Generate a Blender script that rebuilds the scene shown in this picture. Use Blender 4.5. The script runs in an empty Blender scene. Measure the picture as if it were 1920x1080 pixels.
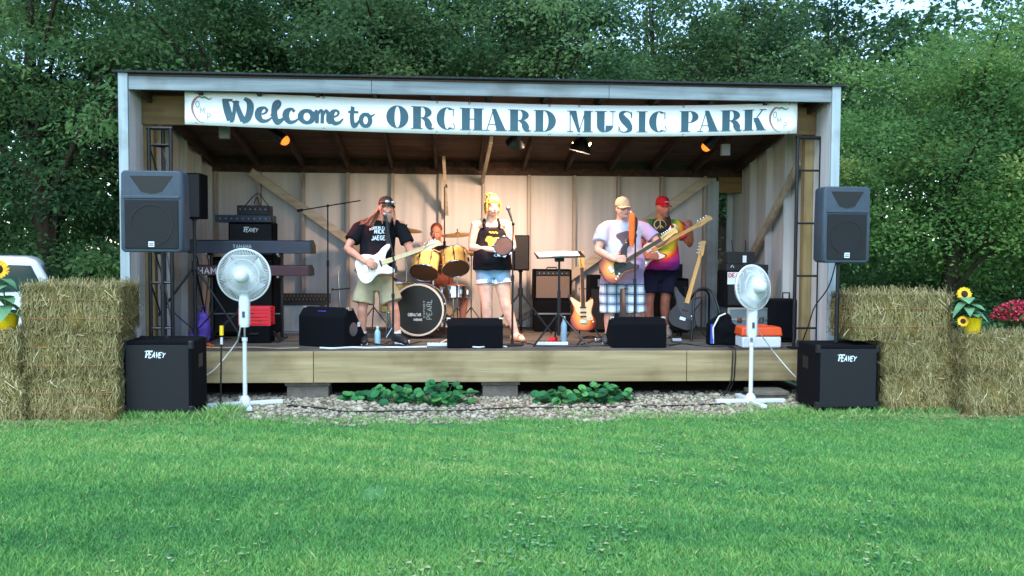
import bpy, bmesh, math, random
import numpy as np
from mathutils import Vector, Matrix, Euler, Quaternion
from mathutils.bvhtree import BVHTree

sc = bpy.context.scene
COL = sc.collection
R = math.radians
PI = math.pi

# ------------------------------------------------------------------ camera
CAM = Vector((-0.4192, -9.3169, 1.6))
YAW, PITCH, ROLL, FPX = 0.0712, -0.0437, 0.0062, 1663.0
_fwd = Vector((math.sin(YAW) * math.cos(PITCH), math.cos(YAW) * math.cos(PITCH), math.sin(PITCH)))
_r = Vector((math.cos(YAW), -math.sin(YAW), 0.0))
_u = _r.cross(_fwd)
_right = math.cos(ROLL) * _r + math.sin(ROLL) * _u
_up = -math.sin(ROLL) * _r + math.cos(ROLL) * _u
cam_data = bpy.data.cameras.new('camera')
cam_data.sensor_width = 36.0
cam_data.lens = 36.0 * FPX / 1920.0
cam_data.clip_start = 0.05
cam_data.clip_end = 2000.0
cam = bpy.data.objects.new('camera', cam_data)
COL.objects.link(cam)
m3 = Matrix((_right, _up, -_fwd)).transposed()
cam.matrix_world = Matrix.Translation(CAM) @ m3.to_4x4()
sc.camera = cam

# ------------------------------------------------------------------ sky, sun, exposure
SUN_EL, SUN_AZ = R(52), R(200)      # azimuth measured clockwise from +Y; low, behind the camera
world = bpy.data.worlds.new('World')
sc.world = world
world.use_nodes = True
wn = world.node_tree
bg = wn.nodes['Background']
sky = wn.nodes.new('ShaderNodeTexSky')
sky.sky_type = 'NISHITA'
sky.sun_disc = False
sky.sun_elevation = SUN_EL
sky.sun_rotation = SUN_AZ
sky.altitude = 200
sky.air_density = 1.0
sky.dust_density = 0.6
sky.ozone_density = 2.5
wn.links.new(sky.outputs[0], bg.inputs[0])
bg.inputs[1].default_value = 0.10

sun_data = bpy.data.lights.new('sun', 'SUN')
sun_data.energy = 0.9
sun_data.angle = R(40)
sun_data.color = (0.76, 0.93, 1.0)
sun = bpy.data.objects.new('sun', sun_data)
COL.objects.link(sun)
_sd = Vector((math.sin(SUN_AZ) * math.cos(SUN_EL), math.cos(SUN_AZ) * math.cos(SUN_EL), math.sin(SUN_EL)))
sun.rotation_euler = _sd.to_track_quat('Z', 'Y').to_euler()
sun.location = (0, -20, 20)

sc.view_settings.view_transform = 'Standard'
sc.view_settings.look = 'None'
sc.view_settings.gamma = 1.0
sc.view_settings.exposure = 2.15
sc.cycles.use_denoising = True
sc.cycles.max_bounces = 6
sc.cycles.diffuse_bounces = 3
sc.cycles.glossy_bounces = 2
sc.cycles.transparent_max_bounces = 6
sc.cycles.sample_clamp_indirect = 6.0


def at(px, py, Y):
    """World point seen at photo pixel (px, py) on the plane y = Y."""
    d = _fwd * FPX + _right * (px - 960.0) - _up * (py - 540.0)
    t = (Y - CAM.y) / d.y
    return CAM + d * t


def X(px, Y, py=560):
    return at(px, py, Y).x


def Z(py, Y, px=900):
    return at(px, py, Y).z


def on_floor(px, py, z):
    """World point seen at pixel (px, py) on the horizontal plane z."""
    d = _fwd * FPX + _right * (px - 960.0) - _up * (py - 540.0)
    return CAM + d * ((z - CAM.z) / d.z)


DECK = 0.5255


# ------------------------------------------------------------------ materials
def srgb(r, g, b):
    f = lambda c: (c / 255 / 12.92) if c / 255 <= 0.04045 else ((c / 255 + 0.055) / 1.055) ** 2.4
    return (f(r), f(g), f(b), 1.0)


MATS = {}


def mat(name, col, rough=0.6, metal=0.0, var=0.15, scale=6.0, bump=0.0, bscale=40.0, spec=0.5, rnd=0.0,
        stretch=(1, 1, 1), col2=None, emit=None, estr=0.0):
    if name in MATS:
        return MATS[name]
    m = bpy.data.materials.new(name)
    m.use_nodes = True
    nt = m.node_tree
    N, L = nt.nodes, nt.links
    bs = N['Principled BSDF']
    c = tuple(col[:3]) + (1.0,)
    bs.inputs['Roughness'].default_value = rough
    bs.inputs['Metallic'].default_value = metal
    bs.inputs['Specular IOR Level'].default_value = spec
    tc = N.new('ShaderNodeTexCoord')
    mp = N.new('ShaderNodeMapping')
    mp.inputs['Scale'].default_value = stretch
    L.new(tc.outputs['Object'], mp.inputs[0])
    if var > 0 or col2:
        nz = N.new('ShaderNodeTexNoise')
        nz.inputs['Scale'].default_value = scale
        nz.inputs['Detail'].default_value = 5
        L.new(mp.outputs[0], nz.inputs['Vector'])
        rp = N.new('ShaderNodeValToRGB')
        rp.color_ramp.elements[0].position = 0.3
        rp.color_ramp.elements[1].position = 0.7
        d = col2 if col2 else tuple(x * (1 - var) for x in c[:3])
        rp.color_ramp.elements[0].color = tuple(d[:3]) + (1.0,)
        rp.color_ramp.elements[1].color = tuple(min(1, x * (1 + (0 if col2 else var * .6))) for x in c[:3]) + (1.0,)
        L.new(nz.outputs[0], rp.inputs[0])
        out = rp.outputs[0]
        if rnd > 0:
            oi = N.new('ShaderNodeObjectInfo')
            mr = N.new('ShaderNodeMapRange')
            mr.inputs[3].default_value = 1 - rnd
            mr.inputs[4].default_value = 1 + rnd * .5
            L.new(oi.outputs['Random'], mr.inputs[0])
            hs = N.new('ShaderNodeHueSaturation')
            L.new(mr.outputs[0], hs.inputs['Value'])
            L.new(out, hs.inputs['Color'])
            out = hs.outputs[0]
        L.new(out, bs.inputs['Base Color'])
    else:
        bs.inputs['Base Color'].default_value = c
    if bump > 0:
        nb = N.new('ShaderNodeTexNoise')
        nb.inputs['Scale'].default_value = bscale
        nb.inputs['Detail'].default_value = 4
        L.new(mp.outputs[0], nb.inputs['Vector'])
        bp = N.new('ShaderNodeBump')
        bp.inputs['Strength'].default_value = bump
        bp.inputs['Distance'].default_value = 0.02
        L.new(nb.outputs[0], bp.inputs['Height'])
        L.new(bp.outputs[0], bs.inputs['Normal'])
    if emit:
        bs.inputs['Emission Color'].default_value = tuple(emit[:3]) + (1.0,)
        bs.inputs['Emission Strength'].default_value = estr
    MATS[name] = m
    return m


def tint_mat(name, stops, rough=0.7, trans=0.0, spec=0.3, noise=None):
    """Colour picked per face by the 'tint' attribute; optional leaf translucency."""
    m = bpy.data.materials.new(name)
    m.use_nodes = True
    nt = m.node_tree
    N, L = nt.nodes, nt.links
    bs = N['Principled BSDF']
    bs.inputs['Roughness'].default_value = rough
    bs.inputs['Specular IOR Level'].default_value = spec
    a = N.new('ShaderNodeAttribute')
    a.attribute_name = 'tint'
    rp = N.new('ShaderNodeValToRGB')
    el = rp.color_ramp.elements
    el[0].position, el[0].color = stops[0][0], tuple(stops[0][1][:3]) + (1,)
    el[1].position, el[1].color = stops[-1][0], tuple(stops[-1][1][:3]) + (1,)
    for p, c in stops[1:-1]:
        e = el.new(p)
        e.color = tuple(c[:3]) + (1,)
    fac = a.outputs['Fac']
    if noise:
        tc = N.new('ShaderNodeTexCoord')
        nz = N.new('ShaderNodeTexNoise')
        nz.inputs['Scale'].default_value = noise[0]
        nz.inputs['Detail'].default_value = 3
        L.new(tc.outputs['Object'], nz.inputs['Vector'])
        ma = N.new('ShaderNodeMath')
        ma.operation = 'MULTIPLY_ADD'
        ma.inputs[1].default_value = noise[1]
        L.new(nz.outputs[0], ma.inputs[0])
        L.new(fac, ma.inputs[2])
        mb = N.new('ShaderNodeMath')
        mb.operation = 'SUBTRACT'
        mb.inputs[1].default_value = noise[1] * .5
        L.new(ma.outputs[0], mb.inputs[0])
        fac = mb.outputs[0]
    L.new(fac, rp.inputs[0])
    L.new(rp.outputs[0], bs.inputs['Base Color'])
    if trans > 0:
        tr = N.new('ShaderNodeBsdfTranslucent')
        L.new(rp.outputs[0], tr.inputs[0])
        mx = N.new('ShaderNodeMixShader')
        mx.inputs[0].default_value = trans
        L.new(bs.outputs[0], mx.inputs[1])
        L.new(tr.outputs[0], mx.inputs[2])
        L.new(mx.outputs[0], N['Material Output'].inputs[0])
    return m


def wood_mat(name, c1, c2, axis='x', rough=0.75, grain=26.0, rnd=0.18, knots=True, bump=0.25):
    if name in MATS:
        return MATS[name]
    st = {'x': (0.06, 1, 1), 'y': (1, 0.06, 1), 'z': (1, 1, 0.06)}[axis]
    m = mat(name, c2, rough, var=.2, scale=grain, bump=bump, bscale=grain * 2, rnd=rnd, stretch=st, col2=c1, spec=.25)
    if knots:
        nt = m.node_tree
        N, L = nt.nodes, nt.links
        bs = N['Principled BSDF']
        src = bs.inputs['Base Color'].links[0].from_socket
        tc = N.new('ShaderNodeTexCoord')
        vo = N.new('ShaderNodeTexNoise')
        vo.inputs['Scale'].default_value = 2.2
        vo.inputs['Detail'].default_value = 6
        L.new(tc.outputs['Object'], vo.inputs['Vector'])
        rp = N.new('ShaderNodeValToRGB')
        rp.color_ramp.elements[0].position = .30
        rp.color_ramp.elements[0].color = (.42, .36, .30, 1)
        rp.color_ramp.elements[1].position = .50
        rp.color_ramp.elements[1].color = (1, 1, 1, 1)
        L.new(vo.outputs[0], rp.inputs[0])
        mx = N.new('ShaderNodeMixRGB')
        mx.blend_type = 'MULTIPLY'
        mx.inputs[0].default_value = .6
        L.new(src, mx.inputs[1])
        L.new(rp.outputs[0], mx.inputs[2])
        L.new(mx.outputs[0], bs.inputs['Base Color'])
    return m


# ------------------------------------------------------------------ objects
def tag(o, label=None, cat=None, group=None, kind=None):
    if label:
        o['label'] = label
    if cat:
        o['category'] = cat
    if group:
        o['group'] = group
    if kind:
        o['kind'] = kind
    return o


def thing(name, label, cat, loc=(0, 0, 0), rotz=0.0, group=None):
    o = bpy.data.objects.new(name, None)
    COL.objects.link(o)
    o.empty_display_size = .1
    o.location = loc
    o.rotation_euler = (0, 0, rotz)
    return tag(o, label, cat, group)


def link(name, me, m, parent=None):
    o = bpy.data.objects.new(name, me)
    if m is not None and len(me.materials) == 0:
        me.materials.append(m)
    COL.objects.link(o)
    if parent:
        o.parent = parent
    return o


def copy_tree(o, parent=None):
    c = o.copy()
    COL.objects.link(c)
    c.parent = parent
    for ch in list(o.children):
        copy_tree(ch, c)
    return c


def np_mesh(name, co, faces, tint=None):
    """Uniform faces (n x k int array) to a mesh."""
    me = bpy.data.meshes.new(name)
    co = np.ascontiguousarray(co, dtype=np.float32)
    faces = np.ascontiguousarray(faces, dtype=np.int32)
    n, k = faces.shape
    me.vertices.add(len(co))
    me.vertices.foreach_set('co', co.ravel())
    me.loops.add(n * k)
    me.loops.foreach_set('vertex_index', faces.ravel())
    me.polygons.add(n)
    me.polygons.foreach_set('loop_start', np.arange(0, n * k, k, dtype=np.int32))
    if tint is not None:
        a = me.attributes.new('tint', 'FLOAT', 'FACE')
        a.data.foreach_set('value', np.ascontiguousarray(tint, dtype=np.float32))
    me.update(calc_edges=True)
    return me


class MB:
    """Collects shapes; build() links them as one mesh object."""

    def __init__(self, M=None):
        self.v, self.f = [], []
        self.M = M

    def add(self, vs, fs):
        b = len(self.v)
        if self.M is not None:
            vs = [self.M @ Vector(p) for p in vs]
        self.v += [tuple(p) for p in vs]
        self.f += [tuple(b + i for i in f) for f in fs]
        return self

    def box(self, x0, x1, y0, y1, z0, z1, M=None, taper=None):
        vs = [(x0, y0, z0), (x1, y0, z0), (x1, y1, z0), (x0, y1, z0), (x0, y0, z1), (x1, y0, z1), (x1, y1, z1), (x0, y1, z1)]
        if taper:
            cx, cy = (x0 + x1) / 2, (y0 + y1) / 2
            vs = vs[:4] + [(cx + (p[0] - cx) * taper[0], cy + (p[1] - cy) * taper[1], p[2]) for p in vs[4:]]
        if M is not None:
            vs = [M @ Vector(p) for p in vs]
        return self.add(vs, [(0, 3, 2, 1), (4, 5, 6, 7), (0, 1, 5, 4), (1, 2, 6, 5), (2, 3, 7, 6), (3, 0, 4, 7)])

    def beam(self, p, q, w, h, up=(0, 0, 1)):
        """Rectangular bar from p to q."""
        p, q = Vector(p), Vector(q)
        d = (q - p).normalized()
        s = d.cross(Vector(up))
        if s.length < 1e-4:
            s = d.cross(Vector((0, 1, 0)))
        s.normalize()
        t = s.cross(d)
        vs = []
        for c in (p, q):
            for a, b in ((-1, -1), (1, -1), (1, 1), (-1, 1)):
                vs.append(c + s * (a * w / 2) + t * (b * h / 2))
        return self.add(vs, [(0, 1, 2, 3), (7, 6, 5, 4), (0, 4, 5, 1), (1, 5, 6, 2), (2, 6, 7, 3), (3, 7, 4, 0)])

    def tube(self, pts, rad, n=8, cap='flat', sx=1.0):
        pts = [Vector(p) for p in pts]
        if not isinstance(rad, (list, tuple)):
            rad = [rad] * len(pts)
        rad = list(rad)
        if cap == 'round':
            d0 = (pts[0] - pts[1]).normalized()
            d1 = (pts[-1] - pts[-2]).normalized()
            a, b = rad[0], rad[-1]
            pts = [pts[0] + d0 * a * .95, pts[0] + d0 * a * .7] + pts + [pts[-1] + d1 * b * .7, pts[-1] + d1 * b * .95]
            rad = [a * .3, a * .72] + rad + [b * .72, b * .3]
        vs, fs = [], []
        t = (pts[1] - pts[0]).normalized()
        ref = Vector((0, 0, 1)) if abs(t.z) < .9 else Vector((0, 1, 0))
        s = t.cross(ref).normalized()
        for i, p in enumerate(pts):
            a = pts[max(0, i - 1)]
            b = pts[min(len(pts) - 1, i + 1)]
            t = (b - a)
            t = t.normalized() if t.length > 1e-9 else Vector((0, 0, 1))
            s = s - t * s.dot(t)
            s = s.normalized() if s.length > 1e-6 else t.orthogonal().normalized()
            q = t.cross(s)
            for k in range(n):
                an = 2 * PI * k / n
                vs.append(p + s * (math.cos(an) * rad[i] * sx) + q * (math.sin(an) * rad[i]))
        m = len(pts)
        for i in range(m - 1):
            for k in range(n):
                k2 = (k + 1) % n
                fs.append((i * n + k, i * n + k2, (i + 1) * n + k2, (i + 1) * n + k))
        fs.append(tuple(range(n - 1, -1, -1)))
        fs.append(tuple((m - 1) * n + k for k in range(n)))
        return self.add(vs, fs)

    def loft(self, rings, n=20, power=2.0):
        """rings: (cx, cy, cz, rx, ry) horizontal super-ellipses from bottom to top."""
        vs, fs = [], []
        for (cx, cy, cz, rx, ry) in rings:
            for k in range(n):
                a = 2 * PI * k / n
                c, s = math.cos(a), math.sin(a)
                e = 2.0 / power
                vs.append((cx + rx * math.copysign(abs(c) ** e, c), cy + ry * math.copysign(abs(s) ** e, s), cz))
        m = len(rings)
        for i in range(m - 1):
            for k in range(n):
                k2 = (k + 1) % n
                fs.append((i * n + k, i * n + k2, (i + 1) * n + k2, (i + 1) * n + k))
        fs.append(tuple(range(n - 1, -1, -1)))
        fs.append(tuple((m - 1) * n + k for k in range(n)))
        return self.add(vs, fs)

    def lathe(self, prof, M=None, n=24, caps=True):
        """prof: (radius, z) list; revolve about z, then transform."""
        vs, fs = [], []
        for r, z in prof:
            for k in range(n):
                a = 2 * PI * k / n
                vs.append((r * math.cos(a), r * math.sin(a), z))
        m = len(prof)
        for i in range(m - 1):
            for k in range(n):
                k2 = (k + 1) % n
                fs.append((i * n + k, i * n + k2, (i + 1) * n + k2, (i + 1) * n + k))
        if caps and prof[0][0] > 1e-4:
            fs.append(tuple(range(n - 1, -1, -1)))
        if caps and prof[-1][0] > 1e-4:
            fs.append(tuple((m - 1) * n + k for k in range(n)))
        if M is not None:
            vs = [M @ Vector(p) for p in vs]
        return self.add(vs, fs)

    def ball(self, c, r, M=None, n=14):
        rx, ry, rz = r if isinstance(r, (list, tuple)) else (r, r, r)
        m = max(6, n // 2 + 1)
        vs, fs = [], []
        for i in range(m):
            th = PI * (i + .02) / (m - 1 + .04)
            for k in range(n):
                a = 2 * PI * k / n
                vs.append(Vector((rx * math.sin(th) * math.cos(a), ry * math.sin(th) * math.sin(a), -rz * math.cos(th))))
        for i in range(m - 1):
            for k in range(n):
                k2 = (k + 1) % n
                fs.append((i * n + k, i * n + k2, (i + 1) * n + k2, (i + 1) * n + k))
        fs.append(tuple(range(n - 1, -1, -1)))
        fs.append(tuple((m - 1) * n + k for k in range(n)))
        if M is not None:
            vs = [M @ p for p in vs]
        c = Vector(c)
        return self.add([p + c for p in vs], fs)

    def torus(self, c, Rr, r, M=None, n=28, k=7):
        pts = []
        vs, fs = [], []
        for i in range(n):
            a = 2 * PI * i / n
            for j in range(k):
                b = 2 * PI * j / k
                vs.append(Vector(((Rr + r * math.cos(b)) * math.cos(a), (Rr + r * math.cos(b)) * math.sin(a), r * math.sin(b))))
        for i in range(n):
            for j in range(k):
                fs.append((i * k + j, ((i + 1) % n) * k + j, ((i + 1) % n) * k + (j + 1) % k, i * k + (j + 1) % k))
        if M is not None:
            vs = [M @ p for p in vs]
        c = Vector(c)
        return self.add([p + c for p in vs], fs)

    def prism(self, poly, z0, z1, M=None):
        """Extrude a 2-D polygon (counter-clockwise) between z0 and z1."""
        n = len(poly)
        vs = [Vector((p[0], p[1], z0)) for p in poly] + [Vector((p[0], p[1], z1)) for p in poly]
        if M is not None:
            vs = [M @ p for p in vs]
        fs = [tuple(range(n - 1, -1, -1)), tuple(range(n, 2 * n))]
        fs += [(i, (i + 1) % n, n + (i + 1) % n, n + i) for i in range(n)]
        return self.add(vs, fs)

    def mesh(self, name, smooth=0):
        me = bpy.data.meshes.new(name)
        me.from_pydata(self.v, [], self.f)
        me.update()
        if smooth:
            me.shade_smooth()
            me.set_sharp_from_angle(angle=R(smooth))
        return me

    def build(self, name, m, parent=None, smooth=0, bevel=0.0, seg=2):
        o = link(name, self.mesh(name, smooth), m, parent)
        if bevel > 0:
            b = o.modifiers.new('bevel', 'BEVEL')
            b.width = bevel
            b.segments = seg
            b.limit_method = 'ANGLE'
            b.angle_limit = R(40)
            if smooth:
                b.harden_normals = False
        return o


def fuse(mb, name, m, parent=None, voxel=0.01, smooth=4, factor=.5, noise=None):
    """Union of overlapping closed shapes as one continuous smooth surface."""
    me0 = mb.mesh('tmp')
    o = bpy.data.objects.new('tmp', me0)
    COL.objects.link(o)
    r = o.modifiers.new('r', 'REMESH')
    r.mode = 'VOXEL'
    r.voxel_size = voxel
    if smooth:
        s = o.modifiers.new('s', 'SMOOTH')
        s.factor = factor
        s.iterations = smooth
    dg = bpy.context.evaluated_depsgraph_get()
    me = bpy.data.meshes.new_from_object(o.evaluated_get(dg))
    bpy.data.objects.remove(o)
    bpy.data.meshes.remove(me0)
    me.name = name
    me.materials.clear()
    if noise:
        amp, fr, sd = noise
        n = len(me.vertices)
        co = np.empty(n * 3, np.float32)
        no = np.empty(n * 3, np.float32)
        me.vertices.foreach_get('co', co)
        me.vertex_normals.foreach_get('vector', no)
        co = co.reshape(-1, 3)
        no = no.reshape(-1, 3)
        rg = np.random.default_rng(sd)
        d = np.zeros(n)
        for k in range(6):
            w = rg.normal(size=3) * fr * (1 + .5 * k)
            w[2] *= .6
            d += np.sin(co @ w + rg.uniform(0, 6.28)) / (1 + .4 * k)
        co = co + no * (d * amp / 2.5)[:, None]
        me.vertices.foreach_set('co', co.astype(np.float32).ravel())
        me.update()
    me.shade_smooth()
    return link(name, me, m, parent)


def Mx(loc=(0, 0, 0), rot=(0, 0, 0), scale=1.0):
    return Matrix.Translation(loc) @ Euler(rot).to_matrix().to_4x4() @ Matrix.Scale(scale, 4)


def catmull(pts, n=6):
    pts = [np.array(p, float) for p in pts]
    out = []
    P = [2 * pts[0] - pts[1]] + pts + [2 * pts[-1] - pts[-2]]
    for i in range(1, len(P) - 2):
        for k in range(n):
            t = k / n
            a, b, c, d = P[i - 1], P[i], P[i + 1], P[i + 2]
            out.append(.5 * ((2 * b) + (-a + c) * t + (2 * a - 5 * b + 4 * c - d) * t * t + (-a + 3 * b - 3 * c + d) * t ** 3))
    out.append(pts[-1])
    return out


def cable(name, pts, r, m, parent=None, n=6, seg=6):
    return MB().tube([tuple(p) for p in catmull(pts, seg)], r, n).build(name, m, parent, smooth=60)


# ------------------------------------------------------------------ lettering
STROKES = {
    'A': [[(0, 0), (.4, 1), (.8, 0)], [(.15, .35), (.65, .35)]],
    'B': [[(0, 0), (0, 1), (.5, 1), (.62, .78), (.5, .54), (0, .54)], [(.5, .54), (.7, .28), (.55, 0), (0, 0)]],
    'C': [[(.7, .85), (.45, 1), (.15, .9), (0, .5), (.15, .1), (.45, 0), (.7, .15)]],
    'D': [[(0, 0), (0, 1), (.4, 1), (.7, .7), (.7, .3), (.4, 0), (0, 0)]],
    'E': [[(.65, 0), (0, 0), (0, 1), (.65, 1)], [(0, .52), (.5, .52)]],
    'F': [[(0, 0), (0, 1), (.65, 1)], [(0, .52), (.5, .52)]],
    'G': [[(.7, .85), (.45, 1), (.15, .9), (0, .5), (.15, .1), (.45, 0), (.7, .15), (.7, .45), (.42, .45)]],
    'H': [[(0, 0), (0, 1)], [(.7, 0), (.7, 1)], [(0, .5), (.7, .5)]],
    'I': [[(.2, 0), (.2, 1)]],
    'J': [[(.5, 1), (.5, .2), (.3, 0), (.1, .05), (0, .25)]],
    'K': [[(0, 0), (0, 1)], [(.65, 1), (0, .42)], [(.22, .6), (.7, 0)]],
    'L': [[(0, 1), (0, 0), (.6, 0)]],
    'M': [[(0, 0), (0, 1), (.42, .3), (.84, 1), (.84, 0)]],
    'N': [[(0, 0), (0, 1), (.66, 0), (.66, 1)]],
    'O': [[(.37, 1), (.08, .85), (0, .5), (.08, .15), (.37, 0), (.66, .15), (.74, .5), (.66, .85), (.37, 1)]],
    'P': [[(0, 0), (0, 1), (.5, 1), (.68, .75), (.5, .48), (0, .48)]],
    'R': [[(0, 0), (0, 1), (.5, 1), (.66, .76), (.5, .52), (0, .52)], [(.35, .52), (.7, 0)]],
    'S': [[(.62, .85), (.4, 1), (.12, .92), (.05, .72), (.3, .52), (.6, .35), (.62, .12), (.35, 0), (.03, .12)]],
    'T': [[(.35, 0), (.35, 1)], [(0, 1), (.7, 1)]],
    'U': [[(0, 1), (0, .25), (.2, 0), (.5, 0), (.7, .25), (.7, 1)]],
    'V': [[(0, 1), (.36, 0), (.72, 1)]],
    'W': [[(0, 1), (.22, 0), (.45, .8), (.68, 0), (.9, 1)]],
    'Y': [[(0, 1), (.35, .5), (.7, 1)], [(.35, .5), (.35, 0)]],
    'X': [[(0, 0), (.7, 1)], [(0, 1), (.7, 0)]],
    'Q': [[(.37, 1), (.08, .85), (0, .5), (.08, .15), (.37, 0), (.66, .15), (.74, .5), (.66, .85), (.37, 1)], [(.45, .25), (.75, -.05)]],
    '1': [[(.05, .8), (.3, 1), (.3, 0)]], '5': [[(.6, 1), (.08, 1), (.05, .55), (.4, .62), (.63, .4), (.5, .05), (.02, .08)]],
    ' ': [],
}


def ribbon(pts, close=False):
    """Flat ribbon along (x, y, width) points; returns verts2d, quads."""
    n = len(pts)
    vs, fs = [], []
    for i in range(n):
        a = pts[(i - 1) % n] if close else pts[max(0, i - 1)]
        b = pts[(i + 1) % n] if close else pts[min(n - 1, i + 1)]
        dx, dy = b[0] - a[0], b[1] - a[1]
        l = math.hypot(dx, dy) or 1
        nx, ny = -dy / l, dx / l
        w = pts[i][2] / 2
        vs += [(pts[i][0] + nx * w, pts[i][1] + ny * w), (pts[i][0] - nx * w, pts[i][1] - ny * w)]
    for i in range(n if close else n - 1):
        j = (i + 1) % n
        fs.append((2 * i, 2 * i + 1, 2 * j + 1, 2 * j))
    return vs, fs


def text_shapes(s, w=.16, aspect=.8, gap=.28):
    """Stroke lettering; list of (verts, faces) in units of cap height, plus total width."""
    out, x = [], 0.0
    for ch in s:
        st = STROKES.get(ch.upper(), [])
        wd = max([p[0] for l in st for p in l] or [.35])
        for l in st:
            dense = []
            for (a, b) in zip(l[:-1], l[1:]):
                k = 2
                dense += [(a[0] + (b[0] - a[0]) * t / k, a[1] + (b[1] - a[1]) * t / k) for t in range(k)]
            dense.append(l[-1])
            pts = [(x + p[0] * aspect, p[1], w) for p in dense]
            out.append(ribbon(pts))
        x += wd * aspect + gap
    return out, x - gap


def lettering(s, name, m, parent, fn, w=.16, aspect=.8, gap=.28):
    """fn maps (u 0..1 along, v in cap heights, layer) to a 3-D point."""
    sh, tot = text_shapes(s, w, aspect, gap)
    mb = MB()
    for i, (vs, fs) in enumerate(sh):
        mb.add([fn(p[0] / tot, p[1], i) for p in vs], fs)
    return mb.build(name, m, parent)

# ================================================================== GROUND
M_lawn = mat('lawn_soil', srgb(96, 146, 92), .95, var=.35, scale=3, bump=.6, bscale=60, spec=.1, col2=srgb(74, 116, 72))
ground = MB().add([(-300, -60, 0), (300, -60, 0), (300, 500, 0), (-300, 500, 0)], [(0, 1, 2, 3)]).build('ground', M_lawn)
tag(ground, kind='structure')

rg = np.random.default_rng(7)
M_gravel = mat('gravel_dust', srgb(126, 118, 102), .95, var=.3, scale=9, bump=.7, bscale=70, spec=.1, col2=srgb(84, 82, 64))
M_dirt = mat('bare_soil', srgb(74, 62, 48), .95, var=.3, scale=5, bump=.5, bscale=40, spec=.1)


def gravel_front(x):
    """Front edge of the gravel strip."""
    return -1.22 + .07 * math.sin(x * 2.1 + .6) + .05 * math.sin(x * 5.3) + .03 * math.sin(x * 11) + .24 * max(0, x - 1.0) + .22 * max(0, -1.7 - x)


gx = np.linspace(-3.05, 3.9, 60)
front = [(x, gravel_front(x) if x < 3.2 else gravel_front(3.2) + .1, .004) for x in gx]
back = [(x, .62, .004) for x in gx]
gv = front + back
gravel = MB().add(gv, [(i, i + 1, 60 + i + 1, 60 + i) for i in range(59)]).build('gravel_bed', M_gravel)
tag(gravel, kind='structure')
soil = MB().add([(-3.7, .625, .004), (3.7, .625, .004), (3.7, 3.4, .004), (-3.7, 3.4, .004)], [(0, 1, 2, 3)]).build('soil_under_stage', M_dirt)
tag(soil, kind='structure')

# loose stones
ico = bmesh.new()
bmesh.ops.create_icosphere(ico, subdivisions=1, radius=1)
ico_v = np.array([v.co[:] for v in ico.verts])
ico_f = np.array([[v.index for v in f.verts] for f in ico.faces])
ico.free()
N = 8500
sx = rg.uniform(-3.0, 3.75, N)
sy = np.array([rg.uniform(gravel_front(x) - .03, .45) for x in sx])
ss = rg.uniform(.007, .024, N) * (1 + (rg.random(N) > .95) * .8)
co = np.empty((N, len(ico_v), 3))
for i in range(N):
    q = ico_v * (1 + rg.normal(0, .16, ico_v.shape))
    a = rg.uniform(0, 6.28)
    c, s = math.cos(a), math.sin(a)
    q = q * (ss[i] * rg.uniform(.8, 1.5), ss[i], ss[i] * .6)
    co[i] = np.c_[q[:, 0] * c - q[:, 1] * s + sx[i], q[:, 0] * s + q[:, 1] * c + sy[i], q[:, 2] + ss[i] * .3 + .004]
fa = (ico_f[None] + (np.arange(N) * len(ico_v))[:, None, None]).reshape(-1, 3)
M_stone = tint_mat('gravel_stone', [(0, srgb(108, 100, 84)), (.5, srgb(154, 144, 124)), (1, srgb(188, 180, 160))], .9, spec=.2)
st = link('gravel_stones', np_mesh('gravel_stones', co.reshape(-1, 3), fa, np.repeat(rg.random(N) * .8 + .1, len(ico_f))), M_stone)
tag(st, 'pale crushed gravel spread in front of the stage', 'gravel', kind='stuff')


# ------------------------------------------------------------------ grass
def patch(x, y, s, seed):
    r = np.random.default_rng(seed)
    v = np.zeros_like(x)
    for k in range(7):
        w = r.normal(size=2) * s * (1 + .45 * k)
        v += np.sin(x * w[0] + y * w[1] + r.uniform(0, 6.28)) / (1 + .35 * k)
    return v / 3.2


def blades(x, y, h, wd, tint, rg, lean=.5):
    n = len(x)
    a = rg.uniform(0, 6.28, n)
    la = rg.uniform(0, 6.28, n)
    lm = rg.uniform(.1, lean, n) * h
    p0 = np.c_[x - np.cos(a) * wd, y - np.sin(a) * wd, np.zeros(n)]
    p1 = np.c_[x + np.cos(a) * wd, y + np.sin(a) * wd, np.zeros(n)]
    p2 = np.c_[x + np.cos(la) * lm + np.cos(a) * wd * .6, y + np.sin(la) * lm + np.sin(a) * wd * .6, h * .62]
    p3 = np.c_[x + np.cos(la) * lm * 2.0, y + np.sin(la) * lm * 2.0, h]
    co = np.stack([p0, p1, p2, p3], 1).reshape(-1, 3)
    f = np.arange(n * 4).reshape(-1, 4)
    return co, f, tint


xs, ys = [], []
for (y0, y1, dens) in ((-5.3, -4.3, 14000), (-4.3, -3.0, 10500), (-3.0, -1.9, 8200), (-1.9, -.55, 7200)):
    d1 = y1 + 9.32
    w0, w1 = -.62 * d1 - .6, .66 * d1 + .3
    n = int((w1 - w0) * (y1 - y0) * dens)
    xs.append(rg.uniform(w0, w1, n))
    ys.append(rg.uniform(y0, y1, n))
xs, ys = np.concatenate(xs), np.concatenate(ys)
gf = -1.22 + .07 * np.sin(xs * 2.1 + .6) + .05 * np.sin(xs * 5.3) + .03 * np.sin(xs * 11) + .24 * np.maximum(0, xs - 1.0) + .22 * np.maximum(0, -1.7 - xs)
edge = gf - ys
keep = (edge > rg.exponential(.07, len(xs)) - .09) | (xs < -3.05) | (xs > 3.9)
keep &= patch(xs, ys, 2.6, 3) > -.92 + .28 * np.exp(-np.maximum(edge, 0) / .35) + rg.normal(0, .16, len(xs))
xs, ys, edge = xs[keep], ys[keep], edge[keep]
big = patch(xs, ys, .9, 11)
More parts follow.
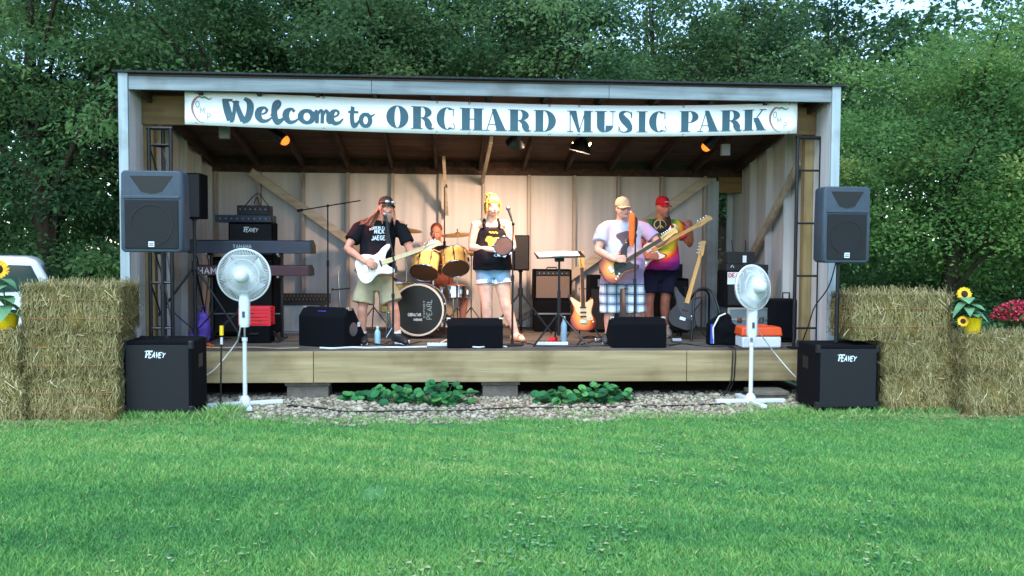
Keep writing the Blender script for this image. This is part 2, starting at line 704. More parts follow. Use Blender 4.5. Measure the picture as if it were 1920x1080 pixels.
fine = patch(xs, ys, 6.0, 12)
hh = (.021 + .015 * rg.random(len(xs)) + .010 * fine.clip(-1, 1)) * (1 + .45 * (rg.random(len(xs)) > .985))
tint = .46 + .17 * big + .22 * fine + .03 * np.sin(ys * 7.5 + .5 * np.sin(xs * .8)) + .05 * np.sin(ys * 2.1 + xs * .3 + 1) + .05 * patch(xs, ys, .45, 77) + rg.normal(0, .15, len(xs))
dead = rg.random(len(xs)) > .988
tint = np.where(dead, 1.0, tint.clip(0, .9))
co, f, t = blades(xs, ys, hh, rg.uniform(.0020, .0038, len(xs)), tint, rg, .55)
# taller unmown tufts against the speakers, bales and gravel edge
tx, ty, th = [], [], []
for (cx, cy, sxx, syy, n, h0) in ((-2.95, -.98, .5, .05, 900, .09), (-3.45, -.95, .5, .05, 700, .08), (3.55, -.98, .45, .06, 700, .07),
                                  (-2.55, -.8, .16, .16, 700, .10), (4.6, -.98, .9, .08, 1500, .08), (-4.4, -1.22, .8, .06, 900, .06),
                                  (-1.6, -1.2, .5, .06, 500, .05), (0, -1.24, 1.2, .06, 900, .04), (1.6, -1.05, .6, .1, 700, .05), (2.9, -.72, .5, .12, 900, .06)):
    tx.append(rg.normal(cx, sxx * .6, n)); ty.append(rg.normal(cy, syy, n)); th.append(rg.uniform(.4, 1.2, n) * h0)
tx, ty, th = map(np.concatenate, (tx, ty, th))
# scattered grass growing through the gravel
n_ = 6500
gx_ = rg.uniform(-3.0, 3.7, n_)
gy_ = -1.2 + rg.exponential(.20, n_)
ok_ = (gy_ < .2) & (patch(gx_, gy_, 4.0, 21) > .0 + .5 * (gy_ + .9))
tx, ty, th = np.concatenate([tx, gx_[ok_]]), np.concatenate([ty, gy_[ok_]]), np.concatenate([th, rg.uniform(.02, .06, ok_.sum())])
c2, f2, t2 = blades(tx, ty, th, rg.uniform(.0018, .0036, len(tx)), rg.uniform(.2, .95, len(tx)), rg, .5)
gm = np_mesh('grass', np.concatenate([co, c2]), np.concatenate([f, f2 + len(co)]), np.concatenate([t, t2]))
M_grass = tint_mat('grass_blade', [(0, srgb(64, 118, 66)), (.35, srgb(96, 158, 84)), (.7, srgb(136, 184, 96)), (.93, srgb(188, 202, 130)), (1, srgb(196, 190, 142))], .65, .25, .3)
# clover and plantain leaves in the turf
n_ = 9000
wx, wy = rg.uniform(-4.2, 4.6, n_), rg.uniform(-5.6, -1.2, n_)
ok_ = patch(wx, wy, 2.2, 31) > .35 + rg.normal(0, .1, n_)
wx, wy = wx[ok_], wy[ok_]
n_ = len(wx)
an = rg.uniform(0, 6.28, n_)
sz = rg.uniform(.008, .02, n_)
zz_ = rg.uniform(.018, .036, n_)
cw = np.stack([np.c_[wx + sz * np.cos(an + k * PI / 2), wy + sz * np.sin(an + k * PI / 2), zz_ + .3 * sz * (k % 2)] for k in range(4)], 1).reshape(-1, 3)
M_clover = tint_mat('clover_leaf', [(0, srgb(66, 122, 84)), (.7, srgb(112, 168, 104)), (1, srgb(188, 190, 140))], .6, .2, .3)
tag(link('clover', np_mesh('clover', cw, np.arange(n_ * 4).reshape(-1, 4), rg.random(n_)), M_clover), 'small clover leaves scattered through the lawn', 'clover', kind='stuff')
grass = tag(link('grass', gm, M_grass), 'short mown lawn grass in front of the stage', 'grass', kind='stuff')


# ================================================================== BANDSTAND
stage = thing('bandstand', 'open fronted wooden bandstand with pale board walls and shed roof', 'bandstand')
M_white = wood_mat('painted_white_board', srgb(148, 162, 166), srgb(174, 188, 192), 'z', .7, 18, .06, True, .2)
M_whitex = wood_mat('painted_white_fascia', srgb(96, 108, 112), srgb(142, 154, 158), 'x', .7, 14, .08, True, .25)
M_sidewall = wood_mat('lightened_side_board', srgb(184, 184, 182), srgb(208, 206, 204), 'z', .8, 12, .08, False, .15)  # white boards lightened to make up for weak light inside
M_panel = wood_mat('whitewashed_panel', srgb(184, 182, 180), srgb(202, 200, 197), 'z', .8, 10, .06, False, .15)
M_stud = wood_mat('stud_timber', srgb(154, 146, 136), srgb(178, 170, 160), 'z', .8, 22, .15)
M_brace = wood_mat('brace_timber', srgb(172, 160, 140), srgb(198, 188, 168), 'x', .8, 20, .1)
M_post = wood_mat('yellow_post_timber', srgb(128, 108, 70), srgb(152, 134, 96), 'z', .75, 22, .1)
M_header = wood_mat('header_timber', srgb(110, 88, 58), srgb(138, 114, 78), 'x', .75, 18, .1)
M_rim = wood_mat('rim_board_timber', srgb(142, 124, 88), srgb(172, 156, 118), 'x', .7, 16, .08, True, .25)
M_deck = wood_mat('deck_board_timber', srgb(78, 72, 66), srgb(108, 100, 92), 'x', .8, 20, .25)
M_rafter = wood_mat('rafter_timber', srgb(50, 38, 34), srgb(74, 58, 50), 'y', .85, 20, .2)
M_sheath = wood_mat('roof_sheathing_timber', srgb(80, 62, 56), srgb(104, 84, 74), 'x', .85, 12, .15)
M_roofing = mat('dark_roofing', srgb(52, 54, 58), .9, var=.3, scale=14, bump=.5, bscale=60, spec=.2)
M_conc = mat('concrete_block', srgb(112, 106, 96), .95, var=.25, scale=10, bump=.5, bscale=60, spec=.15)

zr = lambda y: 3.325 - .18 * y          # underside of the roof sheathing
WI = 3.655                              # inner face of the side walls
BY, BZ = 2.85, 2.62                     # back wall face and top
# deck boards
yb = .125
i = 0
while yb < 3.28:
    w = .14
    d = .0018 * ((i * 37) % 5 - 2)
    xr = WI - .006 if yb < BY - .1 else WI - .006
    MB().box(-xr, xr, yb, min(yb + w, 3.3), DECK - .04, DECK - .004 + d * .6).build('deck_board', M_deck, stage)
    yb += w + .005
    i += 1
# rim boards across the front
for a, b in ((330, 587), (588.2, 1287), (1288.2, 1535)):
    MB().box(X(a, .08, 690), X(b, .08, 690), .078, .118, .185, DECK - .012).build('rim_board', M_rim, stage, bevel=.004)
for xx in np.arange(-3.4, 3.5, .61):
    MB().box(xx - .02, xx + .02, .122, 2.8, .25, DECK - .045).build('joist', M_rafter, stage)
# concrete piers
for (a, b, yy) in ((538, 616, .16), (905, 971, .16), (1416, 1476, -.12), (1180, 1240, 1.5), (700, 760, 1.5)):
    x0, x1 = X(a, yy, 740), X(b, yy, 740)
    zt = .183 if yy > -.1 else .10
    p = MB().box(x0, x1, yy, yy + .3, 0, zt - .045).box(x0 - .02, x1 + .02, yy - .02, yy + .32, zt - .043, zt)
    p.build('pier', M_conc, stage, bevel=.008)
# side walls
for s in (-1, 1):
    yend = BY + .06 if s < 0 else 3.30
    ys_ = [-.0, .45, 1.06, 1.67, 2.28, yend]
    for a, b in zip(ys_[:-1], ys_[1:]):
        poly = [(a + .002, .04), (b - .002, .04), (b - .002, zr(b)), (a + .002, zr(a))]
        Mw = Matrix(((0, 0, 1, 0), (1, 0, 0, 0), (0, 1, 0, 0), (0, 0, 0, 1)))
        x0, x1 = sorted((s * WI, s * (WI + .018)))
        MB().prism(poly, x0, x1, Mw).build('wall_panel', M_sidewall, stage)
    # front corner trim, painted white
    x0, x1 = sorted((s * (WI + .001), s * 3.75))
    MB().box(x0, x1, -.045, -.004, .03, 3.36).build('corner_trim', M_white, stage, bevel=.004)
    x0, x1 = sorted((s * (WI + .02), s * 3.75))
    MB().box(x0, x1, -.002, .09, .03, 3.34).build('corner_trim', M_white, stage)
    # timber posts and studs
    x0, x1 = sorted((s * (WI - .105), s * (WI - .002)))
    MB().box(x0, x1, .40, .50, DECK, zr(.45) - .16).build('post', M_post, stage, bevel=.003)
    x0, x1 = sorted((s * (WI - .085), s * (WI - .002)))
    for yy in (1.06, 1.67, 2.28) + ((2.80,) if s < 0 else (3.24,)):
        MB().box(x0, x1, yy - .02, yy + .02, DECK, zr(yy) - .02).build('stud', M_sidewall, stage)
    # diagonal brace
    if s > 0:
        MB().beam((s * (WI - .1), .56, 2.62), (s * (WI - .1), 2.25, 1.45), .12, .03, (1, 0, 0)).build('brace', M_brace, stage)
# header across the front, behind the banner
zt, zb_ = Z(181, .42, 300), Z(235, .42, 300)
MB().box(-WI + .004, WI - .004, .352, .397, zb_, zt).build('header', M_header, stage, bevel=.003)
# fascia
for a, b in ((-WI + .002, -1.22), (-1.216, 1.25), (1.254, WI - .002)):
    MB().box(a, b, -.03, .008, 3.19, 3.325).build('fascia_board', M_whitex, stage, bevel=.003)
# rafters
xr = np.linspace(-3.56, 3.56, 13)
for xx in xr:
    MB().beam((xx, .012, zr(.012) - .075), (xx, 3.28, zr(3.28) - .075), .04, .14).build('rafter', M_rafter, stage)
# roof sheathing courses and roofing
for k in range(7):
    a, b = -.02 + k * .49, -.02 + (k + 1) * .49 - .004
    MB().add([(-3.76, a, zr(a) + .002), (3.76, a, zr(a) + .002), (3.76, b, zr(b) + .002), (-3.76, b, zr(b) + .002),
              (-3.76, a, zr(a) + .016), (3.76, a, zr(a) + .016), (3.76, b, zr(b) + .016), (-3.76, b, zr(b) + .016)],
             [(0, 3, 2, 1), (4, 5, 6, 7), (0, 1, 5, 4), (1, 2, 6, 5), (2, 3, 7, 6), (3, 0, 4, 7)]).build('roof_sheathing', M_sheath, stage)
a, b = -.07, 3.44
MB().add([(-3.8, a, zr(a) + .018), (3.8, a, zr(a) + .018), (3.8, b, zr(b) + .018), (-3.8, b, zr(b) + .018),
          (-3.8, a, zr(a) + .036), (3.8, a, zr(a) + .036), (3.8, b, zr(b) + .036), (-3.8, b, zr(b) + .036)],
         [(0, 3, 2, 1), (4, 5, 6, 7), (0, 1, 5, 4), (1, 2, 6, 5), (2, 3, 7, 6), (3, 0, 4, 7)]).build('roofing', M_roofing, stage)
# back wall: panels, studs, plates, braces
stud_px = [404, 486, 568, 652, 736, 825, 907, 992, 1077, 1160, 1241, 1322]
sxs = [X(p, BY, 400) for p in stud_px]
edges = [-WI + .004] + sxs[1:-1] + [X(1346, BY, 400)]
for a, b in zip(edges[:-1], edges[1:]):
    MB().box(a + .0015, b - .0015, BY + .09, BY + .108, .02, zr(BY + .1) - .15).build('wall_panel', M_panel, stage)
for k, xx in enumerate(sxs):
    MB().box(xx - .019, xx + .019, BY, BY + .088, DECK, BZ).build('stud', M_stud, stage)
xe = X(1346, BY, 400)
MB().box(xe - .16, xe, BY - .03, BY - .002, DECK, BZ - .06).build('corner_board', M_white, stage)
MB().box(-WI + .004, WI - .004, BY - .012, BY + .088, BZ, BZ + .09).build('top_plate', M_rafter, stage)
MB().box(xe + .003, WI - .004, BY - .01, BY + .03, BZ - .22, BZ - .002).build('door_header', M_header, stage)
Y2 = BY - .022
for (p, q) in (((470, 322), (876, 612)), ((1327, 336), (945, 612))):
    A_, B_ = at(p[0], p[1], Y2), at(q[0], q[1], Y2)
    B_.z = max(B_.z, DECK + .06)
    MB().beam(A_, B_, .11, .036, (0, 1, 0)).build('brace', M_brace, stage)
for (p, ya, q, yb2) in (((921, 262), 1.0, (905, 338), 2.8), ((832, 297), 2.0, (838, 400), 2.82)):
    MB().beam(at(p[0], p[1], ya), at(q[0], q[1], yb2), .04, .085, (0, 1, 0)).build('roof_strut', M_brace, stage)
# blocking between rafters over the back wall
for a, b in zip(xr[:-1], xr[1:]):
    if (xr.tolist().index(a)) not in (9, 10):
        MB().box(a + .022, b - .022, BY + .03, BY + .07, BZ + .093, zr(BY + .07) - .006).build('blocking', M_rafter, stage)

# ================================================================== TREES
GREEN_A = [(0, (.026, .068, .036)), (.35, (.056, .132, .062)), (.7, (.098, .200, .086)), (1, (.165, .265, .110))]
GREEN_B = [(0, (.028, .074, .044)), (.35, (.062, .144, .074)), (.7, (.106, .210, .100)), (1, (.160, .270, .122))]
GREEN_C = [(0, (.050, .124, .054)), (.35, (.090, .204, .082)), (.7, (.146, .280, .106)), (.95, (.210, .340, .134)), (1, (.34, .36, .16))]
warm = lambda G, r, g, b: [(p, (c[0] * r, c[1] * g, c[2] * b)) for p, c in G]
GREEN_A, GREEN_B, GREEN_C = warm(GREEN_A, 1.25, 1.1, .85), warm(GREEN_B, 1.2, 1.08, .85), warm(GREEN_C, 1.3, 1.15, .85)
M_leafA = tint_mat('dark_leaf', GREEN_A, .8, .48, .08)
M_leafB = tint_mat('blue_green_leaf', GREEN_B, .8, .48, .08)
M_leafC = tint_mat('apple_leaf', GREEN_C, .8, .48, .08)
GREEN_D = [(0, (.030, .066, .026)), (.35, (.060, .120, .046)), (.7, (.100, .180, .066)), (1, (.170, .250, .090))]
M_leafD = tint_mat('yellow_green_leaf', GREEN_D, .8, .48, .08)
M_bark = mat('bark', srgb(74, 64, 54), .95, var=.35, scale=7, bump=.9, bscale=18, spec=.1, stretch=(1, 1, .25), col2=srgb(44, 38, 32))


def leaf_quads(pos, nrm_bias, leaf, rg, aspect=.3, droop=0.0, outd=None):
    n = len(pos)
    d = rg.normal(size=(n, 3))
    d[:, 2] = d[:, 2] * .6 - droop
    if outd is not None:
        d += outd * .9
    d /= np.linalg.norm(d, axis=1)[:, None] + 1e-9
    nb = rg.normal(size=(n, 3)) * .75 + np.array(nrm_bias)
    s = np.cross(d, nb)
    s /= np.linalg.norm(s, axis=1)[:, None] + 1e-9
    L = (leaf * rg.uniform(.6, 1.25, n))[:, None]
    fold = np.cross(s, d) * L * .08
    p0 = pos
    p1 = pos + d * L * .45 + s * L * aspect + fold
    p2 = pos + d * L
    p3 = pos + d * L * .45 - s * L * aspect + fold
    return np.stack([p0, p1, p2, p3], 1).reshape(-1, 3), np.arange(n * 4).reshape(-1, 4)


def crown_points(rg, n, c, r, shell=.55):
    """Clump centres in an uneven ellipsoid, biased outwards."""
    d = rg.normal(size=(n, 3))
    d /= np.linalg.norm(d, axis=1)[:, None]
    rad = rg.random(n) ** (1 - shell * .75)
    lump = 1 + .22 * np.sin(d @ rg.normal(size=3) * 4 + 1) + .16 * np.sin(d @ rg.normal(size=3) * 7)
    return np.array(c) + d * np.array(r) * (rad * lump)[:, None], d


def tree(name, x, y, h, r, zlow, clumps, per, leaf, M, seed, label, tr=.16, droop=.2, cr=(.35, .75), aspect=.3, flat=.55, lean=(0, 0), group=None):
    rg = np.random.default_rng(seed)
    t = thing(name, label, 'tree', (x, y, 0), 0, group)
    c = (lean[0], lean[1], (zlow + h) / 2)
    cen, dr = crown_points(rg, clumps, c, (r, r, (h - zlow) / 2))
    cen[:, 2] = np.maximum(cen[:, 2], zlow * .8 + .15)
    rad = rg.uniform(cr[0], cr[1], clumps)
    k = rg.integers(0, clumps, clumps * per)
    off = rg.normal(size=(len(k), 3)) * np.array([.55, .55, .55 * flat]) * rad[k][:, None]
    # clumps hang outwards: droop with the horizontal offset
    off[:, 2] -= (off[:, 0] ** 2 + off[:, 1] ** 2) * .35
    pos = cen[k] + off
    pos[:, 2] = np.maximum(pos[:, 2], .05)
    outd = off / (np.linalg.norm(off, axis=1)[:, None] + 1e-6)
    v, f = leaf_quads(pos, (0, -.9, .9), leaf, rg, aspect, droop, outd)
    ct = rg.normal(.42, .24, clumps)
    tint = (ct[k] + rg.normal(0, .09, len(k))).clip(0, .97)
    tint[rg.random(len(k)) > .997] = 1
    # trunk and limbs
    mb = MB()
    top = h * .82
    tp = [(lean[0] * (q ** 1.3) + .12 * math.sin(q * 5 + seed), lean[1] * q + .12 * math.cos(q * 4 + seed), top * q) for q in np.linspace(0, 1, 9)]
    mb.tube([(tp[0][0], tp[0][1], -.05)] + tp[1:], [tr * 1.35] + [tr * (1 - .85 * q) for q in np.linspace(.08, 1, 8)], 9)
    for j in rg.choice(clumps, min(26, clumps), replace=False):
        e = cen[j]
        q = min(.9, max(.12, (e[2] * .72) / top - .08))
        b = np.array([np.interp(q, np.linspace(0, 1, 9), [p[m_] for p in tp]) for m_ in range(3)])
        mid = (b + e) / 2 + np.array([0, 0, .18]) + rg.normal(0, .12, 3)
        rr = tr * (1 - .85 * q) * .5
        mb.tube([b, b * .55 + mid * .45, mid, mid * .4 + e * .6, e], [rr, rr * .8, rr * .6, rr * .4, rr * .2], 5)
    mb.build('trunk', M_bark, t, smooth=60)
    link('crown', np_mesh('crown', v, f, tint), M, t)
    return t


TR = 'trees behind the bandstand'
tree('broadleaf_tree', -6.9, 5.4, 8.0, 3.1, .5, 150, 420, .095, M_leafA, 1, 'dark drooping tree standing behind the stacked bales beside the white van', .20, .55, (.35, .75), .22, .42)
tree('broadleaf_tree', -4.3, 6.8, 8.0, 2.6, 1.6, 100, 420, .085, M_leafB, 2, 'tall blue green tree behind the wall with the keyboards', .18, .3, (.35, .7), .28, .45, group=TR)
tree('broadleaf_tree', -1.7, 6.4, 7.8, 2.5, 2.2, 100, 420, .085, M_leafD, 3, 'bushy yellowish tree rising above the word Welcome on the banner', .17, .3, (.35, .7), .28, .45, group=TR)
tree('broadleaf_tree', 1.0, 6.8, 7.6, 2.4, 2.2, 95, 420, .085, M_leafB, 4, 'bushy tree rising above the word Orchard on the banner', .17, .3, (.35, .7), .28, .45, group=TR)
tree('broadleaf_tree', 3.6, 8.4, 8.0, 2.2, 2.0, 52, 330, .09, M_leafB, 5, 'thin crowned tree with sky showing through above the word Music', .15, .3, (.35, .65), .28, .45, group=TR)
tree('broadleaf_tree', 4.5, 6.0, 6.4, 1.7, 1.4, 90, 400, .08, M_leafD, 16, 'rounded tree rising above the word Park on the banner', .13, .2, (.3, .6), .28, .45, group=TR)
tree('apple_tree', 7.0, 3.5, 5.5, 2.35, .8, 180, 400, .07, M_leafC, 6, 'light green apple tree with a dense crown behind the bales and red flowers', .15, -.25, (.28, .55), .26, .6, (.3, .1))
tree('apple_tree', 9.6, 4.6, 5.6, 2.4, .4, 110, 330, .08, M_leafC, 8, 'light green apple tree beyond the planter of red flowers', .14, -.2, (.3, .6), .26, .6)
tree('broadleaf_tree', 5.7, 6.6, 5.6, 1.8, .3, 80, 330, .085, M_leafB, 7, 'dark tree between the bandstand door gap and the apple trees', .13, .1, (.35, .7), .28, .6, group=TR)
FAR = 'tall trees in the far row'
for k, (x, y, h, r, zl, cl, sd, lb) in enumerate((
        (-10.5, 8.5, 9.5, 3.4, .4, 90, 21, 'tall dark tree far behind the white van'),
        (-7.4, 11.0, 10.5, 3.2, .5, 80, 22, 'tall tree in the far row behind the tree at the van'),
        (-3.0, 11.0, 10.0, 2.8, 2.0, 56, 23, 'tall tree in the far row behind the banner emblem beside Welcome'),
        (.2, 11.5, 10.0, 3.0, 2.0, 66, 24, 'tall tree in the far row behind the middle of the bandstand'),
        (4.4, 12.0, 9.0, 2.8, 1.5, 56, 25, 'thin tall tree in the far row behind the word Music'),
        (8.2, 10.5, 8.6, 3.4, .4, 90, 26, 'tall tree in the far row behind the apple tree'),
        (6.3, 9.6, 8.4, 2.2, 2.4, 44, 28, 'tall tree in the far row between the word Park and the apple tree'),
        (12.4, 9.5, 8.6, 3.2, .4, 80, 27, 'tall dark tree far beyond the red flowers'))):
    tree('broadleaf_tree', x, y, h, r, zl, cl, 260, .13, (M_leafB, M_leafA)[k % 2], sd, lb, .2, .25, (.45, .85), .3, .45, group=FAR)


def shrub(x, y, h, r, n, leaf, M, seed, label, group=None, cat='shrub', name='shrub', aspect=.32, droop=.0):
    rg = np.random.default_rng(seed)
    t = thing(name, label, cat, (x, y, 0), 0, group)
    cl = max(5, n // 120)
    cen, _ = crown_points(rg, cl, (0, 0, h * .52), (r, r, h * .46))
    k = rg.integers(0, cl, n)
    pos = cen[k] + rg.normal(size=(n, 3)) * np.array([.2, .2, .16]) * max(h, r) * .6
    pos[:, 2] = np.abs(pos[:, 2]) + .01
    v, f = leaf_quads(pos, (0, -.4, 1), leaf, rg, aspect, droop)
    tint = (rg.normal(.42, .16, cl)[k] + rg.normal(0, .12, n)).clip(0, .95)
    link('foliage', np_mesh('foliage', v, f, tint), M, t)
    mb = MB()
    for j in range(min(7, cl)):
        e = cen[j]
        mb.tube([(e[0] * .1, e[1] * .1, -.02), (e[0] * .5, e[1] * .5, e[2] * .55), tuple(e)], [.02 * h, .013 * h, .006 * h], 5)
    mb.build('stem', M_bark, t)
    return t


SH = 'undergrowth along the edge of the wood'
shrub(-9.0, 6.0, 1.9, 1.5, 8000, .1, M_leafA, 31, 'dark undergrowth shrub behind the white van', SH)
shrub(-6.0, 5.2, 1.7, 1.4, 8000, .1, M_leafA, 32, 'dark undergrowth shrub between the van and the bandstand wall', SH)
shrub(5.2, 5.0, 1.6, 1.2, 7000, .09, M_leafB, 33, 'green undergrowth shrub seen through the gap at the back corner', SH)
shrub(7.6, 5.6, 1.3, 1.6, 8000, .09, M_leafB, 34, 'green undergrowth shrub behind the apple tree trunk', SH)
shrub(11.0, 5.4, 1.5, 1.8, 8000, .09, M_leafB, 35, 'green undergrowth shrub beyond the planter', SH)

# the wood goes on behind: one mass of leaves
rgw = np.random.default_rng(77)
n = 48000
cl = 340
cen = np.c_[rgw.uniform(-22, 24, cl), rgw.uniform(17, 22, cl), rgw.uniform(.2, 5.0, cl)]
cen[:, 2] = rgw.uniform(.2, 9.0, cl) * np.where((cen[:, 0] > 3.5) & (cen[:, 0] < 6.5), .7, 1)
low_ = rgw.random(cl) > .7
cen[low_, 2] = rgw.uniform(.2, 3.2, low_.sum())
k = rgw.integers(0, cl, n)
pos = cen[k] + rgw.normal(size=(n, 3)) * (.9, .8, .6)
pos[:, 2] = np.abs(pos[:, 2])
v, f = leaf_quads(pos, (0, -.3, 1), .34, rgw, .32)
wood = link('wood', np_mesh('wood', v, f, (rgw.normal(.38, .2, cl)[k] + rgw.normal(0, .1, n)).clip(0, .95)), M_leafA)
tag(wood, 'dark wood closing the view behind the trees', 'wood', kind='stuff')

# ================================================================== BANNER
M_banner = mat('banner_vinyl', srgb(246, 247, 246), .45, var=.04, scale=3, spec=.4)
M_bannertxt = mat('banner_teal_ink', srgb(40, 84, 98), .5, var=.12, scale=30)
M_logo_red = mat('emblem_brown_ink', srgb(150, 112, 112), .6, var=.1)
M_logo_grey = mat('emblem_grey_ink', srgb(120, 136, 140), .6, var=.1)
M_logo_green = mat('emblem_green_ink', srgb(96, 140, 104), .6, var=.1)
M_metal = mat('dull_steel', srgb(150, 152, 154), .35, .9, var=.1)
BNY = .10
_tp = [(346, 170.5), (597, 180.5), (806, 189), (920, 192.5), (1073, 197.5), (1273, 197.5), (1495, 191.5)]
_bp = [(346, 233), (595, 243.5), (806, 250.8), (914, 253), (1073, 256), (1273, 255), (1495, 250)]
pt = np.array([at(a, b, BNY)[:] for a, b in _tp])
pb = np.array([at(a, b, BNY)[:] for a, b in _bp])
BX0, BX1 = pt[0, 0], pt[-1, 0]
ct_ = np.polyfit(pt[:, 0], pt[:, 2], 3)
cb_ = np.polyfit(pb[:, 0], pb[:, 2], 3)


def banner_pt(u, v, off=0.0):
    """u 0..1 along, v 0 (bottom)..1 (top); off lifts towards the lawn."""
    x = BX0 + (BX1 - BX0) * u
    zt_, zb2 = np.polyval(ct_, x), np.polyval(cb_, x)
    y = BNY + .003 * math.sin(u * 17) * (1 - abs(2 * v - 1)) + .004 * math.sin(u * 9 + v * 2)
    return Vector((x, y - off, zb2 + (zt_ - zb2) * v))


banner = thing('welcome_banner', 'long white banner with teal lettering strung along the front of the bandstand', 'banner', banner_pt(.5, 0)[:])
BO = Vector(banner.location)
nu, nv = 96, 4
mb = MB()
gr = [banner_pt(i / nu, j / nv) - BO for j in range(nv + 1) for i in range(nu + 1)]
mb.add(gr, [(j * (nu + 1) + i, j * (nu + 1) + i + 1, (j + 1) * (nu + 1) + i + 1, (j + 1) * (nu + 1) + i) for j in range(nv) for i in range(nu)])
sheet = mb.build('sheet', M_banner, banner, smooth=60)
so = sheet.modifiers.new('thick', 'SOLIDIFY')
so.thickness = .002
so.offset = 1


def ell(cx, cy, rx, ry, a0, a1, w0, w1, n=18, tw=None):
    """Elliptic band: outer ellipse rx, ry; inner ellipse narrower by w0 in x and w1 in y."""
    vs, fs = [], []
    for i in range(n + 1):
        a = R(a0 + (a1 - a0) * i / n)
        c, s = math.cos(a), math.sin(a)
        vs += [(cx + rx * c, cy + ry * s), (cx + (rx - w0) * c, cy + (ry - w1) * s)]
    for i in range(n):
        fs.append((2 * i, 2 * i + 1, 2 * i + 3, 2 * i + 2))
    return vs, fs


def rect(x0, y0, x1, y1):
    return [(x0, y0), (x1, y0), (x1, y1), (x0, y1)], [(0, 1, 2, 3)]


def para(x0, x1, y0, X0, X1, y1):
    return [(x0, y0), (x1, y0), (X1, y1), (X0, y1)], [(0, 1, 2, 3)]


def brush(pts, n=6):
    return ribbon([tuple(p) for p in catmull(pts, n)])


HL = .035
# fat-face capitals on a unit box
FAT = {
    'O': [ell(.5, .5, .5, .5, 0, 360, .37, .03, 40)],
    'C': [ell(.52, .5, .52, .5, 55, 305, .38, .03, 30), rect(.80, .62, .84, .95), brush([(.82, .3, .05), (.90, .12, .03), (.78, .01, .03)])],
    'D': [rect(.08, 0, .43, 1), ell(.46, .5, .54, .5, -90, 90, .34, .03, 22), rect(0, 0, .5, HL), rect(0, 1 - HL, .5, 1)],
    'R': [rect(.08, 0, .42, 1), ell(.48, .745, .40, .255, -90, 90, .28, .03, 18), rect(0, 0, .5, HL), rect(0, 1 - HL, .5, 1), rect(.4, .49, .5, .49 + HL),
          brush([(.46, .50, .05), (.66, .40, .22), (.74, .22, .30), (.80, .08, .22), (.90, .02, .06), (.99, .07, .03)])],
    'P': [rect(.08, 0, .46, 1), ell(.52, .72, .46, .28, -90, 90, .32, .03, 18), rect(0, 0, .56, HL), rect(0, 1 - HL, .55, 1), rect(.44, .44, .55, .44 + HL)],
    'H': [rect(.07, 0, .41, 1), rect(.59, 0, .93, 1), rect(.38, .49, .62, .49 + HL), rect(0, 0, .47, HL), rect(0, 1 - HL, .47, 1), rect(.53, 0, 1, HL), rect(.53, 1 - HL, 1, 1)],
    'A': [para(.55, .95, 0, .34, .52, 1), para(.10, .14, 0, .40, .43, 1), rect(.22, .27, .66, .27 + HL), rect(0, 0, .26, HL), rect(.48, 0, 1, HL)],
    'M': [para(.42, .52, 0, .10, .36, 1), para(.45, .48, 0, .70, .74, 1), rect(.66, 0, .93, 1), rect(.10, 0, .14, 1), rect(0, 0, .24, HL), rect(0, 1 - HL, .3, 1), rect(.6, 0, 1, HL), rect(.7, 1 - HL, 1, 1)],
    'U': [rect(.10, .3, .48, 1), ell(.5, .32, .40, .32, 180, 360, .37, .03, 18), ell(.42, .34, .32, .34, 180, 285, .26, .16, 12), rect(.865, .3, .90, 1), rect(0, 1 - HL, .58, 1), rect(.74, 1 - HL, 1, 1)],
    'S': [brush([(.86, .70, .04), (.78, .93, .05), (.5, .985, .06), (.26, .86, .26), (.36, .64, .36), (.62, .42, .38), (.76, .17, .28), (.52, .015, .06), (.24, .05, .05), (.12, .3, .04)], 8), rect(.84, .66, .88, .98), rect(.10, .02, .14, .34)],
    'I': [rect(.2, 0, .8, 1), rect(0, 0, 1, HL), rect(0, 1 - HL, 1, 1)],
    'K': [rect(.07, 0, .40, 1), para(.44, .49, .42, .82, .88, 1), para(.62, .97, 0, .44, .66, .60), rect(0, 0, .47, HL), rect(0, 1 - HL, .47, 1), rect(.55, 0, 1, HL), rect(.70, 1 - HL, 1, 1)],
}


def put_letter(shapes, px0, px1, v0, v1, name, m, base=0.0):
    u0, u1 = (px0 - 346) / 1149.0, (px1 - 346) / 1149.0
    mb = MB()
    for i, (vs, fs) in enumerate(shapes):
        P = [banner_pt(u0 + (u1 - u0) * x, v0 + (v1 - v0) * y, .007 + .0005 * i + base) - BO for x, y in vs]
        mb.add(P, fs)
    return mb.build(name, m, sheet)


for ch, a, b in (('O', 712, 753), ('R', 758, 801), ('C', 805, 843), ('H', 849, 893), ('A', 893, 937), ('R', 939, 983), ('D', 987, 1029),
                 ('M', 1050, 1099), ('U', 1103, 1142), ('S', 1145, 1178), ('I', 1183, 1204), ('C', 1207, 1244),
                 ('P', 1266, 1303), ('A', 1300, 1343), ('R', 1345, 1388), ('K', 1389, 1434)):
    put_letter(FAT[ch], a, b, .135, .815, 'letter', M_bannertxt)
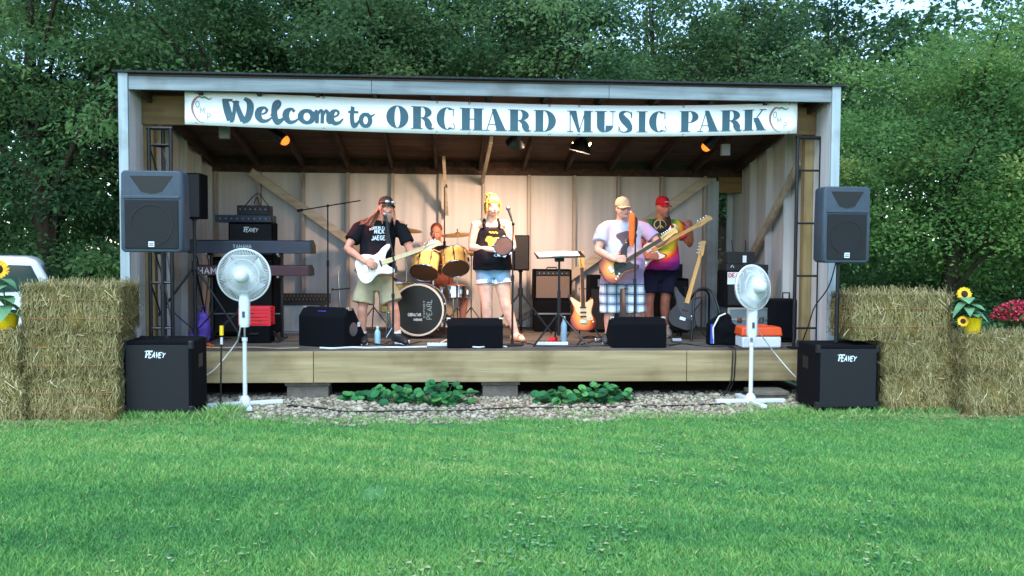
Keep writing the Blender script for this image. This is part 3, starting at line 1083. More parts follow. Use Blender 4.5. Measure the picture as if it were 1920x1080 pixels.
# brush script, coordinates in pixels of the photograph's enlargement, y up
SCRIPT = {
    'W': ((414, 467, .10, .86), [brush([(.08, .92, .20), (.16, .5, .26), (.26, .10, .24)]), rect(.0, .84, .34, .94), brush([(.24, .10, .18), (.34, .16, .12), (.44, .84, .13)]), brush([(.44, .88, .12), (.56, .45, .18), (.70, .10, .22)]),
                                 brush([(.66, .06, .16), (.84, .20, .22), (.94, .60, .24), (.90, .86, .20), (.74, .97, .12)]), rect(.34, .78, .56, .87)]),
    'e': ((472, 505, .16, .62), [brush([(.38, .52, .10), (.58, .62, .12), (.66, .82, .16), (.50, .95, .16), (.24, .78, .34), (.18, .40, .38), (.36, .12, .30), (.66, .12, .18), (.96, .36, .08)])]),
    'l': ((500, 528, .16, .80), [brush([(.02, .32, .10), (.34, .58, .16), (.64, .86, .16), (.52, .98, .18), (.30, .80, .34), (.26, .36, .40), (.42, .08, .34), (.70, .12, .20), (1.0, .34, .10)])]),
    'c': ((522, 553, .16, .62), [brush([(.70, .76, .20), (.54, .94, .16), (.26, .76, .36), (.20, .40, .40), (.40, .10, .28), (.70, .14, .18), (1.0, .38, .08)])]),
    'o': ((548, 586, .16, .62), [ell(.48, .48, .44, .50, 0, 360, .28, .24, 26), brush([(.60, .92, .14), (.80, .74, .14), (1.0, .74, .12)])]),
    'm': ((580, 624, .18, .62), [brush([(.0, .70, .08), (.12, .88, .16), (.16, .5, .22), (.14, .04, .20)]), brush([(.18, .5, .08), (.34, .90, .16), (.46, .78, .20), (.44, .04, .20)]), brush([(.48, .5, .08), (.66, .92, .16), (.78, .72, .20), (.78, .22, .20), (.92, .10, .14), (1.02, .32, .08)])]),
    'E': ((606, 632, .18, .62), [brush([(.36, .50, .12), (.62, .62, .12), (.70, .82, .18), (.52, .95, .16), (.26, .78, .34), (.18, .40, .40), (.40, .10, .30), (.74, .14, .20), (1.04, .42, .08)])]),
    't': ((641, 664, .14, .74), [brush([(.42, .98, .28), (.34, .50, .34), (.42, .12, .34), (.70, .10, .22), (1.02, .40, .10)]), rect(.04, .66, .86, .77)]),
    'P': ((660, 690, .12, .58), [ell(.46, .48, .42, .50, 0, 360, .28, .24, 26), brush([(.56, .94, .14), (.80, .76, .12), (1.02, .90, .07)])]),
}
for k_, ((a, b, v0, v1), sh) in SCRIPT.items():
    if k_ == 'm':
        a, b = 580, 612
    put_letter(sh, a, b, v0, v1, 'letter', M_bannertxt)
# apple emblem with three initials at either end
for (a, b) in ((358, 398), (1440, 1480)):
    put_letter([brush([(.62, .86, .03), (.30, .90, .07), (.08, .68, .10), (.04, .42, .09), (.16, .16, .06), (.36, -.02, .03), (.55, -.06, .02)])], a, b, .12, .92, 'emblem_apple', M_logo_red)
    put_letter([brush([(.44, .84, .03), (.58, .90, .07), (.80, .82, .05), (.92, .88, .02)])], a, b, .12, .92, 'emblem_leaf', M_logo_green, .002)
    for ch, x0, y0 in (('O', .20, .50), ('M', .40, .28), ('P', .72, .06)):
        sh, tot = text_shapes(ch, .10, .8)
        put_letter([([(x0 + p[0] * .26, y0 + p[1] * .24) for p in vs], fs) for vs, fs in sh], a, b, .12, .92, 'emblem_letter', M_logo_grey, .003)
# tie cords through the eyelets
for px in (366, 597, 806, 866, 1017, 1073, 1273, 1480):
    u = (px - 346) / 1149.0
    for v, dz in ((.965, .05), (.035, -.045)):
        p = banner_pt(u, v, .004) - BO
        MB().torus(p, .011, .003, Mx(rot=(R(90), 0, 0)), 10, 5).build('eyelet', M_metal, banner)
        zz = p.z + dz
        if v > .5:
            MB().tube([p, p + Vector((.004, .02, dz * 1.3))], .003, 4).build('tie_cord', M_metal, banner)

# ================================================================== STAGE LAMPS
M_black = mat('black_plastic', srgb(22, 23, 26), .5, var=.15, scale=12, spec=.45)
M_blackm = mat('black_metal', srgb(26, 28, 32), .38, .3, var=.15, scale=12)
M_alu = mat('spun_aluminium', srgb(196, 192, 184), .35, .9, var=.08, scale=8)
M_bulb_o = mat('orange_lit_lens', (1, .3, .05), .4, var=0, emit=(1.0, .20, .02), estr=.42)
M_warm_glow = mat('warm_bulb_and_rim_glow', (1, .8, .5), .4, var=0, emit=(1.0, .62, .26), estr=12.0)


def lamp(px, py, y, target, label, color, power, kind, spot=R(100)):
    p = at(px, py, y)
    d = (Vector(target) - p).normalized()
    q = d.to_track_quat('-Z', 'Y').to_matrix().to_4x4()
    t = thing('stage_lamp', label, 'lamp', p[:], 0, 'stage lamps under the front beam')
    Mq = q
    if kind == 'dish':
        prof = [(.032, .10), (.034, .04), (.07, .01), (.105, -.045), (.122, -.10), (.126, -.102), (.110, -.044), (.074, .018), (.042, .05), (.042, .10)]
        MB().lathe(prof, Mq, 28, False).build('reflector', M_blackm, t, smooth=40)  # inside kept black so the dish looks dark above the bright rim
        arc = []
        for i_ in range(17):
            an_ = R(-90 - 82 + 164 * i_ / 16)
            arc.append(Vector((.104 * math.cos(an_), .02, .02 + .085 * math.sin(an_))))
        MB().tube(arc, [.003] + [.009] * 15 + [.003], 8).build('glowing_rim_arc', M_warm_glow, t, smooth=60)  # lit inner rim of the dish imitated by an emissive arc
        MB().tube([(0, .03, .03), (.012, .02, -.055)], .006, 6).build('glowing_arc_stem', M_warm_glow, t)  # emissive stem made up to go with the arc
        MB().lathe([(.024, .10), (.024, .18), (.0, .19)], Mq, 14).build('socket', M_black, t, smooth=40)
    else:
        MB().lathe([(.0, .16), (.035, .15), (.045, .08), (.058, .0), (.064, -.05), (.060, -.05), (.052, .0), (.04, .06), (.0, .07)], Mq, 20).build('housing', M_blackm, t, smooth=40)
        MB().lathe([(.056, -.020), (.058, -.055), (.045, -.085), (.022, -.100), (.0, -.104)], Mq, 20).build('lens', M_bulb_o, t, smooth=60)
    zt2 = zr(y) - .15
    MB().tube([(0, 0, .02), (0, .01, .09), (0, .01, max(.10, zt2 - p.z))], .008, 6).build('bracket', M_blackm, t)
    ld = bpy.data.lights.new('lamp_light', 'POINT' if kind == 'dish' else 'SPOT')
    ld.energy = power
    ld.color = color
    if kind != 'dish':
        ld.spot_size = spot
        ld.spot_blend = .7
    ld.shadow_soft_size = .03
    lo = bpy.data.objects.new('lamp_light', ld)
    COL.objects.link(lo)
    lo.parent = t
    lo.location = (Mq @ Vector((0, 0, -.085 if kind == 'dish' else -.115)))
    lo.rotation_euler = q.to_euler()
    return t


LP = dict(o=(1.0, .17, .08), w=(1.0, .64, .43))
lamp(1091, 268, .72, (.85, .80, 1.9), 'round reflector lamp with its lit rim made as a glowing arc under the front beam', LP['w'], 16, 'dish', R(135))
lamp(527, 258, .80, (-1.3, .6, 2.05), 'small stage lamp glowing orange above the keyboards', LP['o'], 60, 'par', R(46))
lamp(1330, 269, .80, (1.6, 1.2, 1.7), 'small stage lamp glowing orange above the bass player', LP['o'], 8, 'par', R(70))
# dish lamp in the middle, dark from behind, lit towards the singer
p = at(968, 262, .62)
t = thing('stage_lamp', 'dark reflector lamp turned towards the singer behind the middle of the banner', 'lamp', p[:])
MB().lathe([(.03, .09), (.035, .03), (.07, .0), (.105, -.05), (.112, -.05), (.075, .008), (.045, .04), (.045, .09)], Mx(rot=(R(48), R(8), 0)), 24, False).build('reflector', M_blackm, t, smooth=40)
MB().tube([(0, 0, .05), (0, 0, zr(.62) - .15 - p.z)], .008, 6).build('bracket', M_blackm, t)
MB().ball((0, -.0, -.03), .024, n=10).build('bulb', M_warm_glow, t, smooth=80)
ld = bpy.data.lights.new('lamp_light', 'SPOT')
ld.energy, ld.color, ld.spot_size, ld.spot_blend, ld.shadow_soft_size = 115, LP['w'], R(110), .8, .10
lo = bpy.data.objects.new('lamp_light', ld)
COL.objects.link(lo)
lo.parent = t
lo.location = (0, .045, -.06)
lo.rotation_euler = (Vector((.05, 1.7, 1.55)) - p).to_track_quat('-Z', 'Y').to_euler()
M_grey_paint = mat('dull_grey_paint', srgb(120, 122, 122), .7, var=.1)
for (px, py, w) in ((421, 249, .055), (1360, 281, .05)):
    p = at(px, py, .62)
    t = thing('junction_box', 'small pale box hanging beside the lamp over the ' + ('keyboards' if px < 900 else 'bass player'), 'box', p[:])
    MB().box(-w, w, -.03, .03, -.065, .065).build('case', M_grey_paint, t, bevel=.006)
    MB().tube([(0, 0, .06), (0, 0, zr(.62) - .15 - p.z)], .006, 5).build('hanger', M_blackm, t)

# ================================================================== LIGHTING TRUSSES
def tower(px0, px1, py0, y, label, flat=False, depth=.2):
    a, b = X(px0, y, 450), X(px1, y, 450)
    ztop = Z(py0, y, px0)
    t = thing('truss_tower', label, 'truss', ((a + b) / 2, y, DECK))
    w = (b - a) / 2
    H = ztop - DECK
    rails = [(-w, 0), (w, 0)] + ([] if flat else [(-w * .2, depth)])
    for x_, y_ in rails:
        MB().tube([(x_, y_, 0), (x_, y_, H)], .021, 8).build('rail', M_blackm, t, smooth=60)
    zz = .22
    k = 0
    step = .58 if flat else .48
    while zz < H + .01:
        for (i, j) in (((0, 1),) if flat else ((0, 1), (1, 2), (2, 0))):
            p, q = rails[i], rails[j]
            MB().tube([(p[0], p[1], zz), (q[0], q[1], zz)], .013, 6).build('rung', M_blackm, t)
            if not flat and k > 0 and i != 0:
                MB().tube([(p[0], p[1], zz - step), (q[0], q[1], zz)], .009, 5).build('diagonal', M_blackm, t)
        zz += step
        k += 1
    MB().tube([(-w - .02, 0, H), (w + .02, 0, H)], .02, 8).build('top_bar', M_blackm, t)
    MB().box(-w - .06, w + .06, -.06, (.06 if flat else depth + .06), 0, .012).build('base_plate', M_blackm, t)
    return t


tower(281, 322, 240, .24, 'black triangular truss tower beside the keyboards', False, .18)
tower(1492, 1536, 258, .24, 'black ladder truss tower beside the black suitcase', True)

# ================================================================== LOUDSPEAKERS
M_grey = mat('grey_speaker_plastic', srgb(54, 68, 80), .5, var=.12, scale=18, bump=.12, bscale=220, spec=.4)
M_grille = mat('dark_grille', srgb(8, 10, 15), .7, .0, var=.3, scale=180, bump=.4, bscale=400)
M_carpet = mat('black_carpet', srgb(9, 11, 17), .95, var=.35, scale=120, bump=.5, bscale=260, spec=.15)
M_logo = mat('white_badge', srgb(214, 224, 226), .4, var=.05)
M_cone = mat('speaker_cone', srgb(13, 16, 21), .6, var=.2, scale=30)
M_cableb = mat('black_cable', srgb(16, 16, 18), .5, var=.1)
M_cablew = mat('white_cable', srgb(206, 208, 202), .5, var=.08)
M_dkmet = mat('handle_black', srgb(7, 7, 9), .5, var=.1)


def jag_logo(parent, cx, cz, w, h, y, name='badge'):
    """Slanted angular white lettering badge: PEAVEY."""
    def fn(u, v, i):
        x = (u - .5) * w
        hh = h * (1.15 - .35 * u)
        return (cx + x + v * h * .25, y - .001 - .0004 * i, cz - h / 2 + v * hh)
    o = lettering('PEAVEY', name, M_logo, parent, fn, .2, .8, .16)
    mb = MB()
    mb.add([(cx - w * .56, y - .0005, cz + h * .52), (cx - w * .1, y - .0005, cz + h * .62), (cx - w * .1, y - .0005, cz + h * .72), (cx - w * .5, y - .0005, cz + h * .66)], [(0, 1, 2, 3)])
    mb.add([(cx - w * .52, y - .0005, cz - h * .5), (cx - w * .44, y - .0005, cz - h * .5), (cx - w * .40, y - .0005, cz + h * .3), (cx - w * .47, y - .0005, cz + h * .3)], [(0, 1, 2, 3)])
    mb.build(name + '_flourish', M_logo, parent)
    return o


def subwoofer(px0, px1, py_top, y, label, rot=0.0):
    a, b = X(px0, y, 700), X(px1, y, 700)
    w = b - a
    H = Z(py_top, y, (px0 + px1) / 2)
    t = thing('subwoofer', label, 'speaker', ((a + b) / 2, y, 0), rot, 'bass bins standing on the lawn')
    D = .52
    MB().box(-w / 2, w / 2, 0, D, .035, H).build('cabinet', M_carpet, t, bevel=.018)
    MB().box(-w / 2 + .03, w / 2 - .03, -.006, .004, .07, H - .035).build('grille', M_grille, t, bevel=.004)
    for x_ in (-w / 2 + .09, w / 2 - .09):
        for y_ in (.09, D - .09):
            MB().lathe([(.028, 0), (.028, .04)], Mx((x_, y_, 0)), 10).build('foot', M_dkmet, t)
    for s in (-1, 1):
        for (z0, y0) in ((.06, -.002), (.06, D - .04), (H - .055, -.002), (H - .055, D - .04)):
            MB().box(s * w / 2 - (.035 if s > 0 else .006), s * w / 2 + (.006 if s > 0 else .035), y0 - .004, y0 + .046, z0 - .02, z0 + .06).build('corner_cap', M_dkmet, t, bevel=.008)
        xx = s * (w / 2 + .002)
        MB().box(min(xx, xx - s * .006), max(xx, xx - s * .006), .22, .36, H * .62, H * .80).build('handle', M_dkmet, t, bevel=.003)
    jag_logo(t, -.02, H - .125, .17, .055, -.0065)
    MB().lathe([(.03, H), (.03, H + .02), (.022, H + .022)], Mx((0, .3, 0)), 14).build('pole_socket', M_blackm, t, smooth=40)
    return t, (a + b) / 2, H


subL, sxL, hL = subwoofer(230, 360, 640, -.90, 'black carpeted bass bin on the grass beside the tall bale stack')
subR, sxR, hR = subwoofer(1532, 1648, 648, -.90, 'black carpeted bass bin on the grass beside the bale with the sunflower pot')


def main_speaker(px0, px1, py0, py1, y, label, rot, D=.40):
    a, b = X(px0, y, (py0 + py1) / 2), X(px1, y, (py0 + py1) / 2)
    z1, z0 = Z(py0, y, (px0 + px1) / 2), Z(py1, y, (px0 + px1) / 2)
    w, H = b - a, z1 - z0
    t = thing('main_speaker', label, 'speaker', ((a + b) / 2, y, z0), rot, 'loudspeakers raised on poles')
    # moulded shell, narrowing to the back
    mb = MB()
    pr = [(-w / 2, 0), (-w / 2 + .02, -.02), (w / 2 - .02, -.02), (w / 2, 0), (w / 2, D * .45), (w * .28, D), (-w * .28, D), (-w / 2, D * .45)]
    vs, fs = [], []
    lev = [(0, .90), (.03, 1.0), (H * .5, 1.0), (H - .03, .98), (H, .90)]
    for z_, s_ in lev:
        vs += [(p_[0] * s_, p_[1] if p_[1] <= 0 else p_[1] * s_, z_) for p_ in pr]
    n = len(pr)
    for i_ in range(len(lev) - 1):
        for k_ in range(n):
            fs.append((i_ * n + k_, i_ * n + (k_ + 1) % n, (i_ + 1) * n + (k_ + 1) % n, (i_ + 1) * n + k_))
    fs.append(tuple(range(n - 1, -1, -1)))
    fs.append(tuple((len(lev) - 1) * n + k_ for k_ in range(n)))
    mb.add(vs, fs)
    mb.build('shell', M_grey, t, bevel=.012, smooth=50)
    gz1 = H * .64
    MB().box(-w / 2 + .045, w / 2 - .045, -.034, -.016, .035, gz1).build('grille', M_grille, t, bevel=.006)
    MB().lathe([(w * .34, 0), (w * .34, .004), (w * .325, .004)], Mx((0, -.034, gz1 * .52), (R(90), 0, 0)), 32, False).build('woofer_ring', M_dkmet, t, smooth=40)
    # horn mouth: recessed flare with frame
    hz0, hz1 = gz1 + .055, H - .05
    ho = [(-w * .34, hz1), (w * .34, hz1), (w * .16, hz0 + .02), (0, hz0), (-w * .16, hz0 + .02)]
    hi = [(-w * .10, hz1 - .03), (w * .10, hz1 - .03), (w * .05, hz1 - .06), (0, hz1 - .065), (-w * .05, hz1 - .06)]
    vs = [(p_[0], -.0225, p_[1]) for p_ in ho] + [(p_[0], .08, p_[1]) for p_ in hi]
    hm = MB().add(vs, [(i_, 5 + i_, 5 + (i_ + 1) % 5, (i_ + 1) % 5) for i_ in range(5)] + [(5, 6, 7, 8, 9)])
    hm.add([(p_[0], -.0215, p_[1]) for p_ in ho], [(0, 4, 3, 2, 1)])
    hm.build('horn', M_dkmet, t)
    MB().box(-w / 2 + .03, w / 2 - .03, -.03, -.018, gz1 + .012, gz1 + .04).build('lip', M_grey, t, bevel=.006)
    MB().box(-.026, .026, -.040, -.035, .05, .10).build('badge', M_logo, t)
    MB().box(-.020, .020, -.042, -.0405, .078, .084).build('badge_print', M_black, t)
    MB().box(-.020, .020, -.042, -.0405, .062, .070).build('badge_print', M_black, t)
    MB().lathe([(.03, -.02), (.03, .0)], Mx((0, .16, 0)), 12).build('pole_socket', M_black, t)
    return t, (a + b) / 2, z0


spL, mxL, mzL = main_speaker(226, 345, 320, 473, -.86, 'grey moulded loudspeaker on a pole above the bass bin by the keyboards', R(0))
spR, mxR, mzR = main_speaker(1541, 1631, 350, 493, -.86, 'grey moulded loudspeaker on a pole above the bass bin by the suitcase', R(0), .42)


def pole(x, y, z0, z1, label):
    t = thing('speaker_pole', label, 'pole', (x, y, z0))
    MB().tube([(0, 0, 0), (0, 0, (z1 - z0) * .6)], .021, 10).build('lower_tube', M_blackm, t, smooth=60)
    MB().tube([(0, 0, (z1 - z0) * .6), (0, 0, z1 - z0)], .017, 10).build('upper_tube', M_blackm, t, smooth=60)
    MB().tube([(0, 0, (z1 - z0) * .57), (0, 0, (z1 - z0) * .63)], .026, 10).build('collar', M_black, t, smooth=60)


pole(mxL + .01, -.62, hL + .02, mzL - .02, 'black pole between the bass bin and the loudspeaker by the keyboards')
pr_ = spR.matrix_basis @ Vector((0, .16, 0))
pole(1 * (spR.location.x), spR.location.y + .16, hR + .02, mzR - .02, 'black pole between the bass bin and the loudspeaker by the suitcase')

# ================================================================== PEDESTAL FANS
M_fan = mat('white_fan_plastic', srgb(206, 214, 214), .4, var=.04, scale=8)
M_fanwire = mat('white_fan_wire', srgb(206, 214, 214), .4, var=.03)
M_blade = mat('translucent_fan_blade', srgb(196, 214, 214), .35, var=.04)


def pedestal_fan(px, py, pyb, r, y, yaw, label, pitch=0.0, rotb=0.0):
    x = X(px, y, py)
    H = Z(py, y, px)
    t = thing('pedestal_fan', label, 'fan', (x, y, 0), 0, 'white pedestal fans in front of the stage')
    # cross base: four flat legs
    for k in range(4):
        a = rotb + k * PI / 2
        Mb = Mx((0, 0, 0), (0, 0, a))
        MB().box(.02, .37, -.034, .034, .012, .052, Mb).build('base_leg', M_fan, t, bevel=.008)
    MB().lathe([(.055, .0), (.055, .075), (.03, .11)], None, 18).build('hub', M_fan, t, smooth=40)
    zc = H * .50
    MB().tube([(0, 0, .06), (0, 0, zc)], .022, 12).build('lower_pole', M_fan, t, smooth=60)
    MB().tube([(0, 0, zc), (0, 0, zc + .035)], .028, 12).build('pole_clamp', M_fan, t, smooth=60)
    MB().tube([(0, 0, zc), (0, 0, H - .5)], .012, 10).build('upper_pole', M_metal, t, smooth=60)
    # control housing
    MB().loft([(0, 0, H - .52, .045, .04), (0, 0, H - .48, .054, .045), (0, 0, H - .24, .054, .045), (0, 0, H - .15, .036, .035), (0, .03, H - .06, .03, .03)], 18, 3).build('control_housing', M_fan, t, smooth=50)
    MB().box(-.012, .012, -.052, -.044, H - .42, H - .36).build('control_panel', M_grey, t)
    Mh = Mx((0, -.02, H), (R(90) + pitch, 0, yaw))
    # the fan faces the stage: the motor is on our side (local +z towards the lawn)
    MB().lathe([(.03, .03), (.062, .05), (.066, .11), (.055, .15), (.03, .165), (.0, .168)], Mh, 22).build('motor', M_fan, t, smooth=50)
    g = MB()
    g.torus((0, 0, 0), r, .010, None, 40, 6)
    g.torus((0, 0, 0), r * .62, .0035, Mx((0, 0, .045)), 36, 5)
    g.torus((0, 0, 0), r * .3, .004, Mx((0, 0, .055)), 30, 5)
    for k in range(96):
        a = 2 * PI * k / 96
        c, s = math.cos(a), math.sin(a)
        g.tube([(c * .05, s * .05, .058), (c * r * .6, s * r * .6, .047), (c * r * .93, s * r * .93, .022), (c * r, s * r, 0)], .0028, 4)
        g.tube([(c * .05, s * .05, -.085), (c * r * .6, s * r * .6, -.075), (c * r * .93, s * r * .93, -.045), (c * r, s * r, 0)], .0028, 4)
    go = MB()
    go.add([Mh @ Vector(v) for v in g.v], g.f)
    go.build('cage', M_fanwire, t)
    MB().lathe([(.06, -.082), (.055, -.09), (.0, -.092)], Mh, 20).build('badge_disc', M_fan, t, smooth=50)
    for k in range(5):
        bl = []
        for i_ in range(9):
            q = i_ / 8
            rr = .04 + (r * .9 - .04) * q
            wid = .42 + .5 * math.sin(q * PI * .6)
            for s, dz in ((-1, -.045), (1, .012)):
                a = k * 2 * PI / 5 + .3 + s * wid * .60
                bl.append(Mh @ Vector((rr * math.cos(a), rr * math.sin(a), dz)))
        bo = MB().add(bl, [(2 * i_, 2 * i_ + 1, 2 * i_ + 3, 2 * i_ + 2) for i_ in range(8)]).build('blade', M_blade, t, smooth=60)
        sm = bo.modifiers.new('thick', 'SOLIDIFY')
        sm.thickness = .004
    MB().lathe([(.045, -.06), (.045, .02)], Mh, 16).build('blade_hub', M_blade, t, smooth=40)
    return t


pedestal_fan(458, 516, 762, .262, -.27, R(-3), 'white pedestal fan with round cage in front of the keyboards', R(4), R(18))
pedestal_fan(1411, 539, 757, .232, -.30, R(24), 'white pedestal fan turned aside in front of the amplifier pile', R(-6), R(2))

# ================================================================== HAY BALES
M_straw = tint_mat('straw', [(0, srgb(88, 80, 50)), (.3, srgb(128, 118, 76)), (.65, srgb(164, 152, 104)), (.9, srgb(192, 182, 136)), (1, srgb(218, 210, 172))], .8, .15, .2)
M_strawcore = mat('straw_core', srgb(130, 116, 70), .95, var=.5, scale=14, bump=1.0, bscale=70, spec=.1, col2=srgb(70, 58, 26), stretch=(1, 1, .35))


def make_bale(L, W, H, seed, hang=0):
    rg = np.random.default_rng(seed)
    # lumpy core block
    bm = bmesh.new()
    bmesh.ops.create_cube(bm, size=1)
    bmesh.ops.subdivide_edges(bm, edges=bm.edges[:], cuts=9, use_grid_fill=True)
    ph = rg.uniform(0, 6.28, 6)
    for v in bm.verts:
        x, y, z = v.co
        flake = .010 * abs(math.sin((x + .5) * PI * 9 + ph[0]))
        rnd = 1 - .05 * (max(abs(x) * 2, .8) - .8) / .2 * (max(abs(z) * 2, .7) - .7) / .3
        nx = x * L * rnd
        ny = y * W * rnd - math.copysign(flake, y) * (abs(y) > .45)
        nz = z * H * rnd - math.copysign(flake, z) * (abs(z) > .45)
        nz += .012 * math.sin(x * 9 + ph[1]) * (abs(z) > .4) * .7
        ny += .010 * math.sin(x * 11 + z * 5 + ph[2])
        v.co = (nx, ny, nz + H / 2)
    me = bpy.data.meshes.new('packed_straw')
    bm.to_mesh(me)
    bm.free()
    me.shade_smooth()
    me.materials.append(M_strawcore)
    # straws on every face but the underside
    n = 7500
    area = np.array([L * H, L * H * .4, L * W, W * H, W * H])
    k = rg.choice(5, n, p=area / area.sum())
    u, v = rg.uniform(-.5, .5, n), rg.uniform(-.5, .5, n)
    pos = np.zeros((n, 3)); nr = np.zeros((n, 3)); d = np.zeros((n, 3))
    for f, (o, a, b, nn) in enumerate((((0, -.5, 0), (1, 0, 0), (0, 0, 1), (0, -1, 0)), ((0, .5, 0), (1, 0, 0), (0, 0, 1), (0, 1, 0)),
                                       ((0, 0, .5), (1, 0, 0), (0, 1, 0), (0, 0, 1)), ((-.5, 0, 0), (0, 1, 0), (0, 0, 1), (-1, 0, 0)), ((.5, 0, 0), (0, 1, 0), (0, 0, 1), (1, 0, 0)))):
        s = k == f
        P = np.array(o)[None] + u[s][:, None] * np.array(a) + v[s][:, None] * np.array(b)
        pos[s] = P * (L, W, H)
        nr[s] = nn
        an = rg.normal(PI / 2, .55, s.sum())
        if f == 2:
            an = rg.uniform(0, PI, s.sum())
        d[s] = np.cos(an)[:, None] * np.array(a) + np.sin(an)[:, None] * np.array(b)
    flip = rg.random(n) > .5
    d[flip] *= -1
    d += nr * rg.exponential(.16, n)[:, None]
    d[:, 2] -= .15 * rg.random(n)
    d /= np.linalg.norm(d, axis=1)[:, None]
    ln = rg.exponential(.055, n).clip(.02, .20) + .03
    pos += nr * rg.uniform(-.012, .008, n)[:, None]
    # uneven: some patches sit deeper
    s = np.cross(d, nr + rg.normal(0, .25, (n, 3)))
    s /= np.linalg.norm(s, axis=1)[:, None]
    w = rg.uniform(.0016, .0036, n)[:, None]
    bend = nr * (rg.normal(0, .010, n))[:, None]
    a0 = pos - d * ln[:, None] * .5
    a1 = pos + d * ln[:, None] * .5 - np.array([0, 0, 1]) * (ln[:, None] ** 2) * .6
    mid = (a0 + a1) / 2 + bend
    co = np.stack([a0 - s * w, a0 + s * w, mid + s * w, mid - s * w, a1 + s * w, a1 - s * w], 1).reshape(-1, 3)
    co[:, 2] += H / 2
    co[:, 2] = np.maximum(co[:, 2], .002)
    b = np.arange(n)[:, None] * 6
    fc = np.concatenate([b + np.array([0, 1, 2, 3]), b + np.array([3, 2, 4, 5])], 0)
    up = (k == 2) & (rg.random(n) > .80)
    co = co.reshape(n, 6, 3)
    co[up, 4:, 2] += rg.uniform(.02, .08, up.sum())[:, None]
    co[up, 2:4, 2] += .02
    co = co.reshape(-1, 3)
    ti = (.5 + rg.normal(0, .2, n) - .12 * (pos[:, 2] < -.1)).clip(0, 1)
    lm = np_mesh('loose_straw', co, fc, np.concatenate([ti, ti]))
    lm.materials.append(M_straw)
    return me, lm


for m_ in (M_straw, M_strawcore):
    N_, L_ = m_.node_tree.nodes, m_.node_tree.links
    b_ = N_['Principled BSDF']
    src_ = b_.inputs['Base Color'].links[0].from_socket
    oi_ = N_.new('ShaderNodeObjectInfo')
    mr_ = N_.new('ShaderNodeMapRange')
    mr_.inputs[3].default_value, mr_.inputs[4].default_value = .78, 1.18
    tc_ = N_.new('ShaderNodeTexCoord')
    nz_ = N_.new('ShaderNodeTexNoise')
    nz_.inputs['Scale'].default_value = 5.0
    L_.new(tc_.outputs['Object'], nz_.inputs['Vector'])
    ad_ = N_.new('ShaderNodeMath')
    ad_.operation = 'MULTIPLY_ADD'
    ad_.inputs[1].default_value = .5
    L_.new(oi_.outputs['Random'], ad_.inputs[0])
    L_.new(nz_.outputs[0], ad_.inputs[2])
    L_.new(ad_.outputs[0], mr_.inputs[0])
    mr_.inputs[1].default_value, mr_.inputs[2].default_value = .3, 1.1
    hs_ = N_.new('ShaderNodeHueSaturation')
    L_.new(mr_.outputs[0], hs_.inputs['Value'])
    L_.new(src_, hs_.inputs['Color'])
    L_.new(hs_.outputs[0], b_.inputs['Base Color'])
BALES = [make_bale(1.08, .50, .43, 41), make_bale(1.08, .50, .43, 42), make_bale(1.08, .50, .43, 43)]
nb = [0]
M_twine = mat('orange_twine', srgb(150, 104, 62), .9, var=.2)


def bale(x, y, z, rot, label, sx=1.0, sz=1.0):
    me, lm = BALES[nb[0] % 3]
    nb[0] += 1
    t = thing('straw_bale', label, 'bale', (x, y, z), rot, 'straw bales stacked beside the stage')
    t.scale = (sx, 1, sz)
    link('packed_straw', me, None, t)
    o = link('loose_straw', lm, None, t)
    for zz_ in (.13, .30):
        pts_ = [(-.545, -.254, zz_), (-.28, -.262, zz_ - .006), (0, -.258, zz_ + .004), (.27, -.264, zz_ - .004), (.545, -.254, zz_), (.556, 0, zz_), (.545, .254, zz_), (0, .258, zz_), (-.545, .254, zz_), (-.556, 0, zz_), (-.545, -.254, zz_)]
        if nb[0] in (1, 3, 5, 8, 10):
            MB().tube(pts_, .0035, 4).build('twine', M_twine, t)
    o['kind'] = 'stuff'
    return t


def bale_px(a, b, pyt, pyb, y, label, z=None, rot=0.0):
    """Bale whose front face spans photo pixels a..b."""
    yf = y
    x0, x1 = X(a, yf, (pyt + pyb) / 2), X(b, yf, (pyt + pyb) / 2)
    zt_, zb2 = Z(pyt, yf, (a + b) / 2), Z(pyb, yf, (a + b) / 2)
    if z is not None:
        zb2 = z
    return bale((x0 + x1) / 2, yf + .25, zb2, rot, label, (x1 - x0) / 1.08, (zt_ - zb2) / .43)


bale_px(46, 222, 712, 790, -1.05, 'straw bale on the grass against the bass bin, bottom of the tall stack', 0)
bale_px(-175, 44, 706, 790, -1.10, 'straw bale on the grass under the yellow sunflower pot column', 0)
zA = Z(712, -1.05, 140)
bale_px(38, 220, 624, 712, -1.03, 'straw bale in the middle of the tall stack', zA)
zB = Z(706, -1.10, 0)
bale_px(-172, 36, 622, 706, -1.08, 'straw bale carrying the sunflower in the yellow pot beside the tall stack', zB)
zC = Z(624, -1.03, 140)
bale_px(40, 226, 536, 624, -1.02, 'straw bale on top of the tall stack against the corner trim', zC)
POT_L = Z(622, -1.08, 0)
bale_px(1662, 1826, 706, 784, -.95, 'straw bale on the grass against the bass bin below the long bales', 0, R(-2))
zD = Z(706, -.95, 1730)
bale_px(1658, 1806, 640, 706, -.93, 'straw bale in the middle of the stack behind the bass bin', zD)
zE = Z(640, -.93, 1720)
bale_px(1598, 1786, 553, 640, -.86, 'long straw bale on top of the stack behind the bass bin', zE, R(2))
bale_px(1806, 2010, 706, 789, -1.16, 'straw bale on the grass at the low stack by the red flowers', 0, R(3))
zF = Z(706, -1.16, 1900)
bale_px(1806, 2000, 630, 706, -1.14, 'straw bale on top of the low stack by the red flowers', zF, R(3))

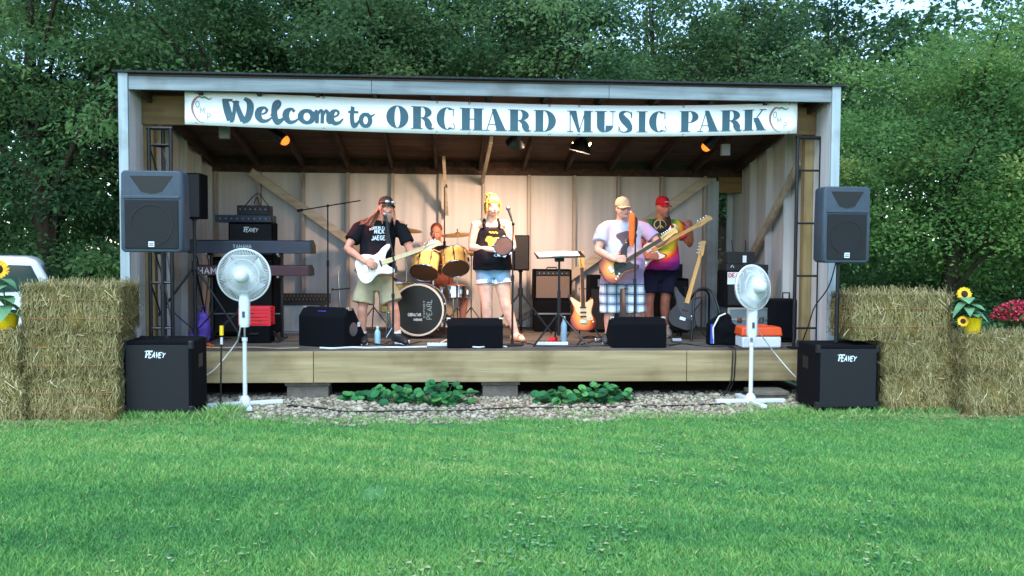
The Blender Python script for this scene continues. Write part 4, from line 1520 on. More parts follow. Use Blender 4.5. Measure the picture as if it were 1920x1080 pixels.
# straw shed on the grass around the stacks
rgs = np.random.default_rng(55)
n = 1500
side_ = rgs.random(n) > .5
sx_ = np.where(side_, rgs.normal(4.5, .7, n), rgs.normal(-4.2, .7, n))
sy_ = -1.12 - rgs.exponential(.16, n)
an = rgs.uniform(0, PI, n)
ln = rgs.uniform(.02, .10, n)
dx, dy = np.cos(an) * ln / 2, np.sin(an) * ln / 2
ox, oy = -np.sin(an) * .0018, np.cos(an) * .0018
zz_ = rgs.uniform(.02, .045, n)
co = np.stack([np.c_[sx_ - dx - ox, sy_ - dy - oy, zz_], np.c_[sx_ + dx - ox, sy_ + dy - oy, zz_ + .006], np.c_[sx_ + dx + ox, sy_ + dy + oy, zz_ + .006], np.c_[sx_ - dx + ox, sy_ - dy + oy, zz_]], 1).reshape(-1, 3)
tag(link('shed_straw', np_mesh('shed_straw', co, np.arange(n * 4).reshape(-1, 4), rgs.uniform(.4, 1, n)), M_straw), 'loose straws shed on the grass around the bales', 'straw', kind='stuff')

# ================================================================== SUNFLOWERS, PLANTER, WEEDS
M_petal = mat('yellow_petal', srgb(246, 200, 20), .6, var=.2, scale=20, col2=srgb(232, 160, 10))
M_disc = mat('brown_seed_disc', srgb(64, 36, 16), .9, var=.4, scale=60, bump=.6, bscale=150)
M_sleaf = mat('sunflower_leaf', srgb(92, 138, 96), .6, var=.25, scale=12)
M_stem = mat('green_stem', srgb(90, 128, 70), .7, var=.2)
M_ypot = mat('yellow_pot_foil', srgb(240, 206, 24), .4, var=.15, scale=10)


def leaf_blade(mb, p, d, up, L, W, droop=.3):
    d = Vector(d).normalized()
    s = d.cross(Vector(up)).normalized()
    u = s.cross(d)
    prof = [(0, .05), (.15, .6), (.35, 1), (.6, .85), (.85, .4), (1, .02)]
    vs, fs = [], []
    for q, w in prof:
        c = Vector(p) + d * (L * q) - Vector((0, 0, 1)) * (droop * L * q * q)
        vs += [c - s * (W / 2 * w) + u * (.06 * W * w), c, c + s * (W / 2 * w) + u * (.06 * W * w)]
    for i_ in range(len(prof) - 1):
        b = i_ * 3
        fs += [(b, b + 1, b + 4, b + 3), (b + 1, b + 2, b + 5, b + 4)]
    mb.add(vs, fs)


def sunflower(loc, heads, leaves, label, seed, pot_r=.085, pot_h=.15):
    rd = random.Random(seed)
    t = thing('sunflower', label, 'flower', loc)
    MB().lathe([(pot_r * .72, 0), (pot_r * .8, .01), (pot_r, pot_h), (pot_r * 1.1, pot_h + .012), (pot_r * .94, pot_h + .01), (pot_r * .9, pot_h - .02), (0, pot_h - .02)], None, 20).build('pot', M_ypot, t, smooth=50)
    st = MB()
    for (hx, hy, hz, r, dx, dy, dz) in heads:
        st.tube([(0, 0, pot_h - .02), (hx * .2, hy * .2, hz * .5), (hx * .8, hy + .03, hz * .9), (hx, hy + .02, hz)], [.009, .008, .007, .006], 6)
        d = Vector((dx, dy, dz)).normalized()
        q = d.to_track_quat('Z', 'Y').to_matrix().to_4x4()
        Mq = Matrix.Translation((hx, hy, hz)) @ q
        hd = MB().lathe([(r * .42, -.012), (r * .45, .006), (r * .3, .018), (0, .016)], Mq, 18).build('flower_head', M_disc, t, smooth=60)
        pm = MB()
        n = 17
        for ring in range(2):
            for k in range(n):
                a = 2 * PI * (k + ring * .5) / n + rd.uniform(-.06, .06)
                L = r * rd.uniform(.52, .66)
                w = r * .15
                b0 = r * .40
                cup = rd.uniform(.0, .25) * L
                loc_ = [(b0, -w * .4, .004 - ring * .004), (b0 + L * .5, -w, cup * .4 - ring * .006), (b0 + L, 0, cup - ring * .01), (b0 + L * .5, w, cup * .4 - ring * .006), (b0, w * .4, .004 - ring * .004)]
                pm.add([Mq @ Vector((p_[0] * math.cos(a) - p_[1] * math.sin(a), p_[0] * math.sin(a) + p_[1] * math.cos(a), p_[2])) for p_ in loc_], [(0, 1, 2, 3, 4)])
        pm.build('petal_ring', M_petal, hd)
    st.build('stem', M_stem, t, smooth=60)
    top = max(h[2] for h in heads)
    for k in range(leaves):
        q = .1 + .85 * k / leaves
        a = k * 2.4 + rd.uniform(-.4, .4)
        hx, hy, hz = heads[0][:3]
        p_ = (hx * q * .9, hy * q * .9, pot_h + (hz - pot_h) * q * .95)
        lm = MB()
        leaf_blade(lm, p_, (math.cos(a), math.sin(a) - .2, rd.uniform(-.1, .5)), (0, 0, 1), rd.uniform(.13, .24) * (1.15 - .4 * q), rd.uniform(.09, .15), rd.uniform(.2, .8))
        lm.build('leaf', M_sleaf, t, smooth=60)
    return t


pl = at(14, 622, -.92)
sunflower((pl.x, -.92, POT_L + .004), [(-.05, -.05, Z(506, -.97, 6) - POT_L, .095, .25, -1, .15)], 15, 'potted sunflower with one bloom on the bale beside the tall stack', 5, .10, .14)
shrub_pot = at(1822, 648, -.98)
zpr = Z(630, -1.14, 1850)
sunflower((X(1822, -.98, 630), -.98, zpr + .004), [(-.10, -.02, Z(552, -1.0, 1802) - zpr, .075, -.1, -1, .2), (-.13, -.06, .13, .055, -.4, -1, .3)], 16, 'potted sunflower with two blooms wedged between the two bale stacks', 6, .085, .15)

# dark planter of red flowers
px_ = X(1930, .6, 600)
zpl = 0.0
t = thing('flower_planter', 'dark planter full of red flowers standing beyond the low bale stack', 'planter', (px_, .6, 0))
zt_ = Z(612, .6, 1915)
MB().lathe([(.20, 0), (.21, .02), (.27, zt_ - .03), (.29, zt_), (.26, zt_), (.25, zt_ - .05), (0, zt_ - .05)], None, 26).build('tub', mat('slate_tub', srgb(60, 68, 82), .6, var=.2), t, smooth=45)
rgp = np.random.default_rng(91)
n = 1800
d = rgp.normal(size=(n, 3)); d /= np.linalg.norm(d, axis=1)[:, None]
pos = d * (rgp.random(n) ** .5)[:, None] * (.36, .34, .17) + (0, 0, zt_ + .10)
v, f = leaf_quads(pos, (0, 0, 1), .06, rgp, .35)
link('foliage', np_mesh('foliage', v, f, rgp.random(n) * .8), M_leafC, t)
M_red = tint_mat('red_petals', [(0, srgb(120, 16, 44)), (.5, srgb(190, 34, 66)), (1, srgb(222, 96, 116))], .6, .2)
n = 2600
d = rgp.normal(size=(n, 3)); d /= np.linalg.norm(d, axis=1)[:, None]
d[:, 2] = np.abs(d[:, 2]) * 1.1 - .1
pos = d * (.38, .36, .20) * rgp.uniform(.85, 1.08, n)[:, None] + (0, 0, zt_ + .10)
cl_ = np.sin(pos[:, 0] * 23) * np.sin(pos[:, 1] * 21 + 1) * np.sin(pos[:, 2] * 25) > -.25
pos = pos[cl_]
v, f = leaf_quads(pos, (0, 0, 1), .034, rgp, .45)
link('blossoms', np_mesh('blossoms', v, f, rgp.random(len(pos))), M_red, t)

# hollyhock weeds under the deck edge
M_weed = tint_mat('weed_leaf', [(0, srgb(24, 78, 50)), (.5, srgb(44, 118, 68)), (1, srgb(96, 160, 84))], .6, .3)
for k, (px, pyy, w, n, lb) in enumerate(((672, 752, .16, 26, 'small leafy weed beside the block pier under the deck edge'), (737, 757, .24, 44, 'large round leaved weed growing under the deck edge below the guitarist'),
                                        (828, 760, .28, 52, 'broad bright green weed growing under the deck edge below the drum kit'), (1062, 757, .30, 46, 'spreading leafy weed growing under the deck edge below the music stand'),
                                        (1128, 755, .24, 40, 'round leaved weed growing under the deck edge below the plaid shorts'), (1160, 752, .14, 16, 'small seedling weed growing under the deck edge by the wedge'))):
    p = on_floor(px, pyy, 0)
    rd = random.Random(k + 60)
    hw_ = (.10, .20, .24, .15, .21, .08)[k]
    t = thing('weed', lb, 'plant', (p.x, p.y, 0), 0, 'weeds growing under the deck edge')
    for j in range(int(n * 1.5)):
        a = rd.uniform(0, 2 * PI)
        r = 1.2 * w * rd.random() ** .6
        z = rd.uniform(.02, hw_) * (1 - .3 * (r / w) ** 2)
        c = Vector((r * math.cos(a), r * math.sin(a) * .55, z))
        m2 = MB()
        rr = rd.uniform(.026, .056)
        q = Vector((rd.uniform(-.5, .5), rd.uniform(-.9, .1), 1)).to_track_quat('Z', 'Y').to_matrix().to_4x4()
        ring = []
        for i_ in range(10):
            an = 2 * PI * i_ / 10
            rv = rr * (1 + .12 * math.sin(5 * an))
            ring.append(Matrix.Translation(c) @ q @ Vector((rv * math.cos(an), rv * math.sin(an), .25 * rv)))
        m2.add([Matrix.Translation(c) @ q @ Vector((0, 0, 0))] + ring, [(0, 1 + i_, 1 + (i_ + 1) % 10) for i_ in range(10)])
        m2.tube([(c.x * .3, c.y * .3, 0), tuple(c)], .003, 3)
        me = m2.mesh('leaf')
        at_ = me.attributes.new('tint', 'FLOAT', 'FACE')
        tv = rd.random()
        at_.data.foreach_set('value', [tv] * len(me.polygons))
        link('leaf', me, M_weed, t)

# ================================================================== VAN BEHIND THE BALES
M_van = mat('white_car_paint', srgb(226, 230, 232), .25, var=.03, scale=3, spec=.6)
M_glass = mat('dark_car_glass', srgb(36, 58, 62), .08, var=.1, scale=2, spec=.8)
M_tyre = mat('tyre_rubber', srgb(18, 18, 18), .9, var=.2)
M_tail = mat('red_tail_lamp', srgb(140, 16, 20), .3, var=.1)
VY = 2.4
vx = X(112, VY, 530)
VH = Z(480, VY, 40)
van = thing('parked_van', 'white van with dark side windows parked behind the tall bale stack', 'van', (vx, VY, 0), R(22))
W_ = 1.8
# side profile: rear at x = 0, front towards -x
prof = [(-.05, .30), (0, .55), (-.03, .95), (-.10, 1.12), (-.24, VH - .06), (-.38, VH - .01), (-.9, VH), (-2.4, VH), (-2.9, VH - .06), (-3.6, 1.02), (-4.45, .90), (-4.6, .70), (-4.6, .34), (-4.4, .26), (-.2, .26)]
Mv = Matrix(((1, 0, 0, 0), (0, 0, 1, 0), (0, 1, 0, 0), (0, 0, 0, 1)))
pts = prof[::-1]
bo = MB().prism(pts, 0, W_, Mv).build('body', M_van, van, bevel=.06, seg=3, smooth=40)
for (poly) in ([(-.18, 1.04), (-.32, VH - .12), (-.78, VH - .10), (-.78, 1.02)], [(-.86, 1.02), (-.86, VH - .10), (-1.75, VH - .09), (-1.75, 1.02)], [(-1.84, 1.02), (-1.84, VH - .09), (-2.75, VH - .12), (-3.25, 1.02)]):
    for s, y0 in ((0, -.006), (1, W_ - .004)):
        MB().prism(poly, y0, y0 + .012, Mv).build('side_window', M_glass, van)
MB().add([(-.02, .2, 1.08), (-.02, W_ - .2, 1.08), (-.185, W_ - .24, VH - .12), (-.185, .24, VH - .12)], [(0, 1, 2, 3)]).build('rear_window', M_glass, van)
for xx in (-.95, -3.75):
    for yy in (.02, W_ - .24):
        wl = MB().lathe([(.2, -.11), (.31, -.11), (.33, -.08), (.33, .08), (.31, .11), (.2, .11)], Mx((xx, yy + .11, .33), (R(90), 0, 0)), 24).build('wheel', M_tyre, van, smooth=40)
        MB().lathe([(0, -.09), (.19, -.1), (.2, -.08), (.2, .08), (.19, .1), (0, .09)], Mx((xx, yy + .11, .33), (R(90), 0, 0)), 20).build('rim', M_metal, wl, smooth=40)
for yy in (.02, W_ - .14):
    MB().box(-.03, .012, yy, yy + .12, .68, 1.0).build('tail_lamp', M_tail, van, bevel=.01)
for xx in (-1.2, -2.1):
    MB().box(xx - .08, xx + .08, -.03, -.002, .90, .925).build('door_handle', M_van, van)

# ================================================================== GUITARS
M_maple = wood_mat('maple_neck', srgb(196, 150, 84), srgb(222, 178, 108), 'x', .4, 20, .05, False, .1)
M_maplepale = wood_mat('pale_maple_neck', srgb(214, 190, 142), srgb(232, 212, 168), 'x', .4, 20, .05, False, .1)
M_rose = mat('rosewood', srgb(58, 36, 26), .5, var=.2, scale=30)
M_gwhite = mat('white_guitar_lacquer', srgb(232, 234, 230), .2, var=.02, spec=.6)
M_guard_w = mat('white_pickguard', srgb(230, 228, 216), .35, var=.03)
M_guard_c = mat('cream_pickguard', srgb(226, 206, 166), .35, var=.04)
M_guard_b = mat('black_pickguard', srgb(16, 17, 20), .45, var=.05)
M_gred = mat('red_guitar_lacquer', srgb(150, 24, 22), .22, var=.05, spec=.6)
M_gblack = mat('black_guitar_lacquer', srgb(10, 10, 12), .42, var=.05, spec=.35)
M_chrome = mat('chrome', srgb(206, 208, 210), .15, 1.0, var=.05)
M_strap = mat('black_strap', srgb(24, 24, 28), .8, var=.2)


def sunburst():
    m = bpy.data.materials.new('sunburst_lacquer')
    m.use_nodes = True
    N, L = m.node_tree.nodes, m.node_tree.links
    bs = N['Principled BSDF']
    bs.inputs['Roughness'].default_value = .2
    tc = N.new('ShaderNodeTexCoord')
    mp = N.new('ShaderNodeMapping')
    mp.inputs['Location'].default_value = (-.28, 0, 0)
    mp.inputs['Scale'].default_value = (3.6, 5.2, 0)
    gr = N.new('ShaderNodeTexGradient')
    gr.gradient_type = 'SPHERICAL'
    rp = N.new('ShaderNodeValToRGB')
    e = rp.color_ramp.elements
    e[0].position, e[0].color = .08, srgb(40, 16, 10)
    e[1].position, e[1].color = .62, srgb(240, 168, 60)
    k = e.new(.28)
    k.color = srgb(172, 66, 20)
    L.new(tc.outputs['Object'], mp.inputs[0])
    L.new(mp.outputs[0], gr.inputs[0])
    L.new(gr.outputs[0], rp.inputs[0])
    L.new(rp.outputs[0], bs.inputs['Base Color'])
    return m


M_burst = sunburst()
BODY = [(-.118, .02), (-.11, .085), (-.065, .14), (.005, .158), (.07, .135), (.115, .112), (.165, .12), (.225, .155), (.285, .176), (.322, .166), (.305, .13), (.25, .09), (.226, .05), (.224, .028),
        (.224, -.028), (.236, -.06), (.272, -.095), (.286, -.122), (.262, -.144), (.2, -.136), (.14, -.112), (.09, -.105), (.04, -.126), (-.01, -.155), (-.07, -.154), (-.108, -.112), (-.122, -.045)]
GUARD = [(.02, -.02), (.0, -.075), (.03, -.115), (.075, -.098), (.13, -.098), (.2, -.12), (.25, -.125), (.262, -.11), (.226, -.06), (.222, -.03), (.222, .03), (.235, .06), (.285, .135), (.265, .15), (.2, .122), (.16, .098), (.12, .09), (.08, .06), (.04, .02)]


def closed_curve(pts, n=4):
    P = [np.array(p, float) for p in pts]
    out = []
    m = len(P)
    for i in range(m):
        a, b, c, d = P[i - 1], P[i], P[(i + 1) % m], P[(i + 2) % m]
        for k in range(n):
            t = k / n
            out.append(tuple(.5 * ((2 * b) + (-a + c) * t + (2 * a - 5 * b + 4 * c - d) * t * t + (-a + 3 * b - 3 * c + d) * t ** 3)))
    return out


def ccw(p):
    a = sum(p[i][0] * p[(i + 1) % len(p)][1] - p[(i + 1) % len(p)][0] * p[i][1] for i in range(len(p)))
    return p if a > 0 else p[::-1]


def guitar(label, mbody, mguard, mneck, O, head, normal=(0, -1, .1), bass=False, fing=None, group='electric guitars', name='electric_guitar'):
    """O: bridge point; head: a point along the neck; local x runs up the neck, z faces out."""
    O = Vector(O)
    xa = (Vector(head) - O).normalized()
    za = Vector(normal)
    za = (za - xa * za.dot(xa)).normalized()
    ya = za.cross(xa)
    t = thing(name, label, 'guitar', O[:], 0, group)
    Mg = Matrix((xa, ya, za)).transposed().to_4x4()
    t.rotation_euler = Mg.to_euler()
    k = 1.0 if not bass else 1.12
    S = lambda P: [(p[0] * k, p[1] * k) for p in P]
    body = MB().prism(ccw(S(closed_curve(BODY))), -.045, 0).build('body', mbody, t, bevel=.010, smooth=40)
    MB().prism(ccw(S(closed_curve(GUARD))), .0005, .003).build('pickguard', mguard, t)
    nl = .648 * k * (1.12 if bass else 1.0)
    w0, w1 = .028, .021
    nk = MB().add([(.17 * k, -w0, -.018), (.17 * k, w0, -.018), (.17 * k, w0, .008), (.17 * k, -w0, .008), (nl, -w1, -.018), (nl, w1, -.018), (nl, w1, .008), (nl, -w1, .008)],
                  [(0, 1, 2, 3), (7, 6, 5, 4), (0, 4, 5, 1), (1, 5, 6, 2), (2, 6, 7, 3), (3, 7, 4, 0)]).build('neck', mneck, t, bevel=.005)
    MB().box(.172 * k, nl - .002, -.021, .021, .0085, .012).build('fingerboard', fing or mneck, nk)
    hs = [(nl, -.021), (nl + .03, -.034), (nl + .09, -.030), (nl + .16, -.022), (nl + .195, -.03), (nl + .205, .0), (nl + .185, .035), (nl + .15, .044), (nl + .03, .030), (nl, .021)]
    hd = MB().prism(ccw(closed_curve(hs, 3)), -.014, .0).build('headstock', mneck, t)
    for i_ in range(4 if bass else 6):
        xx = nl + .035 + i_ * (.04 if bass else .024)
        MB().lathe([(.004, 0), (.004, .010)], Mx((xx, .016, 0)), 6).build('tuner_post', M_chrome, hd)
        MB().box(xx - .006, xx + .006, .036 + i_ * .001, .054 + i_ * .001, -.012, -.004).build('tuner', M_chrome, hd, bevel=.002)
    for xx in ((.05, .10, .16) if not bass else (.09,)):
        MB().box(xx * k - .009, xx * k + .009, -.038, .038, .0035, .009).build('pickup', M_guard_b if mguard is not M_guard_b else M_gblack, body, bevel=.003)
    MB().box(-.03, .012, -.036, .036, .001, .012).build('bridge', M_chrome, body, bevel=.002)
    for (xx, yy) in ((.045, -.085), (.015, -.10), (-.015, -.115)):
        MB().lathe([(.012, .003), (.010, .016)], Mx((xx * k, yy * k, 0)), 10).build('knob', M_chrome if bass else M_guard_w, body)
    st = MB()
    ns = 4 if bass else 6
    for i_ in range(ns):
        yy = (i_ - (ns - 1) / 2) / ns
        st.tube([(-.01, yy * .06, .013), (nl, yy * .042, .0135), (nl + .04 + i_ * .02, .012, .006)], .0009, 3)
    st.build('strings', M_chrome, t)
    return t


def strap(parent, pts, w=.05):
    mb = MB()
    inv = parent.matrix_basis.inverted()
    P = [inv @ Vector(tuple(p)) for p in catmull([tuple(q) for q in pts], 8)]
    vs, fs = [], []
    for i_, p in enumerate(P):
        a, b = P[max(0, i_ - 1)], P[min(len(P) - 1, i_ + 1)]
        d = (b - a).normalized()
        s = d.cross(Vector((0, 0, 1)))
        s = s.normalized() if s.length > 1e-4 else Vector((1, 0, 0))
        vs += [p - s * w / 2, p + s * w / 2]
    fs = [(2 * i_, 2 * i_ + 1, 2 * i_ + 3, 2 * i_ + 2) for i_ in range(len(P) - 1)]
    o = mb.add(vs, fs).build('strap', M_strap, parent, smooth=60)
    s = o.modifiers.new('thick', 'SOLIDIFY')
    s.thickness = .004
    return o


# guitars on stands ------------------------------------------------
def guitar_stand(x, y, label, h=.62, rot=0.0):
    t = thing('guitar_stand', label, 'stand', (x, y, DECK), rot)
    for a in (-150, -30, 90):
        d = Vector((math.cos(R(a)), math.sin(R(a)), 0))
        MB().tube([(0, 0, .30), d * .26], .009, 6).build('leg', M_blackm, t)
    MB().tube([(0, 0, .22), (0, .03, h)], .010, 8).build('stem', M_blackm, t, smooth=60)
    MB().tube([(-.09, -.10, .15), (-.09, -.02, .12), (.09, -.02, .12), (.09, -.10, .15)], .009, 6).build('cradle', M_black, t)
    MB().tube([(-.045, -.03, h), (-.03, .03, h), (.03, .03, h), (.045, -.03, h)], .008, 6).build('neck_yoke', M_black, t)
    return t


p = at(1094, 596, 1.25)
guitar_stand(p.x, 1.34, 'black stand holding the sunburst guitar behind the music stand', .60)
guitar('sunburst guitar with cream pickguard standing upright behind the music stand', M_burst, M_guard_c, M_maple, (p.x, 1.25, DECK + .22), (p.x - .01, 1.37, DECK + .9), (0, -1, .18), fing=M_rose)
p0, p1 = at(1262, 610, 1.05), at(1312, 482, 1.35)
guitar_stand(X(1290, 1.25, 600), 1.32, 'black stand holding the black bass beside the amplifier pile', .62, R(10))
hoop = thing('hoop_stand', 'black tubular hoop stand over the leaning black bass', 'stand', (X(1318, 1.12, 600), 1.12, DECK))
for y_, w_, h_ in ((-.10, .17, .62), (.16, .15, .60)):
    pts = [(-w_ - .03, y_ * 2.2, .01), (-w_ * .9, y_ * 1.3, h_ * .6), (-w_ * .6, y_ * .4 + .02, h_ * .92), (0, y_ * .2 + .02, h_), (w_ * .6, y_ * .4 + .02, h_ * .92), (w_ * .9, y_ * 1.3, h_ * .6), (w_ + .03, y_ * 2.2, .01)]
    MB().tube([tuple(q) for q in catmull(pts, 5)], .013, 8).build('hoop', M_blackm, hoop, smooth=60)
guitar('black bass guitar leaning on its stand beside the amplifier pile', M_gblack, M_guard_b, M_maple, (X(1281, 1.12, 580), 1.14, DECK + .26), at(1313, 478, 1.34), (-.15, -1, .2), True)


# ================================================================== STANDS AND MICROPHONES
M_mic = mat('microphone_grille', srgb(150, 150, 150), .4, .8, var=.2, scale=200)
M_orange = mat('orange_cloth', srgb(236, 104, 26), .8, var=.15, scale=20, bump=.3, bscale=60)


def mic_stand(px, y, ztop_py, mic_px, mic_py, mic_y, label, tripod=False, base_r=.13, boom_from=None, mic=True, tail=None):
    x = X(px, y, 560)
    t = thing('microphone_stand', label, 'stand', (x, y, DECK), 0, 'microphone stands')
    zt_ = Z(ztop_py, y, px) - DECK
    if tripod:
        for a in (-90, 30, 150):
            d = Vector((math.cos(R(a)), math.sin(R(a)), 0))
            MB().tube([(0, 0, .16), d * .30 + Vector((0, 0, .008))], .009, 6).build('leg', M_blackm, t)
    else:
        MB().lathe([(base_r, 0), (base_r, .012), (base_r * .8, .022), (.02, .03), (.016, .05)], None, 26).build('base', M_blackm, t, smooth=40)
    MB().tube([(0, 0, .03), (0, 0, zt_ * .55)], .012, 8).build('lower_tube', M_blackm, t, smooth=60)
    MB().tube([(0, 0, zt_ * .55), (0, 0, zt_)], .009, 8).build('upper_tube', M_blackm, t, smooth=60)
    MB().tube([(0, 0, zt_ * .53), (0, 0, zt_ * .58)], .018, 8).build('clutch', M_black, t, smooth=60)
    e = at(mic_px, mic_py, mic_y) - Vector((x, y, DECK))
    s = Vector((0, 0, zt_))
    d = (e - s)
    if d.length > .08:
        d.normalize()
        s0 = s - d * (.22 if tail is None else tail)
        MB().tube([s0, e - d * .1 if mic else e], .008, 6).build('boom', M_blackm, t, smooth=60)
        MB().ball(s[:], .020, n=10).build('boom_clamp', M_black, t, smooth=60)
        if (.22 if tail is None else tail) > .1:
            MB().tube([s0 - d * .05, s0 + d * .02], .017, 8).build('counterweight', M_black, t)
    else:
        d = Vector((0, -.2, 1)).normalized()
    if mic:
        mt = thing('microphone', 'microphone clipped on the ' + label, 'microphone', (e + Vector((x, y, DECK)))[:], 0, 'vocal microphones')
        dd = Vector((d.x, d.y, max(d.z, -.1))).normalized() if tripod else d
        MB().tube([-dd * .17, -dd * .02], [.010, .016], 10).build('handle', M_black, mt, smooth=60)
        MB().ball((0, 0, 0), .027, n=12).build('grille', M_mic, mt, smooth=80)
    return t, x


mic_stand(737, .42, 478, 722, 402, .50, 'slim boom stand in front of the guitarist in the black shirt', tail=.15)
mic_stand(961, .55, 420, 953, 391, .66, 'straight stand in front of the singer', tail=.0)
st4, x4 = mic_stand(1190, .42, 430, 1184, 399, .50, 'stand with the orange cloth facing the plaid shorts guitarist', tail=.0)
mic_stand(615, 1.75, 386, 676, 376, 1.72, 'bare boom stand beside the mixing console', True, mic=False, tail=.33)
mic_stand(833, 2.35, 330, 838, 352, 2.3, 'tall overhead stand behind the drummer', True, mic=False, tail=.0)
# orange cloth on the stand
p = at(1184, 430, .40)
t = thing('orange_sleeve', 'long orange cloth sleeve hanging on a microphone stand', 'cloth', (p.x, .385, p.z))
MB().loft([(0, 0, -.19, .018, .016), (0, 0, -.15, .028, .020), (.002, 0, -.05, .034, .024), (0, 0, .07, .036, .024), (.004, 0, .15, .033, .022), (.006, .01, .18, .03, .02)], 16).build('sleeve', M_orange, t, smooth=60)
MB().tube([(.004, .0, .17), (.004, .02, .20), (.004, .03, .20)], .006, 5).build('loop', M_orange, t)

# black pole with the yellow collar on a white foot, at the front left
t = thing('pole_stand', 'thin black pole with a yellow grip on a white foot beside the bass bin', 'stand', (X(413, -.40, 700), -.40, 0))
H_ = Z(612, -.40, 415)
MB().lathe([(.115, 0), (.115, .010), (.08, .026), (.016, .036)], None, 22).build('foot', M_fan, t, smooth=40)
MB().tube([(0, 0, .03), (.012, .02, H_)], .009, 8).build('tube', M_blackm, t, smooth=60)
MB().tube([(.0115, .019, H_ - .09), (.012, .02, H_ + .005)], .020, 10).build('yellow_grip', M_ypot, t, smooth=40)
MB().tube([(.011, .018, H_ - .18), (.0113, .0185, H_ - .11)], .013, 8).build('pale_band', M_fan, t, smooth=40)

# music stand ------------------------------------------------------
x0 = X(1048, .62, 560)
zt_ = Z(478, .62, 1048) - DECK
t = thing('music_stand', 'black music stand with papers lying on its flat desk', 'stand', (x0, .62, DECK))
for a in (-140, -40, 90):
    d = Vector((math.cos(R(a)), math.sin(R(a)), 0))
    MB().tube([(0, 0, .36), d * .40 + Vector((0, 0, .01))], .011, 6).build('leg', M_blackm, t)
MB().tube([(0, 0, .10), (0, 0, zt_ * .6)], .019, 10).build('lower_tube', M_blackm, t, smooth=60)
MB().tube([(0, 0, zt_ * .6), (0, 0, zt_ - .02)], .013, 10).build('upper_tube', M_blackm, t, smooth=60)
Md = Mx((0, 0, zt_), (R(10), R(-2), 0))
MB().box(-.27, .27, -.17, .17, -.006, .006, Md).build('desk', M_black, t, bevel=.004)
MB().box(-.05, .05, -.04, .04, -.07, -.007, Md).build('desk_bracket', M_black, t)
pp = thing('sheet_music', 'white song sheets spread on the music stand', 'paper', (x0, .62, DECK))
for k, (a, b, r_) in enumerate(((-.25, -.02, .05), (.0, .22, -.04), (-.12, .12, .12))):
    MB().box(a, b, -.14, .15, .008 + k * .003, .010 + k * .003, Md @ Mx(rot=(0, 0, r_))).build('sheet', M_guard_w, pp)

# tripod speaker stands -------------------------------------------
def tripod_speaker(px0, px1, py0, py1, y, label_s, label_b, spread=.5, hub_py=None, rot=0.0, D=.3, cap=True):
    a, b = X(px0, y, py0), X(px1, y, py0)
    z1, z0 = Z(py0, y, px0), Z(py1, y, px0)
    cx = (a + b) / 2
    t = thing('tripod_speaker_stand', label_s, 'stand', (cx, y, DECK))
    hub = (z0 - DECK) * .62 if hub_py is None else Z(hub_py, y, cx) - DECK
    MB().tube([(0, 0, .12), (0, 0, z0 - DECK - .02)], .019, 10).build('pole', M_blackm, t, smooth=60)
    MB().tube([(0, 0, hub - .04), (0, 0, hub + .05)], .032, 10).build('hub', M_black, t, smooth=60)
    MB().tube([(0, 0, .12), (0, 0, .18)], .028, 10).build('lower_hub', M_black, t, smooth=60)
    for an in (-160, -20, 85):
        d = Vector((math.cos(R(an)), math.sin(R(an)) * .7, 0))
        MB().tube([(0, 0, hub), d * spread + Vector((0, 0, .012))], .013, 8).build('leg', M_blackm, t, smooth=60)
        MB().tube([(0, 0, .15), d * (spread * .5) + Vector((0, 0, hub * .5))], .007, 6).build('leg_brace', M_blackm, t)
    s = thing('stage_speaker', label_b, 'speaker', (cx, y, z0), rot)
    w, H = b - a, z1 - z0
    MB().box(-w / 2, w / 2, -D / 2, D / 2, 0, H).build('cabinet', M_carpet, s, bevel=.012)
    MB().box(-w / 2 + .015, w / 2 - .015, -D / 2 - .008, -D / 2 + .004, .015, H - .015).build('grille', M_grille, s, bevel=.003)
    MB().lathe([(.03, -.02), (.03, 0)], None, 12).build('pole_socket', M_black, s)


tripod_speaker(344, 383, 326, 410, .62, 'black tripod speaker stand with crossing legs beside the truss tower', 'small black speaker behind the grey loudspeaker by the keyboards', .62, 496)
tripod_speaker(962, 991, 441, 507, 1.9, 'black tripod speaker stand behind the singer', 'tall narrow black speaker on a tripod behind the singer', .42, 545)

# ================================================================== KEYBOARD RIG
M_keyblue = mat('keyboard_dark_blue', srgb(34, 44, 60), .4, var=.15, scale=10)
M_maroon = mat('maroon_keyboard_case', srgb(66, 34, 42), .5, var=.15, scale=10)
M_redbox = mat('red_plastic', srgb(214, 26, 44), .45, var=.1, scale=10)
M_purple = mat('purple_fabric', srgb(82, 56, 150), .85, var=.2, scale=10, bump=.3)
M_ivory = mat('ivory_keys', srgb(222, 220, 208), .35, var=.03)


def box_thing(name, label, cat, px0, px1, py0, py1, y, D, m, bevel=.012, rest=None, rot=0.0):
    a, b = X(px0, y, (py0 + py1) / 2), X(px1, y, (py0 + py1) / 2)
    z1 = Z(py0, y, (px0 + px1) / 2)
    z0 = DECK if py1 is None else Z(py1, y, (px0 + px1) / 2)
    if rest is not None:
        z0 = rest
    t = thing(name, label, cat, ((a + b) / 2, y, z0), rot)
    w, H = b - a, z1 - z0
    MB().box(-w / 2, w / 2, 0, D, 0, H).build('case', m, t, bevel=bevel)
    return t, w, H, z0


